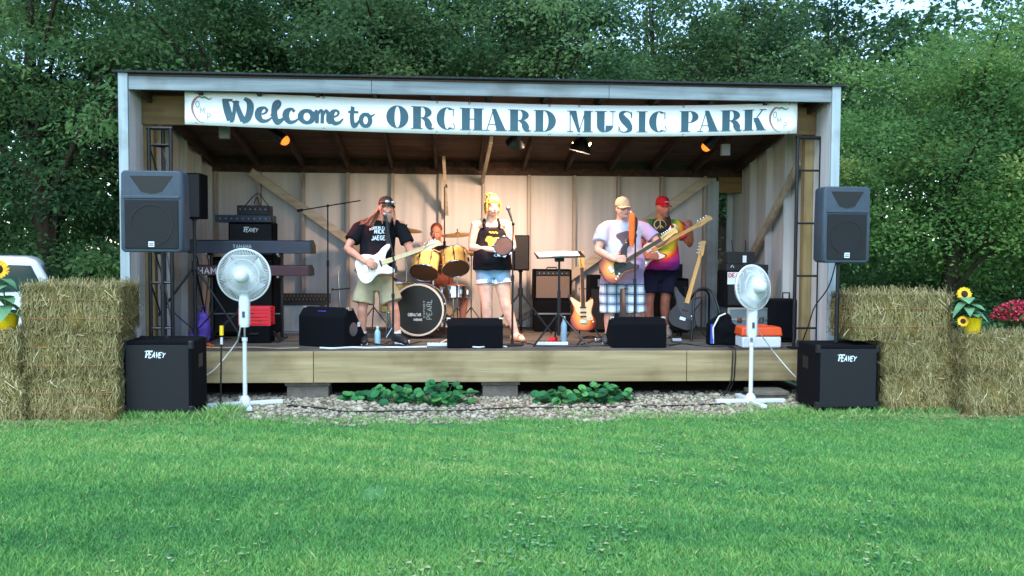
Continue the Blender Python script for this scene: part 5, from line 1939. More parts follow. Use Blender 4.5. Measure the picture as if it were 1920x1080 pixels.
def keyboard(label, px0, px1, py0, py1, y, m, txt, tpx, mt, D=.30):
    a, b = X(px0, y, py0), X(px1, y, py0)
    z1, z0 = Z(py0, y, (px0 + px1) / 2), Z(py1, y, (px0 + px1) / 2)
    w, H = b - a, z1 - z0
    t = thing('keyboard', label, 'keyboard', ((a + b) / 2, y, z0), 0, 'keyboards stacked on the stand')
    # back panel faces the lawn; keys on the far side
    prof = [(0, 0), (D, 0), (D, H * .55), (D * .55, H * .62), (D * .42, H), (0.02, H), (0, H * .9)]
    Mk = Matrix(((0, 0, 1, 0), (1, 0, 0, 0), (0, 1, 0, 0), (0, 0, 0, 1)))
    MB().prism(prof, -w / 2, w / 2, Mk).build('case', m, t, bevel=.006)
    for s in (-1, 1):
        MB().prism([(-.004, -.003), (D + .004, -.003), (D + .004, H * .6), (D * .5, H + .004), (-.004, H + .004)], s * w / 2 - .012, s * w / 2 + .012, Mk).build('end_cheek', M_black, t, bevel=.004)
    nk = int((w - .1) / .0236)
    wk = MB()
    for i_ in range(nk):
        xx = -w / 2 + .05 + i_ * .0236
        wk.box(xx, xx + .0222, D * .58, D + .006, H * .62, H * .62 + .014)
    wk.build('white_keys', M_ivory, t)
    if txt:
        c = X(tpx[0], y, py0) - (a + b) / 2
        ww = X(tpx[1], y, py0) - X(tpx[0], y, py0)
        hh = tpx[2]
        lettering(txt, 'maker_name', mt, t, lambda u, v, i_: (c + u * ww, -.0012 - .0003 * i_, H * tpx[3] + v * hh), .17, .8, .3)
    return t, z0


k1, zk1 = keyboard('long dark keyboard on the upper arms of the stand', 353, 583, 450, 475, .98, M_keyblue, 'YAMAHA', (437, 471, .042, .38), mat('grey_badge', srgb(150, 170, 184), .4, var=.05))
k2, zk2 = keyboard('maroon keyboard under the long dark keyboard', 362, 580, 497, 517, 1.06, M_maroon, 'HAMMOND', (372, 452, .075, .15), mat('pale_badge', srgb(190, 180, 184), .4, var=.05))
xs0 = X(458, 1.05, 560)
t = thing('keyboard_stand', 'black double braced stand carrying the stacked keyboards', 'stand', (xs0, 1.05, DECK))
for s in (-1, 1):
    x_ = s * .40
    MB().tube([(x_, -.16, .012), (x_, .42, .012)], .018, 8).build('foot_bar', M_blackm, t)
    MB().tube([(x_, .13, .02), (x_, .14, zk1 - DECK + .02)], .020, 8).build('upright', M_blackm, t)
    for zz in (zk2 - DECK - .012, zk1 - DECK - .012):
        MB().tube([(x_, .16, zz), (x_, -.10, zz)], .012, 8).build('arm', M_blackm, t)
        MB().ball((x_, -.105, zz), .017, n=8).build('arm_tip', M_mic, t)
MB().tube([(-.40, .14, .30), (.40, .14, .30)], .016, 8).build('cross_bar', M_blackm, t)
MB().beam((-.02, -.02, .42), (.42, -.04, .02), .05, .03).build('diagonal', M_blackm, t)
MB().beam((.02, .02, .42), (-.42, .0, .02), .05, .03).build('diagonal', M_blackm, t)
# black cabinet behind the stand and the head on top
box_thing('keyboard_cabinet', 'big black carpeted cabinet standing behind the keyboard stand', 'speaker', 398, 514, 486, None, 1.52, .40, M_carpet) if False else None
a, b = X(398, 1.55, 560), X(514, 1.55, 560)
zc = Z(482, 1.55, 450)
t = thing('bass_cabinet', 'big black carpeted cabinet standing behind the keyboard stand', 'speaker', ((a + b) / 2, 1.55, DECK))
w = b - a
MB().box(-w / 2, w / 2, 0, .45, .02, zc - DECK).build('case', M_carpet, t, bevel=.015)
MB().box(-w / 2 + .03, w / 2 - .03, -.010, .004, .06, zc - DECK - .04).build('grille', M_grille, t, bevel=.004)
for x_ in (-w / 2 + .06, w / 2 - .06):
    for y_ in (.06, .39):
        MB().lathe([(.02, 0), (.02, .02)], Mx((x_, y_, 0)), 10).build('foot', M_dkmet, t)
t, w, H, z0 = box_thing('amplifier_head', 'black amplifier head with a white slanted badge above the keyboards', 'amplifier', 428, 512, 417, 481, 1.60, .30, M_carpet, rest=zc)
MB().box(-w / 2 + .02, w / 2 - .02, -.006, .004, .02, H - .02).build('front_panel', M_grille, t, bevel=.003)
jag_logo(t, -.0, H - .09, .16, .05, -.0065)
ztop = z0 + H
t, w, H2, z02 = box_thing('rack_mixer', 'flat dark synthesizer with pale knobs lying on the amplifier head', 'synthesizer', 403, 508, 403, 417, 1.56, .34, M_keyblue, .006, rest=ztop)
for i_ in range(9):
    MB().lathe([(.010, 0), (.008, .014)], Mx((-w / 2 + .06 + i_ * (w - .12) / 8, -.0, H2 * .5), (R(90), 0, 0)), 10).build('knob', M_mic, t)
t, w, H3, z03 = box_thing('small_mixer', 'small black mixer with tangled leads on top of the keyboard pile', 'mixer', 444, 504, 385, 403, 1.62, .26, M_black, .008, rest=z02 + H2)
for i_ in range(6):
    MB().lathe([(.008, 0), (.007, .016)], Mx((-w / 2 + .04 + i_ * (w - .08) / 5, 0, H3 * .6), (R(90), 0, 0)), 8).build('knob', M_mic, t)
cable('lead', [(-.1, .05, H3), (.0, .0, H3 + .10), (.08, -.02, H3 + .14), (.14, .02, H3 + .05), (w / 2 + .01, -.03, H3 - .02), (w / 2 + .05, -.02, -.10)], .006, M_cableb, t)
cable('lead', [(.08, .05, H3), (.05, -.02, H3 + .09), (.02, -.03, H3 + .02)], .006, M_cableb, t)
# red crate and purple bag
t, w, H, z0 = box_thing('black_case', 'low black case under the keyboards with the red crate on it', 'case', 447, 506, 612, None, .78, .34, M_carpet) if False else (None, 0, 0, 0)
a, b = X(447, .82, 620), X(506, .82, 620)
zc = Z(611, .82, 476)
t = thing('black_case', 'low black case under the keyboards with the red crate on it', 'case', ((a + b) / 2, .82, DECK))
MB().box(-(b - a) / 2, (b - a) / 2, 0, .3, 0, zc - DECK).build('case', M_carpet, t, bevel=.01)
MB().box(-.05, .05, -.015, 0, (zc - DECK) * .5, (zc - DECK) * .5 + .02).build('handle', M_dkmet, t)
w, H = (b - a) * .95, Z(577, .84, 476) - zc
t = thing('red_crate', 'bright red plastic crate on the black case under the keyboards', 'crate', ((a + b) / 2, .84, zc))
MB().box(-w / 2, w / 2, 0, .24, 0, .012).build('floor', M_redbox, t)
for k in range(5):
    z_ = .015 + k * (H - .03) / 4.3
    for (x0_, x1_, y0_, y1_) in ((-w / 2, w / 2, 0, .01), (-w / 2, w / 2, .23, .24), (-w / 2, -w / 2 + .01, .0105, .2295), (w / 2 - .01, w / 2, .0105, .2295)):
        MB().box(x0_, x1_, y0_, y1_, z_, z_ + (H / 5) * .8).build('slat', M_redbox, t, bevel=.003)
for sx_ in (-1, 1):
    for y0_ in (-.004, .222):
        MB().box(sx_ * w / 2 - .014, sx_ * w / 2 + .014, y0_, y0_ + .022, 0, H).build('corner_post', M_redbox, t)
t = thing('purple_bag', 'purple cloth bag slumped beside the tripod legs', 'bag', (X(378, .72, 600), .72, DECK))
bm_ = MB().ball((0, 0, .16), (.10, .09, .15), n=16).ball((.02, 0, .26), (.07, .06, .10), n=14).ball((-.03, .0, .07), (.13, .10, .07), n=14)
fuse(bm_, 'sack', M_purple, t, .012, 3, .5, (.008, 22, 5))
MB().tube([(-.03, 0, .33), (-.02, 0, .42), (.05, 0, .42), (.05, 0, .33)], .007, 5).build('handle', M_purple, t)

# mixing console on a white cabinet --------------------------------
t, w, H, z0 = (None, 0, 0, 0)
a, b = X(517, 1.95, 600), X(600, 1.95, 600)
zc = Z(572, 1.95, 560)
t = thing('white_cabinet', 'white cabinet under the mixing console', 'cabinet', ((a + b) / 2, 1.95, DECK))
w = b - a
MB().box(-w / 2, w / 2, 0, .42, .0, zc - DECK).build('carcass', M_white, t, bevel=.006)
MB().box(-w / 2 + .02, w / 2 - .02, -.014, -.002, .03, zc - DECK - .02).build('door', M_white, t, bevel=.003)
MB().lathe([(.012, 0), (.010, .02)], Mx((w / 2 - .07, -.014, .3), (R(90), 0, 0)), 10).build('knob', M_chrome, t)
a, b = X(515, 1.93, 560), X(612, 1.93, 560)
w = b - a
H = Z(553, 1.93, 560) - zc
t = thing('mixing_console', 'black mixing console with a row of pale knobs on the white cabinet', 'mixer', ((a + b) / 2, 1.93, zc))
Mk = Matrix(((0, 0, 1, 0), (1, 0, 0, 0), (0, 1, 0, 0), (0, 0, 0, 1)))
MB().prism([(0, 0), (.42, 0), (.42, H), (.30, H), (0, H * .35)], -w / 2, w / 2, Mk).build('case', M_black, t, bevel=.005)
for i_ in range(14):
    for j_ in range(2):
        MB().lathe([(.010, 0), (.008, .022)], Mx((-w / 2 + .035 + i_ * (w - .07) / 13, .06 + j_ * .12, H * (.48 + .26 * j_)), (R(24), 0, 0)), 8).build('knob', M_mic, t)

# grey combo amp behind the music stand ----------------------------
def combo(label, px0, px1, py0, py1, y, m, mg, D=.26, rest=None, legs=False):
    a, b = X(px0, y, 540), X(px1, y, 540)
    w = b - a
    z1 = Z(py0, y, (px0 + px1) / 2)
    z0 = rest if rest is not None else Z(py1, y, (px0 + px1) / 2)
    t = thing('combo_amplifier', label, 'amplifier', ((a + b) / 2, y, z0))
    H = z1 - z0
    MB().box(-w / 2, w / 2, 0, D, 0, H).build('cabinet', m, t, bevel=.012)
    MB().box(-w / 2 + .03, w / 2 - .03, -.008, .004, .03, H - .09).build('grille_cloth', mg, t, bevel=.004)
    MB().box(-w / 2 + .03, w / 2 - .03, -.010, .004, H - .08, H - .025).build('control_panel', M_black, t)
    for i_ in range(7):
        MB().lathe([(.009, 0), (.007, .016)], Mx((-w / 2 + .07 + i_ * (w - .14) / 6, -.010, H - .052), (R(90), 0, 0)), 8).build('knob', M_mic, t)
    MB().tube([(-.07, D * .5, H), (-.06, D * .5, H + .022), (.06, D * .5, H + .022), (.07, D * .5, H)], .008, 6).build('handle', M_dkmet, t)
    return t, z0, w


zs = Z(563, 2.2, 1036)
combo('grey grille combo amplifier on a black case behind the music stand', 1001, 1072, 505, 563, 2.2, M_carpet, mat('grey_grille_cloth', srgb(104, 92, 84), .9, var=.2, scale=160, bump=.4, bscale=300), .28, zs)
a, b = X(1003, 2.18, 600), X(1070, 2.18, 600)
t = thing('black_case', 'upright black case under the grey grille amplifier', 'case', ((a + b) / 2, 2.18, DECK))
w = b - a
MB().box(-w / 2, w / 2, 0, .34, .0, zs - DECK - .002).build('case', M_carpet, t, bevel=.012)
MB().box(-w / 2 - .003, w / 2 + .003, -.004, .002, (zs - DECK) * .55, (zs - DECK) * .55 + .02).build('trim', M_metal, t)

# ================================================================== FLOOR WEDGES
def wedge(label, px0, px1, py0, y, rot, W=None, badge=False):
    a, b = X(px0, y, 640), X(px1, y, 640)
    w = W or (b - a)
    H = Z(py0, y, (px0 + px1) / 2) - DECK
    t = thing('floor_monitor', label, 'speaker', ((a + b) / 2, y, DECK), rot, 'wedge monitors along the front of the deck')
    D = .42
    prof = [(0, 0), (D, 0), (D, .09), (D * .42, H), (.09, H), (0, H * .78)]
    MB().prism(prof, -w / 2, w / 2, Mk).build('cabinet', M_carpet, t, bevel=.012)
    sl = Vector((0, D - D * .42, .09 - H))
    MB().add([(-w / 2 + .03, D * .42 + .02, H - .02 + .012), (w / 2 - .03, D * .42 + .02, H - .02 + .012), (w / 2 - .03, D - .02, .11 + .012), (-w / 2 + .03, D - .02, .11 + .012)], [(0, 1, 2, 3)]).build('grille', M_grille, t)
    for s in (-1, 1):
        for (yy, zz) in ((.10, H - .02),):
            MB().box(s * w / 2 - .04 if s > 0 else -w / 2 - .006, s * w / 2 + .006 if s > 0 else -w / 2 + .04, yy - .02, yy + .05, zz - .01, zz + .026).build('corner_cap', M_alu, t, bevel=.006)
    if badge:
        MB().box(-.075, .03, .045, .09, H * .90, H * .90 + .006).build('badge_plate', mat('violet_badge', srgb(92, 74, 190), .4, var=.05), t)
        Mj = Mx((w / 2 + .001, .17, H * .45), (0, R(90), 0))
        MB().lathe([(.075, 0), (.075, .004), (.06, .006), (.0, .006)], Mj, 20).build('jack_plate', M_metal, t, smooth=40)
        MB().box(w / 2 + .0005, w / 2 + .004, .25, .30, H * .5, H * .62).build('side_label', M_logo, t)
    return t


wedge('big angled wedge monitor with a violet badge beside the mixing console', 556, 648, 577, .40, R(-28), .60, True)
wedge('plain black wedge monitor in front of the singer', 838, 943, 598, .28, 0)
wedge('plain black wedge monitor in front of the guitarist in plaid shorts', 1147, 1250, 596, .28, 0)

# ================================================================== RIGHT-HAND GEAR PILE
M_flight = mat('grey_flight_case', srgb(96, 112, 116), .5, var=.15, scale=8)
a, b = X(1366, 1.0, 600), X(1447, 1.0, 600)
w = b - a
zc = Z(577, 1.0, 1405)
t = thing('flight_case', 'grey metal edged case at the bottom of the amplifier pile', 'case', ((a + b) / 2, 1.0, DECK))
H = zc - DECK
MB().box(-w / 2, w / 2, 0, .4, 0, H).build('case', M_flight, t, bevel=.008)
for s in (-1, 1):
    MB().box(s * w / 2 - .014, s * w / 2 + .014, -.006, .010, .0, H).build('edge_trim', M_alu, t)
for zz in (.0, H * .62, H - .022):
    MB().box(-w / 2 + .016, w / 2 - .016, -.005, .003, zz, zz + .022).build('edge_trim', M_alu, t)
for xx in (-w * .25, w * .25):
    MB().box(xx - .03, xx + .03, -.010, -.0055, H * .56, H * .72).build('latch', M_chrome, t, bevel=.003)
t, z0, w = combo('black amplifier with red and white badge in the pile behind the fan', 1360, 1440, 508, 577, 1.02, M_carpet, M_grille, .34, zc)
z1 = Z(508, 1.02, 1400)
MB().box(-w / 2 + .02, -w / 2 + .22, -.014, -.0105, z1 - z0 - .16, z1 - z0 - .015).build('sign_plate', M_logo, t)
lettering('DEAN', 'sign_print', M_redbox, t, lambda u, v, i_: (-w / 2 + .035 + u * .16, -.0150 - .0003 * i_, z1 - z0 - .075 + v * .045), .24, .8, .3)
t, w, H, z0 = box_thing('amplifier_head', 'flat black amplifier head lying on the pile behind the fan', 'amplifier', 1362, 1441, 496, 508, 1.04, .30, M_black, .006, rest=z1)
MB().tube([(-w / 2 + .05, -.004, H * .5), (-w / 2 + .07, -.004, H * .9), (-w / 2 + .09, -.004, H * .5)], .004, 5).build('badge', M_logo, t)
zz = z0 + H
t, w, H, z0 = box_thing('wireless_receiver', 'black radio receiver box with two aerials on top of the pile', 'receiver', 1364, 1415, 472, 496, 1.08, .2, M_black, .008, rest=zz)
for x_, dx in ((-w * .25, -.02), (w * .2, .0)):
    MB().tube([(x_, .05, H), (x_ + dx, .05, H + .14)], .0045, 5).build('aerial', M_blackm, t)
MB().box(.02, .065, -.003, .0, H * .15, H * .7).build('label_plate', M_logo, t)
# black suitcase
a, b = X(1450, .8, 600), X(1511, .8, 600)
w = b - a
zc = Z(561, .8, 1480) - DECK
t = thing('suitcase', 'upright black suitcase with a raised handle by the ladder truss', 'suitcase', ((a + b) / 2, .8, DECK))
MB().box(-w / 2, w / 2, 0, .24, .03, zc).build('shell', M_carpet, t, bevel=.03, seg=3, smooth=50)
MB().tube([(-.05, .1, zc - .01), (-.05, .1, zc + .07), (.03, .1, zc + .07), (.03, .1, zc - .01)], .011, 6).build('handle', M_black, t)
for s in (-1, 1):
    MB().lathe([(.03, -.015), (.03, .015)], Mx((s * (w / 2 - .05), .05, .03), (0, R(90), 0)), 12).build('wheel', M_dkmet, t)
# orange and white cooler
M_cooler_o = mat('orange_cooler_lid', srgb(232, 84, 34), .4, var=.05)
M_cooler_w = mat('white_cooler_body', srgb(222, 228, 230), .4, var=.04)
a, b = X(1390, .22, 630), X(1468, .22, 630)
w = b - a
H = Z(611, .22, 1430) - DECK
t = thing('cooler', 'orange lidded white cooler at the front edge of the deck', 'cooler', ((a + b) / 2, .22, DECK))
MB().box(-w / 2 * .94, w / 2 * .94, 0, .26, 0, H * .52).build('body', M_cooler_w, t, bevel=.02, seg=3, smooth=50)
MB().box(-w / 2, w / 2, -.01, .27, H * .525, H * .94, None, (.94, .9)).build('lid', M_cooler_o, t, bevel=.02, seg=3, smooth=50)
MB().box(-.10, .10, .06, .20, H * .94, H).build('lid_handle', M_cooler_o, t, bevel=.01)
# black gig bag and dark amp beside the pile
t = thing('gig_bag', 'slumped black bag with a pale strap leaning on the amplifier pile', 'bag', (X(1352, .62, 620), .62, DECK))
bm_ = MB().ball((0, 0, .17), (.16, .11, .17), n=16).box(-.15, .15, -.09, .10, .0, .24).ball((.03, 0, .29), (.10, .07, .08), n=14)
fuse(bm_, 'sack', M_carpet, t, .014, 4, .5, (.008, 18, 9))
MB().tube([(-.12, -.10, .02), (-.13, -.12, .2), (-.06, -.11, .33), (.02, -.09, .36)], .010, 6).build('strap', M_cablew, t, smooth=60)
MB().box(-.155, -.125, -.115, -.095, .02, .24).build('blue_trim', mat('blue_trim', srgb(40, 70, 170), .6, var=.1), t)
a, b = X(1252, 2.0, 570), X(1291, 2.0, 570)
zc = Z(522, 2.0, 1270)
w = b - a
t = thing('bass_cabinet', 'tall black cabinet standing behind the bass player', 'speaker', ((a + b) / 2, 2.0, DECK))
MB().box(-w / 2 - .10, w / 2, 0, .38, 0, zc - DECK).build('case', M_carpet, t, bevel=.012)
MB().box(-w / 2 - .08, w / 2 - .02, -.008, .004, .03, zc - DECK - .03).build('grille', M_grille, t)
t, w, H, z0 = box_thing('amplifier_head', 'small black amplifier head on the tall cabinet behind the bass player', 'amplifier', 1258, 1280, 495, 521, 2.05, .25, M_black, .006, rest=zc)
MB().box(-w / 2 + .01, w / 2 - .01, -.005, .003, .02, H - .02).build('front_panel', M_grille, t)
a, b = X(1106, 2.1, 560), X(1135, 2.1, 560)
zc = Z(516, 2.1, 1120)
w = b - a
t = thing('bass_cabinet', 'slim black cabinet with a pale plate beside the sunburst guitar on its stand', 'speaker', ((a + b) / 2, 2.1, DECK))
MB().box(-w / 2, w / 2 + .12, 0, .34, 0, zc - DECK).build('case', M_carpet, t, bevel=.012)
MB().box(.0, .09, -.006, 0, (zc - DECK) * .80, (zc - DECK) * .93).build('plate', M_metal, t)
MB().box(-w / 2 + .02, w / 2 + .10, -.004, .003, .04, (zc - DECK) * .76).build('grille', M_grille, t)

# ================================================================== DRUM KIT
M_shell = wood_mat('gold_maple_shell', srgb(206, 158, 84), srgb(236, 198, 120), 'z', .25, 14, .05, False, .05)
M_head_w = mat('drum_head', srgb(216, 210, 196), .5, var=.08, scale=12)
M_head_d = mat('smoky_drum_head', srgb(122, 84, 60), .35, var=.15, scale=8)
M_head_k = mat('black_drum_head', srgb(12, 12, 14), .35, var=.1, scale=12)
M_hoop = mat('pale_kick_hoop', srgb(214, 204, 186), .3, .1, var=.08, scale=12)
M_brass = mat('brass_cymbal', srgb(186, 142, 62), .3, .85, var=.15, scale=10)
kit = thing('drum_kit', 'drum kit with gold shells and a black front kick drum', 'drums', (X(790, 1.75, 600), 1.75, DECK))
KO = Vector(kit.location)


def klocal(px, py, y):
    return at(px, py, y) - KO


def drum(c, r, depth, axis, mshell, mtop, mbot, name):
    """Axis points at the bottom head (towards us); returns shell."""
    q = Vector(axis).normalized().to_track_quat('Z', 'Y').to_matrix().to_4x4()
    Md_ = Matrix.Translation(c) @ q
    sh = MB().lathe([(r, -depth / 2), (r, depth / 2), (r * .97, depth / 2), (r * .97, -depth / 2), (r, -depth / 2)], Md_, 36, False).build(name, mshell, kit, smooth=40)
    MB().lathe([(0, depth / 2 + .004), (r * .985, depth / 2 + .002), (r * .985, depth / 2 - .004), (0, depth / 2 - .003)], Md_, 36).build('front_head', mbot, sh)
    MB().lathe([(0, -depth / 2 + .003), (r * .985, -depth / 2 + .004), (r * .985, -depth / 2 - .002), (0, -depth / 2 - .004)], Md_, 36).build('batter_head', mtop, sh)
    for s in (-1, 1):
        MB().torus((0, 0, 0), r + .006, .008, Md_ @ Matrix.Translation((0, 0, s * depth / 2)), 36, 6).build('hoop', M_chrome if name != 'kick_drum' else M_hoop, sh, smooth=60)
    for k in range(8):
        a = 2 * PI * k / 8 + .2
        MB().box(-.010, .010, -.010, .014, -.03, .03, Md_ @ Mx((0, 0, 0), (0, 0, a - PI / 2)) @ Mx((0, r + .006, 0))).build('lug', M_chrome, sh, bevel=.003)
        for s in (-1, 1):
            pp_ = [Md_ @ Vector(((r + .012) * math.cos(a), (r + .012) * math.sin(a), s * .02)), Md_ @ Vector(((r + .012) * math.cos(a), (r + .012) * math.sin(a), s * depth / 2))]
            MB().tube(pp_, .004, 4).build('tension_rod', M_chrome, sh)
    return sh, Md_


kc = klocal(787, 581, 1.30)
rk = .295
kc.z = max(kc.z, rk + .02)
kick, Mkk = drum(kc + Vector((0, .20, 0)), rk, .40, (-.10, -1, 0), M_gblack, M_head_w, M_head_k, 'kick_drum')
MB().lathe([(rk - .002, .196), (rk + .018, .196), (rk + .018, .235), (rk - .002, .235), (rk - .002, .196)], Mkk, 40, False).build('front_hoop', M_hoop, kick, smooth=40)
# drum head lettering
def khead(x0, y0, w, h):
    return lambda u, v, i_: tuple(Mkk @ Vector((x0 + u * w, y0 + v * h, .2062 + .0003 * i_)))
probe = Mkk.to_3x3() @ Vector((1, 0, 0))
sg = 1 if probe.x > 0 else -1
upy = (Mkk.to_3x3() @ Vector((0, 1, 0))).z
def khead2(x0, z0, w, h, vert=False):
    ex = Vector((math.cos(.1), -math.sin(.1), 0)).normalized()
    ez = Vector((0, 0, 1))
    n_ = (Mkk.to_3x3() @ Vector((0, 0, 1))).normalized()
    c_ = Mkk @ Vector((0, 0, .2062))
    if vert:
        return lambda u, v, i_: tuple(c_ + ex * (x0 - v * h) + ez * (z0 + u * w) + n_ * (.0003 * i_))
    return lambda u, v, i_: tuple(c_ + ex * (x0 + u * w) + ez * (z0 + v * h) + n_ * (.0003 * i_))
lettering('GIBRALTAR', 'head_print', M_logo, kick, khead2(-.12, -.075, .155, .034), .18, .7, .2)
lettering('HARDWARE', 'head_print', M_logo, kick, khead2(-.05, -.130, .10, .026), .2, .7, .2)
lettering('PEARL', 'head_print', M_metal, kick, khead2(.165, -.11, .23, .06, True), .16, .8, .25)
lettering('EXPORT', 'head_print', M_metal, kick, khead2(.085, -.09, .20, .022, True), .2, .8, .25)
for s in (-1, 1):
    MB().tube([kc + Vector((s * .26, .12, -.10)), kc + Vector((s * .40, .02, -kc.z + .01))], .009, 6).build('kick_spur', M_chrome, kick)
for (px, py, y, r, dp, ax) in ((797, 497, 1.62, .165, .24, (-.12, -.62, -.78)), (853, 490, 1.62, .160, .23, (.10, -.62, -.78))):
    drum(klocal(px, py, y), r, dp, ax, M_shell, M_head_w, M_head_d, 'rack_tom')
drum(Vector((klocal(742, 540, 1.9).x, .2, .46)), .20, .36, (0, 0, -1), M_shell, M_head_w, M_head_d, 'floor_tom')
for a in (0, 120, 240):
    c = Vector((klocal(742, 540, 1.9).x + .215 * math.cos(R(a)), .2 + .215 * math.sin(R(a)), 0))
    MB().tube([c, c + Vector((0, 0, .5))], .008, 6).build('floor_tom_leg', M_chrome, kit)
sn = klocal(868, 548, 1.95)
drum(Vector((sn.x - .12, sn.y + .05, .52)), .175, .14, (0, -.1, -1), M_chrome, M_head_w, M_head_d, 'snare_drum')
MB().tube([(sn.x - .12, sn.y + .05, 0), (sn.x - .12, sn.y + .05, .44)], .012, 6).build('snare_stand', M_chrome, kit)
MB().tube([(kc.x + .15, .12, rk * 2), (kc.x + .15, .12, .86)], .013, 6).build('tom_mount', M_chrome, kit)
MB().tube([(klocal(797, 497, 1.62).x, -.02, .80), (kc.x + .15, .12, .84), (klocal(853, 490, 1.62).x, -.02, .82)], .010, 6).build('tom_arm', M_chrome, kit)


def cymbal(px, py, y, r, tilt, base=True):
    c = klocal(px, py, y)
    Mc = Matrix.Translation(c) @ Euler(tilt).to_matrix().to_4x4()
    cy = MB().lathe([(0, .022), (.02, .020), (.035, .006), (r * .6, -.006), (r, -.018), (r, -.020), (r * .6, -.008), (.034, .003), (0, .018)], Mc, 36).build('cymbal', M_brass, kit, smooth=30)
    MB().lathe([(.009, .018), (.009, .06), (0, .062)], Mc, 8).build('wing_nut', M_chrome, cy)
    if base:
        MB().tube([(c.x, c.y + .02, .25), (c.x, c.y, c.z)], .009, 6).build('cymbal_stand', M_chrome, kit)
        for a in (-90, 30, 150):
            MB().tube([(c.x, c.y + .02, .32), (c.x + .26 * math.cos(R(a)), c.y + .02 + .26 * math.sin(R(a)), .006)], .008, 6).build('stand_leg', M_chrome, kit)


cymbal(762, 429, 1.85, .20, (R(10), R(6), 0))
cymbal(858, 438, 2.05, .21, (R(9), R(-4), 0))
cymbal(700, 430, 2.2, .2, (R(8), R(8), 0))
cymbal(884, 470, 2.2, .17, (R(5), R(2), 0))
cymbal(884, 477, 2.2, .17, (R(185), R(2), 0), False)
# throne
t = thing('drum_stool', 'round black stool under the drummer', 'stool', (X(822, 2.42, 560), 2.42, DECK))
MB().lathe([(.0, .44), (.15, .44), (.17, .46), (.17, .50), (.15, .52), (0, .52)], None, 26).build('seat', M_black, t, smooth=50)
MB().tube([(0, 0, .15), (0, 0, .44)], .016, 8).build('post', M_chrome, t)
for a in (-90, 30, 150):
    MB().tube([(0, 0, .25), (.24 * math.cos(R(a)), .24 * math.sin(R(a)), .008)], .010, 6).build('leg', M_chrome, t)

# chrome stand beside the mixing console
t = thing('chrome_stand', 'chrome hardware stand between the console and the guitarist in black', 'stand', (X(634, 1.45, 560), 1.45, DECK))
zz = Z(508, 1.45, 634) - DECK
MB().tube([(.03, 0, .2), (0, 0, zz)], .010, 8).build('tube', M_chrome, t, smooth=60)
for a in (-90, 30, 150):
    MB().tube([(.03, 0, .32), (.03 + .2 * math.cos(R(a)), .2 * math.sin(R(a)), .008)], .008, 6).build('leg', M_chrome, t)
MB().tube([(-.06, -.02, zz * .72), (.14, .02, zz * .74)], .010, 6).build('arm', M_blackm, t)
MB().ball((-.06, -.02, zz * .72), .022, n=8).build('knob', M_chrome, t)

# ================================================================== CABLES AND SMALL THINGS
D0 = DECK + .004
def deck_cable(label, px_pts, r, m, name='cable'):
    pts = []
    for (px, py, *z) in px_pts:
        p = on_floor(px, py, D0 + r)
        p.z = D0 + r + (z[0] if z else 0)
        pts.append(p)
    return tag(cable(name, [tuple(q) for q in pts], r, m), label, 'cable')


deck_cable('thick pale cable curling along the deck edge past the singer\'s wedge', [(818, 648), (832, 640), (842, 637), (858, 642), (880, 649), (900, 651), (925, 648), (950, 650)], .009, M_cablew)
deck_cable('white cable running along the deck edge below the guitarist in black', [(600, 652), (625, 653), (660, 651), (690, 652), (720, 651), (760, 651), (800, 650)], .010, M_cablew)
deck_cable('tan cord trailing along the deck edge below the keyboards', [(380, 651), (420, 652), (470, 651), (520, 653), (560, 652)], .006, mat('tan_cord', srgb(176, 150, 110), .6, var=.1))
deck_cable('black cable looping on the deck under the music stand', [(1090, 646), (1110, 640), (1120, 634), (1105, 630), (1090, 636), (1082, 646)], .006, M_cableb)
t = thing('power_strip', 'white power strip lying on the deck edge beside the kick drum', 'power strip', on_floor(820, 649, D0)[:])
MB().box(-.11, .11, -.025, .025, 0, .038).build('body', M_fan, t, bevel=.006)
for k in range(4):
    MB().box(-.08 + k * .045, -.06 + k * .045, -.010, .010, .038, .041).build('outlet', M_grey, t)
t = thing('power_strip', 'white power strip lying on the deck under the music stand', 'power strip', on_floor(1035, 647, D0)[:])
MB().box(-.18, .18, -.025, .025, 0, .036).build('body', M_fan, t, bevel=.006)
for k in range(6):
    MB().box(-.14 + k * .045, -.12 + k * .045, -.010, .010, .036, .039).build('outlet', M_grey, t)


def bottle(px, py, h, r, m, mcap, label):
    t = thing('water_bottle', label, 'bottle', on_floor(px, py, D0)[:])
    MB().lathe([(r * .9, 0), (r, .01), (r, h * .62), (r * .85, h * .72), (r * .42, h * .85), (r * .42, h * .92), (0, h * .92)], None, 16).build('body', m, t, smooth=50)
    MB().lathe([(r * .48, h * .92), (r * .48, h), (0, h)], None, 12).build('cap', mcap, t)


M_water = mat('clear_blue_bottle', srgb(150, 190, 206), .15, var=.1)
bottle(708, 645, .20, .034, M_water, M_logo, 'clear water bottle between the feet of the guitarist in black')
bottle(1057, 642, .30, .036, M_water, M_logo, 'tall pale water bottle beside the music stand')
t = thing('red_cup', 'red cup tipped over beside the music stand foot', 'cup', on_floor(1036, 638, D0 + .03)[:])
MB().lathe([(.028, -.05), (.036, .05), (.033, .05), (.026, -.045), (0, -.045)], Mx(rot=(R(80), 0, R(60))), 16).build('cup', M_redbox, t, smooth=40)
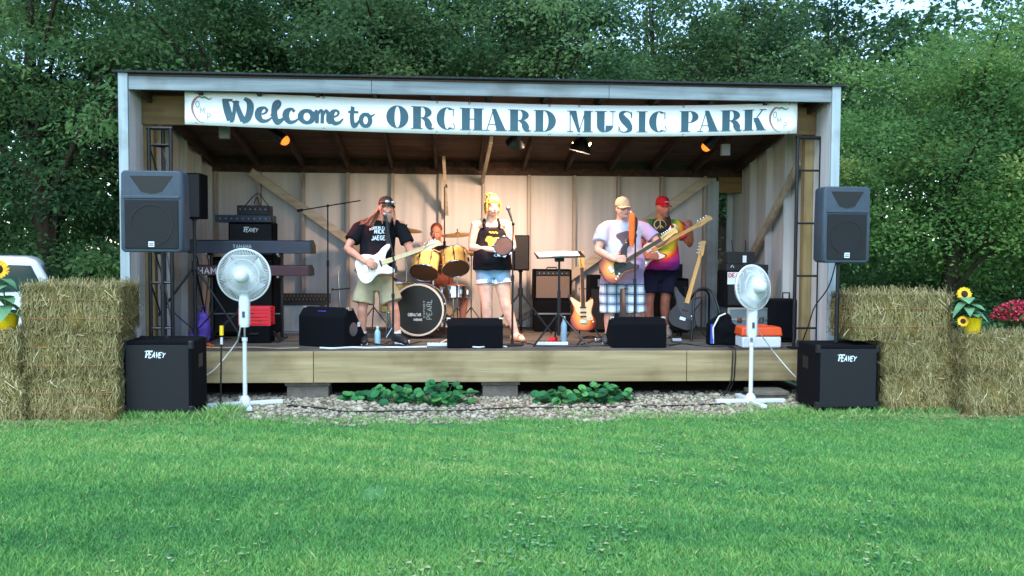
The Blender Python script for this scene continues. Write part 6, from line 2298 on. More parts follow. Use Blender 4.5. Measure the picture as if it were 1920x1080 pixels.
# effects pedals
for k, (px, py, w, lb, m) in enumerate(((760, 644, .06, 'small silver effects pedal by the black shoe', M_metal), (1122, 640, .05, 'round chrome pedal beside the plaid shorts guitarist', M_chrome), (1268, 640, .06, 'pale effects pedal behind the wedge of the plaid shorts guitarist', M_metal))):
    t = thing('effects_pedal', lb, 'pedal', on_floor(px, py, D0)[:])
    MB().box(-w, w, -.05, .05, 0, .04, None, (.95, .85)).build('case', m, t, bevel=.008)
    MB().lathe([(.012, .04), (.012, .052), (0, .054)], Mx((0, -.02, 0)), 10).build('switch', M_black, t)

# cables hanging over the deck edge and lying in the gravel
for k, (px, lb) in enumerate(((1374, 'black cable hanging down the deck edge beside the fan'), (1379, 'second black cable hanging beside the first at the deck edge'))):
    x_ = X(px, .06, 680)
    tag(cable('cable', [(x_ + .01, .25, D0 + .008), (x_ + .004, .10, D0 + .010), (x_, .064, DECK - .05), (x_ - .006, .062, .34), (x_ - .015, .06, .2), (x_ - .06, .08, .08), (x_ - .12, .1, .02)], .007, M_cableb), lb, 'cable')
gpts = [on_floor(px, py, .02) for px, py in ((540, 760), (600, 765), (640, 771), (700, 771), (780, 770), (860, 770), (930, 766), (990, 764), (1080, 764), (1180, 762), (1290, 760), (1360, 757))]
tag(cable('cable', [tuple(p) for p in gpts], .008, M_cableb), 'long black cable lying across the gravel in front of the stage', 'cable')
fx = X(458, -.27, 600)
tag(cable('cable', [(fx - .03, -.26, Z(600, -.27, 450)), (fx - .07, -.2, Z(628, -.2, 446)), (fx - .14, -.05, Z(645, -.05, 430)), (X(405, -.1, 690), -.1, Z(690, -.1, 405)), (X(378, -.16, 712), -.16, Z(712, -.16, 378)), (X(370, -.2, 740), -.2, .06)], .007, M_cablew), 'white mains lead hanging from the fan in front of the keyboards', 'cable')
fx = X(1411, -.30, 600)
tag(cable('cable', [(fx + .04, -.28, Z(612, -.3, 1418)), (X(1430, -.1, 630), -.1, Z(632, -.1, 1430)), (X(1452, .0, 660), .02, Z(660, .0, 1452)), (X(1478, -.1, 690), -.06, Z(690, -.1, 1478)), (X(1494, -.15, 708), -.12, Z(708, -.15, 1494))], .006, M_cablew), 'pale mains lead hanging from the fan in front of the amplifier pile', 'cable')
tag(cable('cable', [(spR.location.x + .06, -.55, mzR + .05), (spR.location.x + .02, -.45, mzR - .25), (X(1532, -.3, 560), -.25, Z(575, -.3, 1532)), (X(1520, -.1, 600), -.05, Z(610, -.1, 1520)), (X(1515, 0, 620), .2, D0 + .01)], .007, M_cableb), 'black speaker lead drooping from the loudspeaker by the suitcase', 'cable')

# more leads on the deck
deck_cable('black lead wandering from the big wedge to the kick drum', [(664, 648), (690, 642), (715, 646), (735, 640), (760, 646), (790, 640)], .006, M_cableb)
deck_cable('black lead lying along the deck between the two plain wedges', [(950, 647), (985, 643), (1010, 648), (1050, 650), (1090, 649), (1140, 648)], .006, M_cableb)
deck_cable('black lead running from the wedge to the cooler along the deck edge', [(1255, 648), (1280, 644), (1310, 648), (1340, 649), (1385, 648)], .006, M_cableb)
deck_cable('orange cord coiled on the deck corner beside the bass bin', [(372, 648), (384, 643), (396, 646), (388, 651), (374, 650), (380, 644), (400, 648)], .007, mat('orange_cord', srgb(226, 96, 40), .5, var=.1))
for k, px in enumerate((366, 386, 394)):
    a_ = at(px, 478, 1.3)
    tag(cable('cable', [(a_.x, 1.30, zk1 + .02), (a_.x + .02, 1.36, zk1 - .2), (a_.x - .03, 1.34, DECK + .25), (a_.x + .05, 1.30, D0 + .01), (a_.x + .25, 1.25, D0 + .01)], .006, M_cableb), ('black lead hanging from the end of the long keyboard', 'black lead hanging beside the tripod behind the keyboards', 'black lead hanging next to the keyboard stand upright')[k], 'cable')

# ================================================================== PEOPLE
def skin_mat(name, c):
    m = mat(name, c, .55, var=.2, scale=16, spec=.35)
    bs = m.node_tree.nodes['Principled BSDF']
    bs.inputs['Subsurface Weight'].default_value = .15
    bs.inputs['Subsurface Radius'].default_value = (.02, .008, .005)
    return m


M_skin1 = skin_mat('sunburnt_skin', srgb(206, 146, 122))
M_skin2 = skin_mat('fair_skin', srgb(232, 184, 158))
M_skin3 = skin_mat('pink_skin', srgb(220, 160, 138))
M_skin4 = skin_mat('tan_skin', srgb(176, 112, 90))
M_eyew = mat('eye_white', srgb(226, 222, 214), .3, var=0)
M_eyed = mat('dark_iris', srgb(40, 34, 30), .2, var=0)
M_lip = mat('lip', srgb(168, 88, 82), .5, var=.1)
M_sole = mat('white_sole', srgb(220, 220, 216), .7, var=.05)
M_sock = mat('white_sock', srgb(226, 228, 226), .9, var=.06, bump=.3, bscale=120)


def cloth(name, c, var=.12, bump=.35):
    return mat(name, c, .9, var=var, scale=9, bump=bump, bscale=26, spec=.15)


def ring_loft(mb, rings, n=24):
    """rings: (centre, rx, ry, yaw)."""
    vs, fs = [], []
    for (c, rx, ry, yw) in rings:
        cy, sy = math.cos(yw), math.sin(yw)
        for k in range(n):
            a = 2 * PI * k / n
            x, y = rx * math.cos(a), ry * math.sin(a)
            vs.append((c[0] + x * cy - y * sy, c[1] + x * sy + y * cy, c[2]))
    m = len(rings)
    for i in range(m - 1):
        for k in range(n):
            k2 = (k + 1) % n
            fs.append((i * n + k, i * n + k2, (i + 1) * n + k2, (i + 1) * n + k))
    fs.append(tuple(range(n - 1, -1, -1)))
    fs.append(tuple((m - 1) * n + k for k in range(n)))
    mb.add(vs, fs)


def hand(mb, wrist, dirv, palm, side, curl=1.0, size=1.0, spread=.0):
    """Palm and five fingers; palm = direction the palm faces, side = towards the thumb."""
    d = Vector(dirv).normalized()
    n = Vector(palm)
    n = (n - d * n.dot(d)).normalized()
    s = n.cross(d)
    if s.dot(Vector(side)) < 0:
        s = -s
    w = Vector(wrist)
    L = .085 * size
    for q in (-.5, -.17, .17, .5):
        mb.tube([w + d * .0, w + s * (q * .055 * size) + d * L * .55, w + s * (q * .066 * size) + d * L], [.017 * size, .015 * size, .0125 * size], 8, 'round')
    for q, ln in ((-.52, .058), (-.18, .072), (.16, .078), (.50, .070)):
        p = w + s * (q * .070 * size) + d * L
        ang = 0.0
        pts = [p]
        seg = ln * size / 2.4
        dd = d + s * (q * spread)
        for j, bend in enumerate((.45, .75, .6)):
            ang += bend * curl
            v = (dd * math.cos(ang) + n * math.sin(ang)).normalized()
            p = p + v * seg * (1.1, .9, .7)[j]
            pts.append(p)
        mb.tube(pts, [.0105 * size, .0098 * size, .0092 * size, .0080 * size], 8, 'round')
    p = w + s * .024 * size + d * .018 * size
    pts = [p, p + (s * .9 + d * .55 + n * .25) * .038 * size, p + (s * .9 + d * 1.25 + n * (.45 + .35 * curl)) * .048 * size]
    mb.tube(pts, [.0145 * size, .0115 * size, .0090 * size], 8, 'round')


def foot(mb, an, to, r=.042):
    an, to = Vector(an), Vector(to)
    d = (to - an)
    d.z = 0
    d.normalize()
    z0 = DECKL
    h = an + Vector((0, 0, 0)) - d * .045
    mb.tube([(h.x, h.y, z0 + .04), (an.x, an.y, z0 + .05), ((an.x + to.x) / 2, (an.y + to.y) / 2, z0 + .042), (to.x, to.y, z0 + .028)], [.040, .046, .046, .034], 12, 'round', 1.0)
    return d


DECKL = 0.0


def head_geo(mb, Mh, fat=1.0):
    H = lambda p: tuple(Mh @ Vector(p))
    R3 = Mh.to_3x3()

    def bl(c, r):
        q = MB()
        q.ball((0, 0, 0), r, n=18)
        mb.add([Mh @ (Vector(v) + Vector(c)) for v in q.v], q.f)
    bl((0, .015, .035), (.077, .096, .092))
    bl((0, -.018, -.030), (.064 * fat, .078, .088))
    bl((0, -.052, -.088), (.036 * fat, .034, .028))
    bl((0, .02, -.05), (.060 * fat, .07, .07))
    bl((0, -.070, .022), (.052, .022, .014))
    for s in (-1, 1):
        bl((s * .040, -.062, -.030), (.026, .026, .026))
        bl((s * .079, .012, -.012), (.010, .022, .033))
    mb.tube([H((0, -.086, .012)), H((0, -.098, -.012)), H((0, -.109, -.030))], [.009, .012, .016], 8, 'round')
    mb.tube([H((-.020, -.092, -.062)), H((0, -.097, -.061)), H((.020, -.092, -.062))], [.007, .009, .007], 8, 'round')


def person(label, J, M_skin, outfit, name='person', rx=(.165, .17, .16, .165, .17), belly=0.0, head=dict(), arm=1.0, leg=1.0, hands=(), fat=1.0, voxel=.0095, origin=None, group=None):
    W = {k: at(*v) if len(v) == 3 else Vector(v[:3]) for k, v in J.items()}
    base = origin or Vector(((W['anL'].x + W['anR'].x) / 2, (W['anL'].y + W['anR'].y) / 2, DECK))
    t = thing(name, label, 'person', base[:], 0, group)
    P = {k: v - base for k, v in W.items()}
    for k in ('toL', 'toR'):
        P[k].z = .03
    for k in ('anL', 'anR'):
        P[k].z = max(P[k].z, .085)
    sh = (P['shR'] - P['shL'])
    yaw = math.atan2(sh.y, sh.x)
    fw = Vector((math.sin(yaw), -math.cos(yaw), 0))     # facing direction
    pel, nk = P['pelvis'], P['neck']
    hw = sh.length / 2
    mb = MB()

    def spine(q):
        c = pel.lerp(nk, q)
        return c + fw * (belly * math.exp(-((q - .28) / .2) ** 2))
    TT = (-.14, .0, .16, .34, .55, .76, .90, .985)
    RX = (rx[0] * .8, rx[0], rx[1], rx[1] * 1.0, rx[2], rx[3], hw * .66, .062)
    RY = (.09, .115, .120 + belly, .118 + belly, .115 + belly * .4, .112, .085, .058)
    rings = [(spine(q), a, b, yaw) for q, a, b in zip(TT, RX, RY)]
    ring_loft(mb, rings)
    hd = P['head']
    mb.tube([nk - Vector((0, 0, .05)), nk.lerp(hd, .45) + Vector((0, .015, 0)), hd + Vector((0, .02, -.02))], [.066, .056 * fat, .055 * fat], 14)
    Mh = Matrix.Translation(hd) @ Euler((head.get('pitch', 0), head.get('roll', 0), head.get('yaw', 0)), 'XYZ').to_matrix().to_4x4() @ Matrix.Scale(head.get('s', .95), 4)
    head_geo(mb, Mh, fat)
    for s in 'LR':
        S, E, Wr = P['sh' + s], P['el' + s], P['wr' + s]
        mb.tube([S.lerp(nk, .35) - Vector((0, 0, .012)), S, S.lerp(E, .35), S.lerp(E, .75), E, E.lerp(Wr, .25), E.lerp(Wr, .7), Wr],
                [.055 * arm, .058 * arm, .052 * arm, .046 * arm, .042 * arm, .043 * arm, .034 * arm, .026 * arm], 14, 'round')
        hp, kn, an = P['hip' + s], P['kn' + s], P['an' + s]
        mb.tube([hp + Vector((0, 0, .05)), hp, hp.lerp(kn, .35), hp.lerp(kn, .8), kn, kn.lerp(an, .25) + Vector((0, .012, 0)), kn.lerp(an, .55) + Vector((0, .008, 0)), kn.lerp(an, .88), an - Vector((0, 0, .02))],
                [.086 * leg, .090 * leg, .084 * leg, .064 * leg, .058 * leg, .060 * leg, .050 * leg, .036 * leg, .036 * leg], 14, 'round')
        foot(mb, an, P['to' + s])
    for (s, dv, pv, sv, cu, sz) in hands:
        hand(mb, P['wr' + s], dv, pv, sv, cu, sz)
    body = fuse(mb, 'body', M_skin, t, voxel, 3, .45)
    # eyes, brows, lips
    H = lambda p: tuple(Mh @ Vector(p))
    for s in (-1, 1):
        MB().ball(H((s * .031, -.0785, .006)), .0105, n=10).build('eye', M_eyew, t, smooth=80)
        MB().ball(H((s * .031, -.0865, .006)), .0058, n=8).build('iris', M_eyed, t, smooth=80)
        MB().tube([H((s * .014, -.092, .026)), H((s * .032, -.090, .031)), H((s * .050, -.078, .024))], [.003, .0045, .003], 6).build('eyebrow', outfit.get('brow', M_eyed), t)
    MB().tube([H((-.024, -.090, -.062)), H((-.010, -.100, -.060)), H((0, -.1015, -.061)), H((.010, -.100, -.060)), H((.024, -.090, -.062))], [.003, .006, .0065, .006, .003], 6).build('mouth', M_lip, t, smooth=60)
    ctx = dict(t=t, P=P, Mh=Mh, H=H, spine=spine, yaw=yaw, fw=fw, hw=hw, RX=RX, RY=RY, TT=TT, base=base, arm=arm, leg=leg, body=body)
    return ctx


def rr_at(ctx, q):
    return np.interp(q, ctx['TT'], ctx['RX']), np.interp(q, ctx['TT'], ctx['RY'])


def tee(ctx, m, hem, q1=.955, sleeve=.62, slack=.022, voxel=.012, flare=.02, noise=(.010, 16, 3), neck=.085, name='shirt'):
    """T-shirt following the torso; hem = z of the hem in local coordinates."""
    P, sp, yaw = ctx['P'], ctx['spine'], ctx['yaw']
    mb = MB()
    z0, z1 = sp(0).z, sp(1).z
    qh = (hem - z0) / (z1 - z0)
    rings = []
    for i in range(13):
        q = qh + (q1 - qh) * i / 12
        a, b = rr_at(ctx, q)
        a2 = max(a, ctx['RX'][2] * (.98 if q < .3 else .9 if q < .7 else 0))
        fl = flare * max(0, 1 - i / 4)
        rings.append((sp(q), a2 + slack + fl, b + slack + fl, yaw))
    a, b = rr_at(ctx, .98)
    rings.append((sp(.985), neck, neck * .85, yaw))
    ring_loft(mb, rings, 28)
    for s in 'LR':
        S, E = P['sh' + s], P['el' + s]
        k = ctx['arm']
        mb.tube([S.lerp(P['neck'], .55) - Vector((0, 0, .035)), S.lerp(P['neck'], .2) - Vector((0, 0, .02)), S.lerp(E, .12), S.lerp(E, sleeve * .6), S.lerp(E, sleeve)], [.060 * k, .072 * k, .076 * k, .078 * k, .084 * k], 18)
    return fuse(mb, name, m, ctx['t'], voxel, 3, .4, noise)


def tank(ctx, m, hem, name='tank_top'):
    P, sp, yaw = ctx['P'], ctx['spine'], ctx['yaw']
    mb = MB()
    z0, z1 = sp(0).z, sp(1).z
    qh = (hem - z0) / (z1 - z0)
    rings = []
    for i in range(12):
        q = qh + (.80 - qh) * i / 11
        a, b = rr_at(ctx, q)
        lo_ = .020 * max(0, 1 - i / 4)
        rings.append((sp(q), a + .022 + lo_ - .022 * max(0, q - .6) / .2, b + .024 + lo_, yaw))
    rings.append((sp(.84), ctx['hw'] * .60, .10, yaw))
    ring_loft(mb, rings, 28)
    for s in (-1, 1):
        sd = Vector((math.cos(yaw), math.sin(yaw), 0)) * s
        f = ctx['fw']
        c = sp(.80)
        tp = sp(.97)
        mb.tube([c + sd * .085 + f * .095, sp(.88) + sd * .090 + f * .095, tp + sd * .080 + f * .02 + Vector((0, 0, .008)), sp(.88) + sd * .09 - f * .09], [.020, .020, .018, .018], 8)
    return fuse(mb, name, m, ctx['t'], .008, 2, .4, (.006, 16, 8))


def shorts(ctx, m, top, hemL, hemR, r0=.105, r1=.115, name='shorts', noise=(.008, 18, 4), voxel=.012):
    P, sp, yaw = ctx['P'], ctx['spine'], ctx['yaw']
    mb = MB()
    z0, z1 = sp(0).z, sp(1).z
    rings = []
    crotch = z0 - .10
    for i in range(6):
        z = crotch + (top - crotch) * i / 5
        q = (z - z0) / (z1 - z0)
        a, b = rr_at(ctx, q)
        c = sp(q)
        rings.append(((c.x, c.y, z), a + .02, b + .02, yaw))
    ring_loft(mb, rings, 26)
    for s, hem in (('L', hemL), ('R', hemR)):
        hp, kn = P['hip' + s], P['kn' + s]
        an = P['an' + s]
        if hem < kn.z:
            q = (kn.z - hem) / max(.01, kn.z - an.z)
            end = kn.lerp(an, q)
        else:
            end = hp.lerp(kn, (hp.z - hem) / max(.01, hp.z - kn.z))
        mb.tube([hp + Vector((0, 0, .06)), hp, hp.lerp(end, .5), end], [r0 * .9, r0, (r0 + r1) / 2, r1], 20)
    return fuse(mb, name, m, ctx['t'], voxel, 2, .4, noise)


def shoes(ctx, m, sock=True, low=True, sandal=False):
    P, t = ctx['P'], ctx['t']
    for s in 'LR':
        an, to = P['an' + s], P['to' + s]
        d = (to - an)
        d.z = 0
        d.normalize()
        heel = Vector((an.x, an.y, 0)) - d * .06
        tip = Vector((to.x, to.y, 0)) + d * .035
        if not sandal:
            mb = MB().tube([heel + Vector((0, 0, .052)), Vector((an.x, an.y, .062)), (heel + tip) / 2 + Vector((0, 0, .056)), tip - d * .05 + Vector((0, 0, .045)), tip + Vector((0, 0, .038))], [.046, .054, .054, .052, .036], 12, 'round')
            mb.tube([Vector((an.x, an.y, .06)), Vector((an.x, an.y, .11))], [.054, .050], 12, 'round')
            so = fuse(mb, 'shoe', m, t, .009, 3)
        sm = MB()
        pr = []
        side = Vector((-d.y, d.x, 0))
        for q, w in ((-.03, .03), (.0, .042), (.3, .044), (.6, .05), (.85, .046), (.97, .03), (1.02, .012)):
            pr.append((heel + (tip - heel) * q, w))
        L_ = [c + side * w for c, w in pr]
        R_ = [c - side * w for c, w in pr][::-1]
        n = len(L_ + R_)
        ring = L_ + R_
        sm.add([v + Vector((0, 0, .004)) for v in ring] + [v + Vector((0, 0, .026)) for v in ring], [tuple(range(n)), tuple(range(2 * n - 1, n - 1, -1))] + [(i, n + i, n + (i + 1) % n, (i + 1) % n) for i in range(n)])
        sm.build('sole', M_sole if not sandal else m, t, bevel=.004)
        if sandal:
            mid = heel.lerp(tip, .68)
            MB().tube([mid + side * .046 + Vector((0, 0, .02)), mid + side * .03 + Vector((0, 0, .075)), mid - side * .03 + Vector((0, 0, .075)), mid - side * .046 + Vector((0, 0, .02))], .009, 6).build('sandal_strap', m, t)
        if sock:
            kn = P['kn' + s]
            MB().tube([Vector((an.x, an.y, .09)), an + Vector((0, 0, .02)), an.lerp(kn, .16)], [.047, .044, .046], 14).build('sock', M_sock, t, smooth=60)


def cap_hat(ctx, m, mb_brim=None, back=False, badge=None):
    H, Mh, t = ctx['H'], ctx['Mh'], ctx['t']
    prof = []
    vs, fs = [], []
    n = 22
    lv = [(1.0, .022), (1.02, .05), (.97, .085), (.80, .115), (.5, .134), (.15, .142)]
    for s_, z in lv:
        for k in range(n):
            a = 2 * PI * k / n
            vs.append(H((.083 * s_ * math.cos(a), .016 + .102 * s_ * math.sin(a), z)))
    for i in range(len(lv) - 1):
        for k in range(n):
            fs.append((i * n + k, i * n + (k + 1) % n, (i + 1) * n + (k + 1) % n, (i + 1) * n + k))
    fs.append(tuple((len(lv) - 1) * n + k for k in range(n)))
    o = MB().add(vs, fs).build('cap', m, t, smooth=50)
    s = o.modifiers.new('thick', 'SOLIDIFY')
    s.thickness = .004
    # brim
    bv, bf = [], []
    m_ = 11
    sg = 1 if back else -1
    for j in range(4):
        q = j / 3
        for i in range(m_):
            a = -1.15 + 2.3 * i / (m_ - 1)
            x = math.sin(a) * .084
            y0 = .016 + sg * math.cos(a) * .100
            ln = .072 * math.cos(a * .95) ** .6 if abs(a) < 1.5 else 0
            bv.append(H((x * (1 - .05 * q), y0 + sg * ln * q, .030 - .014 * q - .018 * abs(math.sin(a)) * q)))
    for j in range(3):
        for i in range(m_ - 1):
            bf.append((j * m_ + i, j * m_ + i + 1, (j + 1) * m_ + i + 1, (j + 1) * m_ + i))
    b = MB().add(bv, bf).build('brim', mb_brim or m, t, smooth=60)
    s = b.modifiers.new('thick', 'SOLIDIFY')
    s.thickness = .005
    MB().ball(H((0, .016, .143)), .008, n=8).build('cap_button', m, t)
    return o


def strands(ctx, paths, m, r=.008, name='hair'):
    mb = MB()
    for p in paths:
        pts = [ctx['H'](q) if len(q) == 3 else tuple(q[:3]) for q in p]
        pts = [tuple(v) for v in catmull(pts, 4)]
        n = len(pts)
        mb.tube(pts, [r * (1 - .75 * i / (n - 1)) for i in range(n)], 5)
    return mb.build(name, m, ctx['t'], smooth=60)


def print_on(ctx, shirt, shapes_list, m, name):
    """Flat print projected on the front of a garment: shapes in local x, z."""
    bv = BVHTree.FromPolygons([v.co.copy() for v in shirt.data.vertices], [tuple(p.vertices) for p in shirt.data.polygons])
    mb = MB()
    for i, (vs, fs) in enumerate(shapes_list):
        P = []
        for (x, z) in vs:
            hit = bv.ray_cast(Vector((x, -2, z)), Vector((0, 1, 0)))
            y = hit[0].y if hit[0] is not None else 0
            P.append((x, y - .004 - .0006 * (i % 6), z))
        mb.add(P, fs)
    return mb.build(name, m, ctx['t'])


def text_line(s, cx, cz, w, h, arch=0.0, sw=.2):
    sh, tot = text_shapes(s, sw, .8, .24)
    out = []
    for vs, fs in sh:
        out.append(([(cx + (p[0] / tot - .5) * w, cz + p[1] * h - arch * ((p[0] / tot - .5) * 2) ** 2) for p in vs], fs))
    return out


def grid_disc(cx, cz, rx, rz, wob=0.0, n=26, rings=4, seed=0):
    rd = random.Random(seed)
    ph = [rd.uniform(0, 6.28) for _ in range(3)]
    vs, fs = [(cx, cz)], []
    for j in range(1, rings + 1):
        for k in range(n):
            a = 2 * PI * k / n
            q = j / rings * (1 + wob * (math.sin(3 * a + ph[0]) + .6 * math.sin(5 * a + ph[1])))
            vs.append((cx + rx * q * math.cos(a), cz + rz * q * math.sin(a)))
    for k in range(n):
        fs.append((0, 1 + k, 1 + (k + 1) % n))
    for j in range(rings - 1):
        for k in range(n):
            fs.append((1 + j * n + k, 1 + (j + 1) * n + k, 1 + (j + 1) * n + (k + 1) % n, 1 + j * n + (k + 1) % n))
    return vs, fs


def ramp_mat(name, stops, centre, scale, warp=.25, wscale=5.0, rough=.9, mode='dist'):
    """Dyed cloth: colour bands by distance from a point on the cloth, wobbled by noise."""
    m = bpy.data.materials.new(name)
    m.use_nodes = True
    N, L = m.node_tree.nodes, m.node_tree.links
    bs = N['Principled BSDF']
    bs.inputs['Roughness'].default_value = rough
    bs.inputs['Specular IOR Level'].default_value = .15
    tc = N.new('ShaderNodeTexCoord')
    mp = N.new('ShaderNodeMapping')
    mp.vector_type = 'POINT'
    mp.inputs['Location'].default_value = (-centre[0] * scale[0], 0, -centre[2] * scale[2])
    mp.inputs['Scale'].default_value = (scale[0], 0, scale[2])
    L.new(tc.outputs['Object'], mp.inputs[0])
    nz = N.new('ShaderNodeTexNoise')
    nz.inputs['Scale'].default_value = wscale
    nz.inputs['Detail'].default_value = 4
    L.new(tc.outputs['Object'], nz.inputs['Vector'])
    ln = N.new('ShaderNodeVectorMath')
    ln.operation = 'LENGTH'
    L.new(mp.outputs[0], ln.inputs[0])
    ma = N.new('ShaderNodeMath')
    ma.operation = 'MULTIPLY_ADD'
    ma.inputs[1].default_value = warp
    L.new(nz.outputs[0], ma.inputs[0])
    L.new(ln.outputs['Value'], ma.inputs[2])
    sb = N.new('ShaderNodeMath')
    sb.operation = 'SUBTRACT'
    sb.inputs[1].default_value = warp * .5
    L.new(ma.outputs[0], sb.inputs[0])
    rp = N.new('ShaderNodeValToRGB')
    e = rp.color_ramp.elements
    e[0].position, e[0].color = stops[0]
    e[1].position, e[1].color = stops[-1]
    for p, c in stops[1:-1]:
        k = e.new(p)
        k.color = c
    L.new(sb.outputs[0], rp.inputs[0])
    L.new(rp.outputs[0], bs.inputs['Base Color'])
    bp = N.new('ShaderNodeBump')
    bp.inputs['Strength'].default_value = .3
    bp.inputs['Distance'].default_value = .02
    nb = N.new('ShaderNodeTexNoise')
    nb.inputs['Scale'].default_value = 22
    L.new(tc.outputs['Object'], nb.inputs['Vector'])
    L.new(nb.outputs[0], bp.inputs['Height'])
    L.new(bp.outputs[0], bs.inputs['Normal'])
    return m


def plaid_mat():
    m = bpy.data.materials.new('blue_plaid_cotton')
    m.use_nodes = True
    N, L = m.node_tree.nodes, m.node_tree.links
    bs = N['Principled BSDF']
    bs.inputs['Roughness'].default_value = .9
    tc = N.new('ShaderNodeTexCoord')
    base = None

    def stripes(axis, freq, lo, hi, ph=0.0):
        mp = N.new('ShaderNodeSeparateXYZ')
        L.new(tc.outputs['Object'], mp.inputs[0])
        mu = N.new('ShaderNodeMath'); mu.operation = 'MULTIPLY_ADD'
        mu.inputs[1].default_value = freq
        mu.inputs[2].default_value = ph
        L.new(mp.outputs[axis], mu.inputs[0])
        fr = N.new('ShaderNodeMath'); fr.operation = 'FRACT'
        L.new(mu.outputs[0], fr.inputs[0])
        a = N.new('ShaderNodeMath'); a.operation = 'GREATER_THAN'
        a.inputs[1].default_value = lo
        L.new(fr.outputs[0], a.inputs[0])
        b = N.new('ShaderNodeMath'); b.operation = 'LESS_THAN'
        b.inputs[1].default_value = hi
        L.new(fr.outputs[0], b.inputs[0])
        c = N.new('ShaderNodeMath'); c.operation = 'MULTIPLY'
        L.new(a.outputs[0], c.inputs[0])
        L.new(b.outputs[0], c.inputs[1])
        return c.outputs[0]
    col = None
    prev = None
    rgb = N.new('ShaderNodeRGB')
    rgb.outputs[0].default_value = srgb(226, 230, 232)
    prev = rgb.outputs[0]
    for (ax, fq, lo, hi, cc, f) in ((0, 9, .0, .5, srgb(104, 136, 164), .6), (2, 9, .0, .5, srgb(104, 136, 164), .6), (0, 9, .18, .32, srgb(36, 46, 70), .8), (2, 9, .18, .32, srgb(36, 46, 70), .8)):
        s = stripes(ax, fq, lo, hi, .13)
        k = N.new('ShaderNodeMath'); k.operation = 'MULTIPLY'
        k.inputs[1].default_value = f
        L.new(s, k.inputs[0])
        mx = N.new('ShaderNodeMixRGB')
        mx.inputs[2].default_value = cc
        L.new(k.outputs[0], mx.inputs[0])
        L.new(prev, mx.inputs[1])
        prev = mx.outputs[0]
    L.new(prev, bs.inputs['Base Color'])
    return m


def zl(py, y, px):
    return Z(py, y, px) - DECK


# ------------------------------------------------------------------ guitarist in black
J1 = dict(head=(724, 390, .60), neck=(712, 411, .70), shL=(675, 424, .72), shR=(750, 422, .70), elL=(651, 466, .60), wrL=(684, 491, .375), elR=(771, 474, .62), wrR=(790, 467, .455),
          pelvis=(705, 528, .74), hipL=(687, 536, .74), hipR=(724, 536, .74), knL=(679, 580, .70), anL=(680, 629, .72), toL=(682, 641, .57), knR=(739, 580, .68), anR=(745, 628, .70), toR=(758, 641, .55))
c1 = person('guitarist in a black printed shirt and tan shorts playing a white guitar', J1, M_skin1, dict(brow=M_stud), belly=.05, rx=(.165, .185, .175, .175, .17), head=dict(yaw=R(30), pitch=R(-6), roll=R(6)), arm=1.02, leg=.95,
            hands=(('L', (.8, .05, -.3), (-.1, .9, -.2), (.2, 0, 1), .8, 1.0), ('R', (.75, -.3, .5), (-.3, .55, .5), (-.8, 0, .3), 1.25, 1.0)))
M_tee1 = cloth('black_cotton', srgb(18, 20, 26))
s1 = tee(c1, M_tee1, zl(512, .7, 705), sleeve=.66, noise=(.010, 15, 1))
shorts(c1, cloth('khaki_cotton', srgb(168, 158, 128)), zl(518, .7, 705), zl(569, .7, 680), zl(567, .7, 738), .110, .128)
shoes(c1, mat('black_shoe', srgb(20, 21, 26), .6, var=.1))
lx = lambda px, py, y, c: X(px, y, py) - c['base'].x
cx, cz = lx(711, 430, .55, c1), zl(424, .55, 711)
M_print = mat('pale_shirt_print', srgb(196, 216, 222), .8, var=.06)
print_on(c1, s1, text_line('WORKIN FOR', cx - .01, zl(424, .55, 711) - .03, .20, .030, .022, .24), M_print, 'shirt_print')
print_on(c1, s1, text_line('NICK', cx + .0, zl(434, .55, 711) - .022, .105, .046, 0, .22), M_print, 'shirt_print')
print_on(c1, s1, text_line('JAEGER', cx + .005, zl(446, .55, 711) - .022, .175, .046, .004, .22), M_print, 'shirt_print')
M_hair1 = mat('long_red_lit_hair', srgb(176, 116, 92), .55, var=.25, scale=20, bump=.4, bscale=80, stretch=(1, 1, .2))  # grey-blond hair with the red of the lamp mixed into its colour
rd = random.Random(4)
paths = []
for k in range(130):
    a = rd.uniform(.25, 2.9)
    sx_ = math.cos(a)
    x0_, y0_ = .080 * sx_, .012 + .092 * math.sin(a)
    fl = rd.uniform(.3, 1.0) * (1 if sx_ < .3 else .35)
    paths.append([(x0_, y0_, .035), (x0_ * 1.22, y0_ * 1.12, -.04), (x0_ * 1.45 - .05 * fl, y0_ * 1.05, -.10), (x0_ * 1.6 - .13 * fl, y0_ * 1.0, -.135 - .05 * rd.random()), (x0_ * 1.65 - .19 * fl, y0_ * .9, -.15 - .08 * rd.random())])
for k in range(14):
    s_ = rd.choice((-1, 1))
    q = rd.uniform(-.012, .012)
    paths.append([(s_ * .078, -.03 + q, .03), (s_ * .086 + q, -.045 + q, -.05), (s_ * .080 + q, -.07, -.13), (s_ * .078 + q, -.075 + q, -.17 - .04 * rd.random())])
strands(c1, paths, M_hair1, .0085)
bp = []
for k in range(34):
    a = rd.uniform(-.9, .9)
    bp.append([(.036 * math.sin(a), -.080 - .014 * math.cos(a), -.078), (.034 * math.sin(a), -.092 - .01 * math.cos(a), -.11), (.022 * math.sin(a), -.088, -.145 - .04 * rd.random())])
strands(c1, bp, mat('grey_beard', srgb(150, 124, 108), .8, var=.2), .007, 'beard')
cap_hat(c1, cloth('dark_camo_cap', srgb(58, 58, 54), .5), back=False)
H = c1['H']
for s_ in (-1, 1):
    MB().ball(H((s_ * .036, -.098, .056)), (.030, .016, .020), n=12).build('goggle_lens', mat('goggle_lens', srgb(176, 178, 176), .15, .4, var=.1), c1['t'], smooth=60)
MB().tube([H((-.086, .0, .05)), H((-.070, -.075, .055)), H((0, -.100, .056)), H((.070, -.075, .055)), H((.086, .0, .05))], .007, 6).build('goggle_strap', M_black, c1['t'])
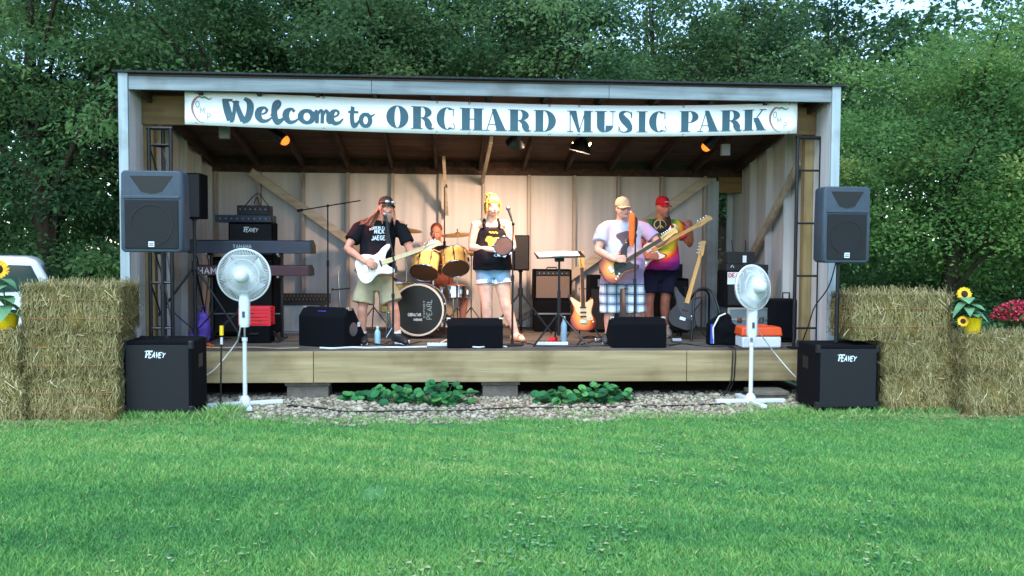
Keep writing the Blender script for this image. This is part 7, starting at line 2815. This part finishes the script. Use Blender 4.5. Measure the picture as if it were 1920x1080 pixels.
g1O = at(688, 503, .44)
g1 = guitar('glossy white guitar played by the guitarist in black', M_gwhite, M_guard_w, M_maplepale, g1O, at(820, 457, .40), (0.05, -1, .12))
t_ = g1.matrix_basis
strap(g1, [t_ @ Vector((.30, .16, -.02)), Vector((W_x := c1['P']['shR'].x * .4 + c1['base'].x, .58, DECK + c1['P']['neck'].z - .10)), Vector((c1['P']['shR'].x * .55 + c1['base'].x, .66, DECK + c1['P']['neck'].z + .005)), Vector((c1['base'].x, .86, DECK + c1['P']['neck'].z - .16)), Vector((c1['P']['shL'].x + c1['base'].x - .02, .90, DECK + .95)), t_ @ Vector((-.12, .02, -.03))])

# ------------------------------------------------------------------ singer
J2 = dict(head=(923, 388, 1.05), neck=(921, 410, 1.10), shL=(892, 423, 1.10), shR=(951, 423, 1.10), elL=(884, 464, 1.08), wrL=(926, 469, .90), elR=(961, 464, 1.06), wrR=(950, 473, .92),
          pelvis=(923, 505, 1.12), hipL=(909, 514, 1.12), hipR=(939, 514, 1.12), knL=(913, 570, 1.08), anL=(915, 622, 1.12), toL=(913, 634, .96), knR=(948, 571, 1.06), anR=(967, 623, 1.06), toR=(980, 633, .94))
c2 = person('singer with a blonde bun in a black tank top and denim shorts', J2, M_skin2, dict(brow=M_stud), rx=(.195, .195, .175, .160, .16), belly=.035, head=dict(yaw=R(18), pitch=R(4), s=.97), arm=1.12, leg=1.12,
            hands=(('L', (.9, -.1, .05), (.1, .9, .2), (0, 0, 1), .9, .92), ('R', (-.6, -.35, .3), (-.2, .8, 0), (0, 0, 1), .9, .92)))
M_tank = cloth('black_jersey', srgb(26, 24, 30))
s2 = tank(c2, M_tank, zl(506, 1.1, 922))
den = cloth('faded_denim', srgb(122, 160, 186), .2)
shorts(c2, den, zl(501, 1.1, 922), zl(532, 1.1, 908), zl(531, 1.1, 942), .108, .114, voxel=.009)
fr = cloth('frayed_white_hem', srgb(214, 218, 220), .15)
for s_, px_h in (('L', 908), ('R', 941)):
    hp, kn = c2['P']['hip' + s_], c2['P']['kn' + s_]
    z_ = zl(531, 1.1, px_h)
    q = (hp.z - z_) / (hp.z - kn.z)
    e, e0 = hp.lerp(kn, q + .02), hp.lerp(kn, q - .12)
    MB().tube([e0, e], [.113, .116], 22).build('frayed_hem', fr, c2['t'], smooth=60)
shoes(c2, mat('tan_sandal', srgb(150, 108, 72), .7, var=.15), sock=False, sandal=True)
M_blonde = mat('blonde_hair', srgb(204, 146, 72), .5, var=.45, scale=40, bump=.4, bscale=90)
hb = MB()
H = c2['H']
for (c_, r_) in (((0, .030, .050), (.086, .100, .092)), ((0, .055, -.01), (.080, .070, .080)), ((-.01, -.045, .088), (.060, .040, .034)), ((.032, -.055, .066), (.040, .035, .030)), ((-.045, -.045, .060), (.036, .035, .040)), ((-.080, .0, .0), (.018, .045, .070)), ((.080, .005, .005), (.016, .040, .060))):
    q = MB().ball((0, 0, 0), r_, n=16)
    hb.add([c2['Mh'] @ (Vector(v) + Vector(c_)) for v in q.v], q.f)
fuse(hb, 'hair', M_blonde, c2['t'], .008, 3, .4, (.006, 60, 2))
bn = MB()
for (c_, r_) in (((-.022, .03, .138), (.048, .046, .032)), ((.018, .02, .136), (.030, .03, .024)), ((-.052, .025, .132), (.028, .03, .024))):
    q = MB().ball((0, 0, 0), r_, n=14)
    bn.add([c2['Mh'] @ (Vector(v) + Vector(c_)) for v in q.v], q.f)
fuse(bn, 'hair_bun', M_blonde, c2['t'], .007, 2, .4, (.006, 70, 3))
rd = random.Random(9)
paths = []
for k in range(60):
    s_ = rd.choice((-1, 1))
    x0_ = s_ * rd.uniform(.07, .088)
    y0_ = rd.uniform(-.05, .06)
    paths.append([(x0_, y0_, .06), (x0_ * 1.06, y0_ - .01, 0), (x0_ * 1.0, y0_ - .012, -.05 - .06 * rd.random())])
for k in range(50):
    x0_ = rd.uniform(-.07, .07)
    paths.append([(x0_ * .6, -.03, .125), (x0_, -.085 + abs(x0_) * .4, .085), (x0_ * 1.15 + rd.uniform(-.01, .01), -.096 + abs(x0_) * .5, .042)])
for k in range(12):
    a = rd.uniform(0, 6.28)
    paths.append([(-.02 + .04 * math.cos(a), .03 + .035 * math.sin(a), .15), (-.02 + .052 * math.cos(a), .03 + .048 * math.sin(a), .155), (-.02 + .058 * math.cos(a + .8), .03 + .055 * math.sin(a + .8), .14 + .02 * rd.random())])
strands(c2, paths, M_blonde, .006, 'loose_hair')
gold = mat('gold_shirt_print', srgb(226, 170, 60), .7, var=.3, scale=40)
gx = lx(925, 452, 1.0, c2)
print_on(c2, s2, [grid_disc(gx - .015, zl(452, 1.0, 925) + .004, .082, .050, .22, seed=14)], gold, 'tank_print')
print_on(c2, s2, [ribbon([(gx - .05 + .1 * q / 10, zl(436, 1.0, 925) + .008 * math.sin(q * 1.9), .016) for q in range(11)])], gold, 'tank_print')
print_on(c2, s2, text_line('CC', lx(933, 477, 1.0, c2), zl(481, 1.0, 933), .085, .032, 0, .22), M_print, 'tank_print')
# hand percussion
tp = at(945, 462, .84)
tam = thing('tambourine', 'dark hand percussion ring with shiny jingles held by the singer', 'tambourine', tp[:])
Mt = Mx((0, 0, 0), (R(72), R(8), R(-25)))
MB().lathe([(.105, -.022), (.112, -.022), (.112, .022), (.105, .022), (.105, -.022)], Mt, 30).build('frame', M_black, tam, smooth=40)
MB().lathe([(0, .016), (.105, .016), (.105, .019), (0, .019)], Mt, 30).build('skin', mat('brown_drum_skin', srgb(70, 46, 38), .6, var=.3, scale=14), tam)
for k in range(10):
    a = 2 * PI * k / 10
    MB().lathe([(0, -.006), (.022, -.004), (.022, .004), (0, .006)], Mt @ Mx((.112 * math.cos(a), .112 * math.sin(a), 0)), 12).build('jingle', M_chrome, tam)

# ------------------------------------------------------------------ guitarist in plaid shorts
J3 = dict(head=(1168, 391, .70), neck=(1166, 411, .76), shL=(1133, 427, .76), shR=(1206, 426, .76), elL=(1121, 470, .62), wrL=(1152, 487, .375), elR=(1236, 458, .66), wrR=(1256, 441, .50),
          pelvis=(1166, 524, .78), hipL=(1144, 533, .78), hipR=(1189, 533, .78), knL=(1143, 589, .74), anL=(1141, 630, .76), toL=(1136, 641, .60), knR=(1194, 589, .74), anR=(1195, 629, .76), toR=(1203, 641, .62))
c3 = person('guitarist in a pastel tie dye shirt, tan cap and plaid shorts', J3, M_skin3, dict(brow=M_stud), belly=.10, rx=(.185, .215, .20, .19, .19), head=dict(yaw=R(12), pitch=R(2), roll=R(-3)), arm=1.08, leg=1.05, fat=1.12,
            hands=(('L', (.75, -.05, .1), (-.1, .9, -.3), (.2, 0, 1), 1.0, 1.05), ('R', (.6, -.35, .6), (-.4, .5, .45), (-.8, 0, .3), 1.25, 1.05)))
cc3 = (lx(1150, 440, .6, c3), 0, zl(430, .6, 1150))
M_td1 = ramp_mat('pastel_tie_dye', [(0, srgb(214, 172, 176)), (.22, srgb(196, 190, 200)), (.42, srgb(150, 166, 186)), (.6, srgb(208, 196, 206)), (.8, srgb(204, 156, 180)), (1, srgb(162, 150, 190))], cc3, (2.2, 1, 1.5), .55, 3.5)
s3 = tee(c3, M_td1, zl(533, .7, 1166), sleeve=.66, slack=.026, flare=.02, noise=(.012, 13, 2))
shorts(c3, plaid_mat(), zl(528, .7, 1166), zl(588, .7, 1146), zl(588, .7, 1192), .118, .116)
shoes(c3, mat('grey_shoe', srgb(60, 62, 66), .7, var=.15))
cap_hat(c3, cloth('tan_cap_cotton', srgb(206, 172, 138)))
H = c3['H']
for s_ in (-1, 1):
    MB().torus((0, 0, 0), .023, .0028, Matrix.Translation(H((s_ * .032, -.094, .004))) @ c3['Mh'].to_3x3().to_4x4() @ Mx(rot=(R(90), 0, 0)), 16, 5).build('spectacle_rim', M_black, c3['t'])
    MB().tube([H((s_ * .054, -.09, .006)), H((s_ * .080, .0, .008))], .0028, 5).build('spectacle_arm', M_black, c3['t'])
st3 = MB()
dark = mat('dark_shirt_print', srgb(92, 74, 82), .85, var=.15)
gx, gz = lx(1182, 450, .55, c3), zl(446, .55, 1182)
print_on(c3, s3, [grid_disc(gx - .02, gz, .115, .085, .12, seed=2)], dark, 'shirt_print')
print_on(c3, s3, [([(x - 0, z) for x, z in v], f) for v, f in [grid_disc(gx - .02, gz - .035, .026, .042, .05, seed=5)]], mat('pale_print_patch', srgb(196, 172, 178), .85, var=.1), 'shirt_print_patch')
bpz = []
rd = random.Random(3)
for k in range(46):
    a = rd.uniform(-1.3, 1.3)
    bpz.append([(.052 * math.sin(a), -.055 - .04 * math.cos(a), -.075), (.050 * math.sin(a), -.058 - .038 * math.cos(a), -.100 - .01 * rd.random())])
strands(c3, bpz, mat('grey_stubble', srgb(176, 158, 148), .9, var=.2), .006, 'beard')
g3O = at(1147, 505, .44)
g3 = guitar('sunburst guitar with dark pickguard played by the guitarist in plaid shorts', M_burst, M_guard_b, M_maple, g3O, at(1286, 421, .42), (-.02, -1, .15), fing=M_rose)
t_ = g3.matrix_basis
b3 = c3['base']
strap(g3, [t_ @ Vector((.30, .16, -.02)), Vector((b3.x + .08, .56, DECK + c3['P']['neck'].z - .12)), Vector((b3.x + .10, .70, DECK + c3['P']['neck'].z + .012)), Vector((b3.x + .02, .94, DECK + c3['P']['neck'].z - .16)), Vector((b3.x - .20, .98, DECK + .95)), t_ @ Vector((-.12, .02, -.03))])

# ------------------------------------------------------------------ bass player
J4 = dict(head=(1243, 388, 1.52), neck=(1240, 409, 1.56), shL=(1212, 422, 1.58), shR=(1273, 422, 1.56), elL=(1200, 465, 1.46), wrL=(1214, 484, 1.22), elR=(1294, 458, 1.50), wrR=(1295, 432, 1.34),
          pelvis=(1236, 512, 1.60), hipL=(1220, 520, 1.60), hipR=(1253, 520, 1.60), knL=(1217, 566, 1.56), anL=(1215, 618, 1.58), toL=(1212, 630, 1.42), knR=(1247, 566, 1.56), anR=(1248, 618, 1.58), toR=(1254, 630, 1.42))
c4 = person('bass player in a rainbow tie dye peace sign shirt and red cap', J4, M_skin4, dict(brow=M_stud), belly=.09, rx=(.175, .20, .19, .18, .18), head=dict(yaw=R(22), pitch=R(3)), arm=1.08, leg=1.02, fat=1.12,
            hands=(('L', (.7, -.1, .2), (-.1, .9, -.2), (.2, 0, 1), .9, 1.05), ('R', (-.15, -.3, .75), (-.5, .4, .2), (-.5, 0, .5), 1.2, 1.05)))
cc4 = (lx(1232, 415, 1.45, c4), 0, zl(420, 1.45, 1232))
M_td2 = ramp_mat('rainbow_tie_dye', [(0, srgb(40, 60, 50)), (.16, srgb(34, 120, 70)), (.26, srgb(200, 40, 44)), (.34, srgb(60, 150, 60)), (.44, srgb(214, 196, 60)), (.53, srgb(214, 60, 40)), (.64, srgb(190, 50, 150)), (.78, srgb(84, 60, 140)), (1, srgb(60, 66, 130))], cc4, (1.6, 1, 1.22), .10, 6)
s4 = tee(c4, M_td2, zl(506, 1.5, 1240), sleeve=.66, slack=.026, noise=(.011, 13, 5))
shorts(c4, cloth('navy_shorts', srgb(30, 28, 48)), zl(502, 1.5, 1238), zl(551, 1.5, 1218), zl(551, 1.5, 1250), .115, .125)
shoes(c4, mat('pale_shoe', srgb(150, 146, 140), .7, var=.1))
cap_hat(c4, cloth('red_cap_cotton', srgb(168, 30, 40)))
H = c4['H']
MB().tube([H((-.030 + .06 * q / 9, -.0905 + .009 * abs(q / 4.5 - 1) ** 2 + .004 * (q % 2), .058 + .014 * (q % 2))) for q in range(10)], .0026, 5).build('cap_stitching', M_print, c4['t'])
pcx, pcz = lx(1236, 418, 1.42, c4), zl(420, 1.42, 1236)
M_peace = mat('black_shirt_print', srgb(26, 30, 30), .85, var=.1)
M_peaceg = mat('olive_print_line', srgb(150, 160, 110), .85, var=.1)
print_on(c4, s4, [grid_disc(pcx + .02, pcz - .01, .095, .085, .03, seed=1)], M_peace, 'peace_disc')
ring = [(pcx + .02 + .072 * math.cos(2 * PI * k / 28), pcz - .01 + .064 * math.sin(2 * PI * k / 28), .013) for k in range(28)]
cxx, czz = pcx + .02, pcz - .01
ln_ = lambda a, b: ribbon([(cxx + (a[0] + (b[0] - a[0]) * q / 5), czz + (a[1] + (b[1] - a[1]) * q / 5), .013) for q in range(6)])
pc = print_on(c4, s4, [ribbon(ring, True), ln_((0, .062), (0, -.062)), ln_((0, -.004), (-.048, -.046)), ln_((0, -.004), (.048, -.046))], M_peaceg, 'peace_sign')
for v in pc.data.vertices:
    v.co.y -= .004
bpz = []
for k in range(60):
    a = rd.uniform(-1.2, 1.2)
    bpz.append([(.05 * math.sin(a), -.055 - .042 * math.cos(a), -.070), (.046 * math.sin(a), -.06 - .038 * math.cos(a), -.105), (.034 * math.sin(a), -.062 - .03 * math.cos(a), -.135)])
strands(c4, bpz, mat('grizzled_beard', srgb(126, 104, 94), .9, var=.25), .007, 'beard')
g4O = at(1197, 484, 1.30)
g4 = guitar('red bass with white pickguard and maple neck played by the bass player', M_gred, M_guard_w, M_maple, g4O, at(1326, 412, 1.26), (0, -1, .12), True)
t_ = g4.matrix_basis
b4 = c4['base']
strap(g4, [t_ @ Vector((.33, .18, -.02)), Vector((b4.x + .07, 1.38, DECK + c4['P']['neck'].z - .12)), Vector((b4.x + .09, 1.5, DECK + c4['P']['neck'].z + .012)), Vector((b4.x, 1.76, DECK + c4['P']['neck'].z - .16)), Vector((b4.x - .22, 1.78, DECK + .98)), t_ @ Vector((-.12, .02, -.03))])

# ------------------------------------------------------------------ drummer
J5 = dict(head=(818, 437, 2.36), neck=(819, 459, 2.42), shL=(793, 471, 2.42), shR=(845, 471, 2.42), elL=(782, 507, 2.36), wrL=(800, 483, 2.14), elR=(858, 507, 2.34), wrR=(846, 480, 2.12),
          pelvis=(821, 541, 2.46), hipL=(806, 545, 2.42), hipR=(837, 545, 2.42), knL=(770, 545, 2.05), anL=(768, 612, 2.06), toL=(764, 626, 1.92), knR=(871, 541, 2.00), anR=(866, 612, 2.02), toR=(868, 626, 1.88))
c5 = person('drummer with auburn hair sitting behind the gold drum kit', J5, M_skin4, dict(brow=M_eyed), rx=(.17, .175, .17, .17, .17), belly=.04, head=dict(yaw=R(-8), pitch=R(10)), hands=(('L', (.2, -.8, .3), (0, .2, -.9), (1, 0, .2), 1.1, 1.0), ('R', (-.2, -.8, .3), (0, .2, -.9), (-1, 0, .2), 1.1, 1.0)))
tee(c5, cloth('brown_tank', srgb(108, 62, 50)), c5['P']['pelvis'].z - .02, sleeve=.3, noise=(.008, 15, 7))
shorts(c5, cloth('grey_shorts', srgb(120, 110, 98)), c5['P']['pelvis'].z + .05, c5['P']['knL'].z + .0, c5['P']['knR'].z + .0, .10, .10)
shoes(c5, mat('dark_shoe', srgb(34, 32, 34), .7, var=.1))
hb = MB()
for (c_, r_) in (((0, .028, .052), (.084, .098, .088)), ((0, .05, .0), (.080, .072, .07))):
    q = MB().ball((0, 0, 0), r_, n=16)
    hb.add([c5['Mh'] @ (Vector(v) + Vector(c_)) for v in q.v], q.f)
fuse(hb, 'hair', mat('auburn_hair', srgb(96, 42, 26), .6, var=.25, scale=30, bump=.4, bscale=90), c5['t'], .008, 3, .4, (.004, 60, 2))
for s_, (a, b) in (('L', ((797, 487), (836, 465))), ('R', ((848, 484), (812, 467)))):
    tag(MB().tube([at(a[0], a[1], 2.13), at(b[0], b[1], 1.86)], [.008, .005], 8).build('drum_stick', M_maplepale, None, smooth=60), 'pale drum stick held over the ' + ('gold tom' if s_ == 'L' else 'cymbal side of the kit'), 'drum stick')
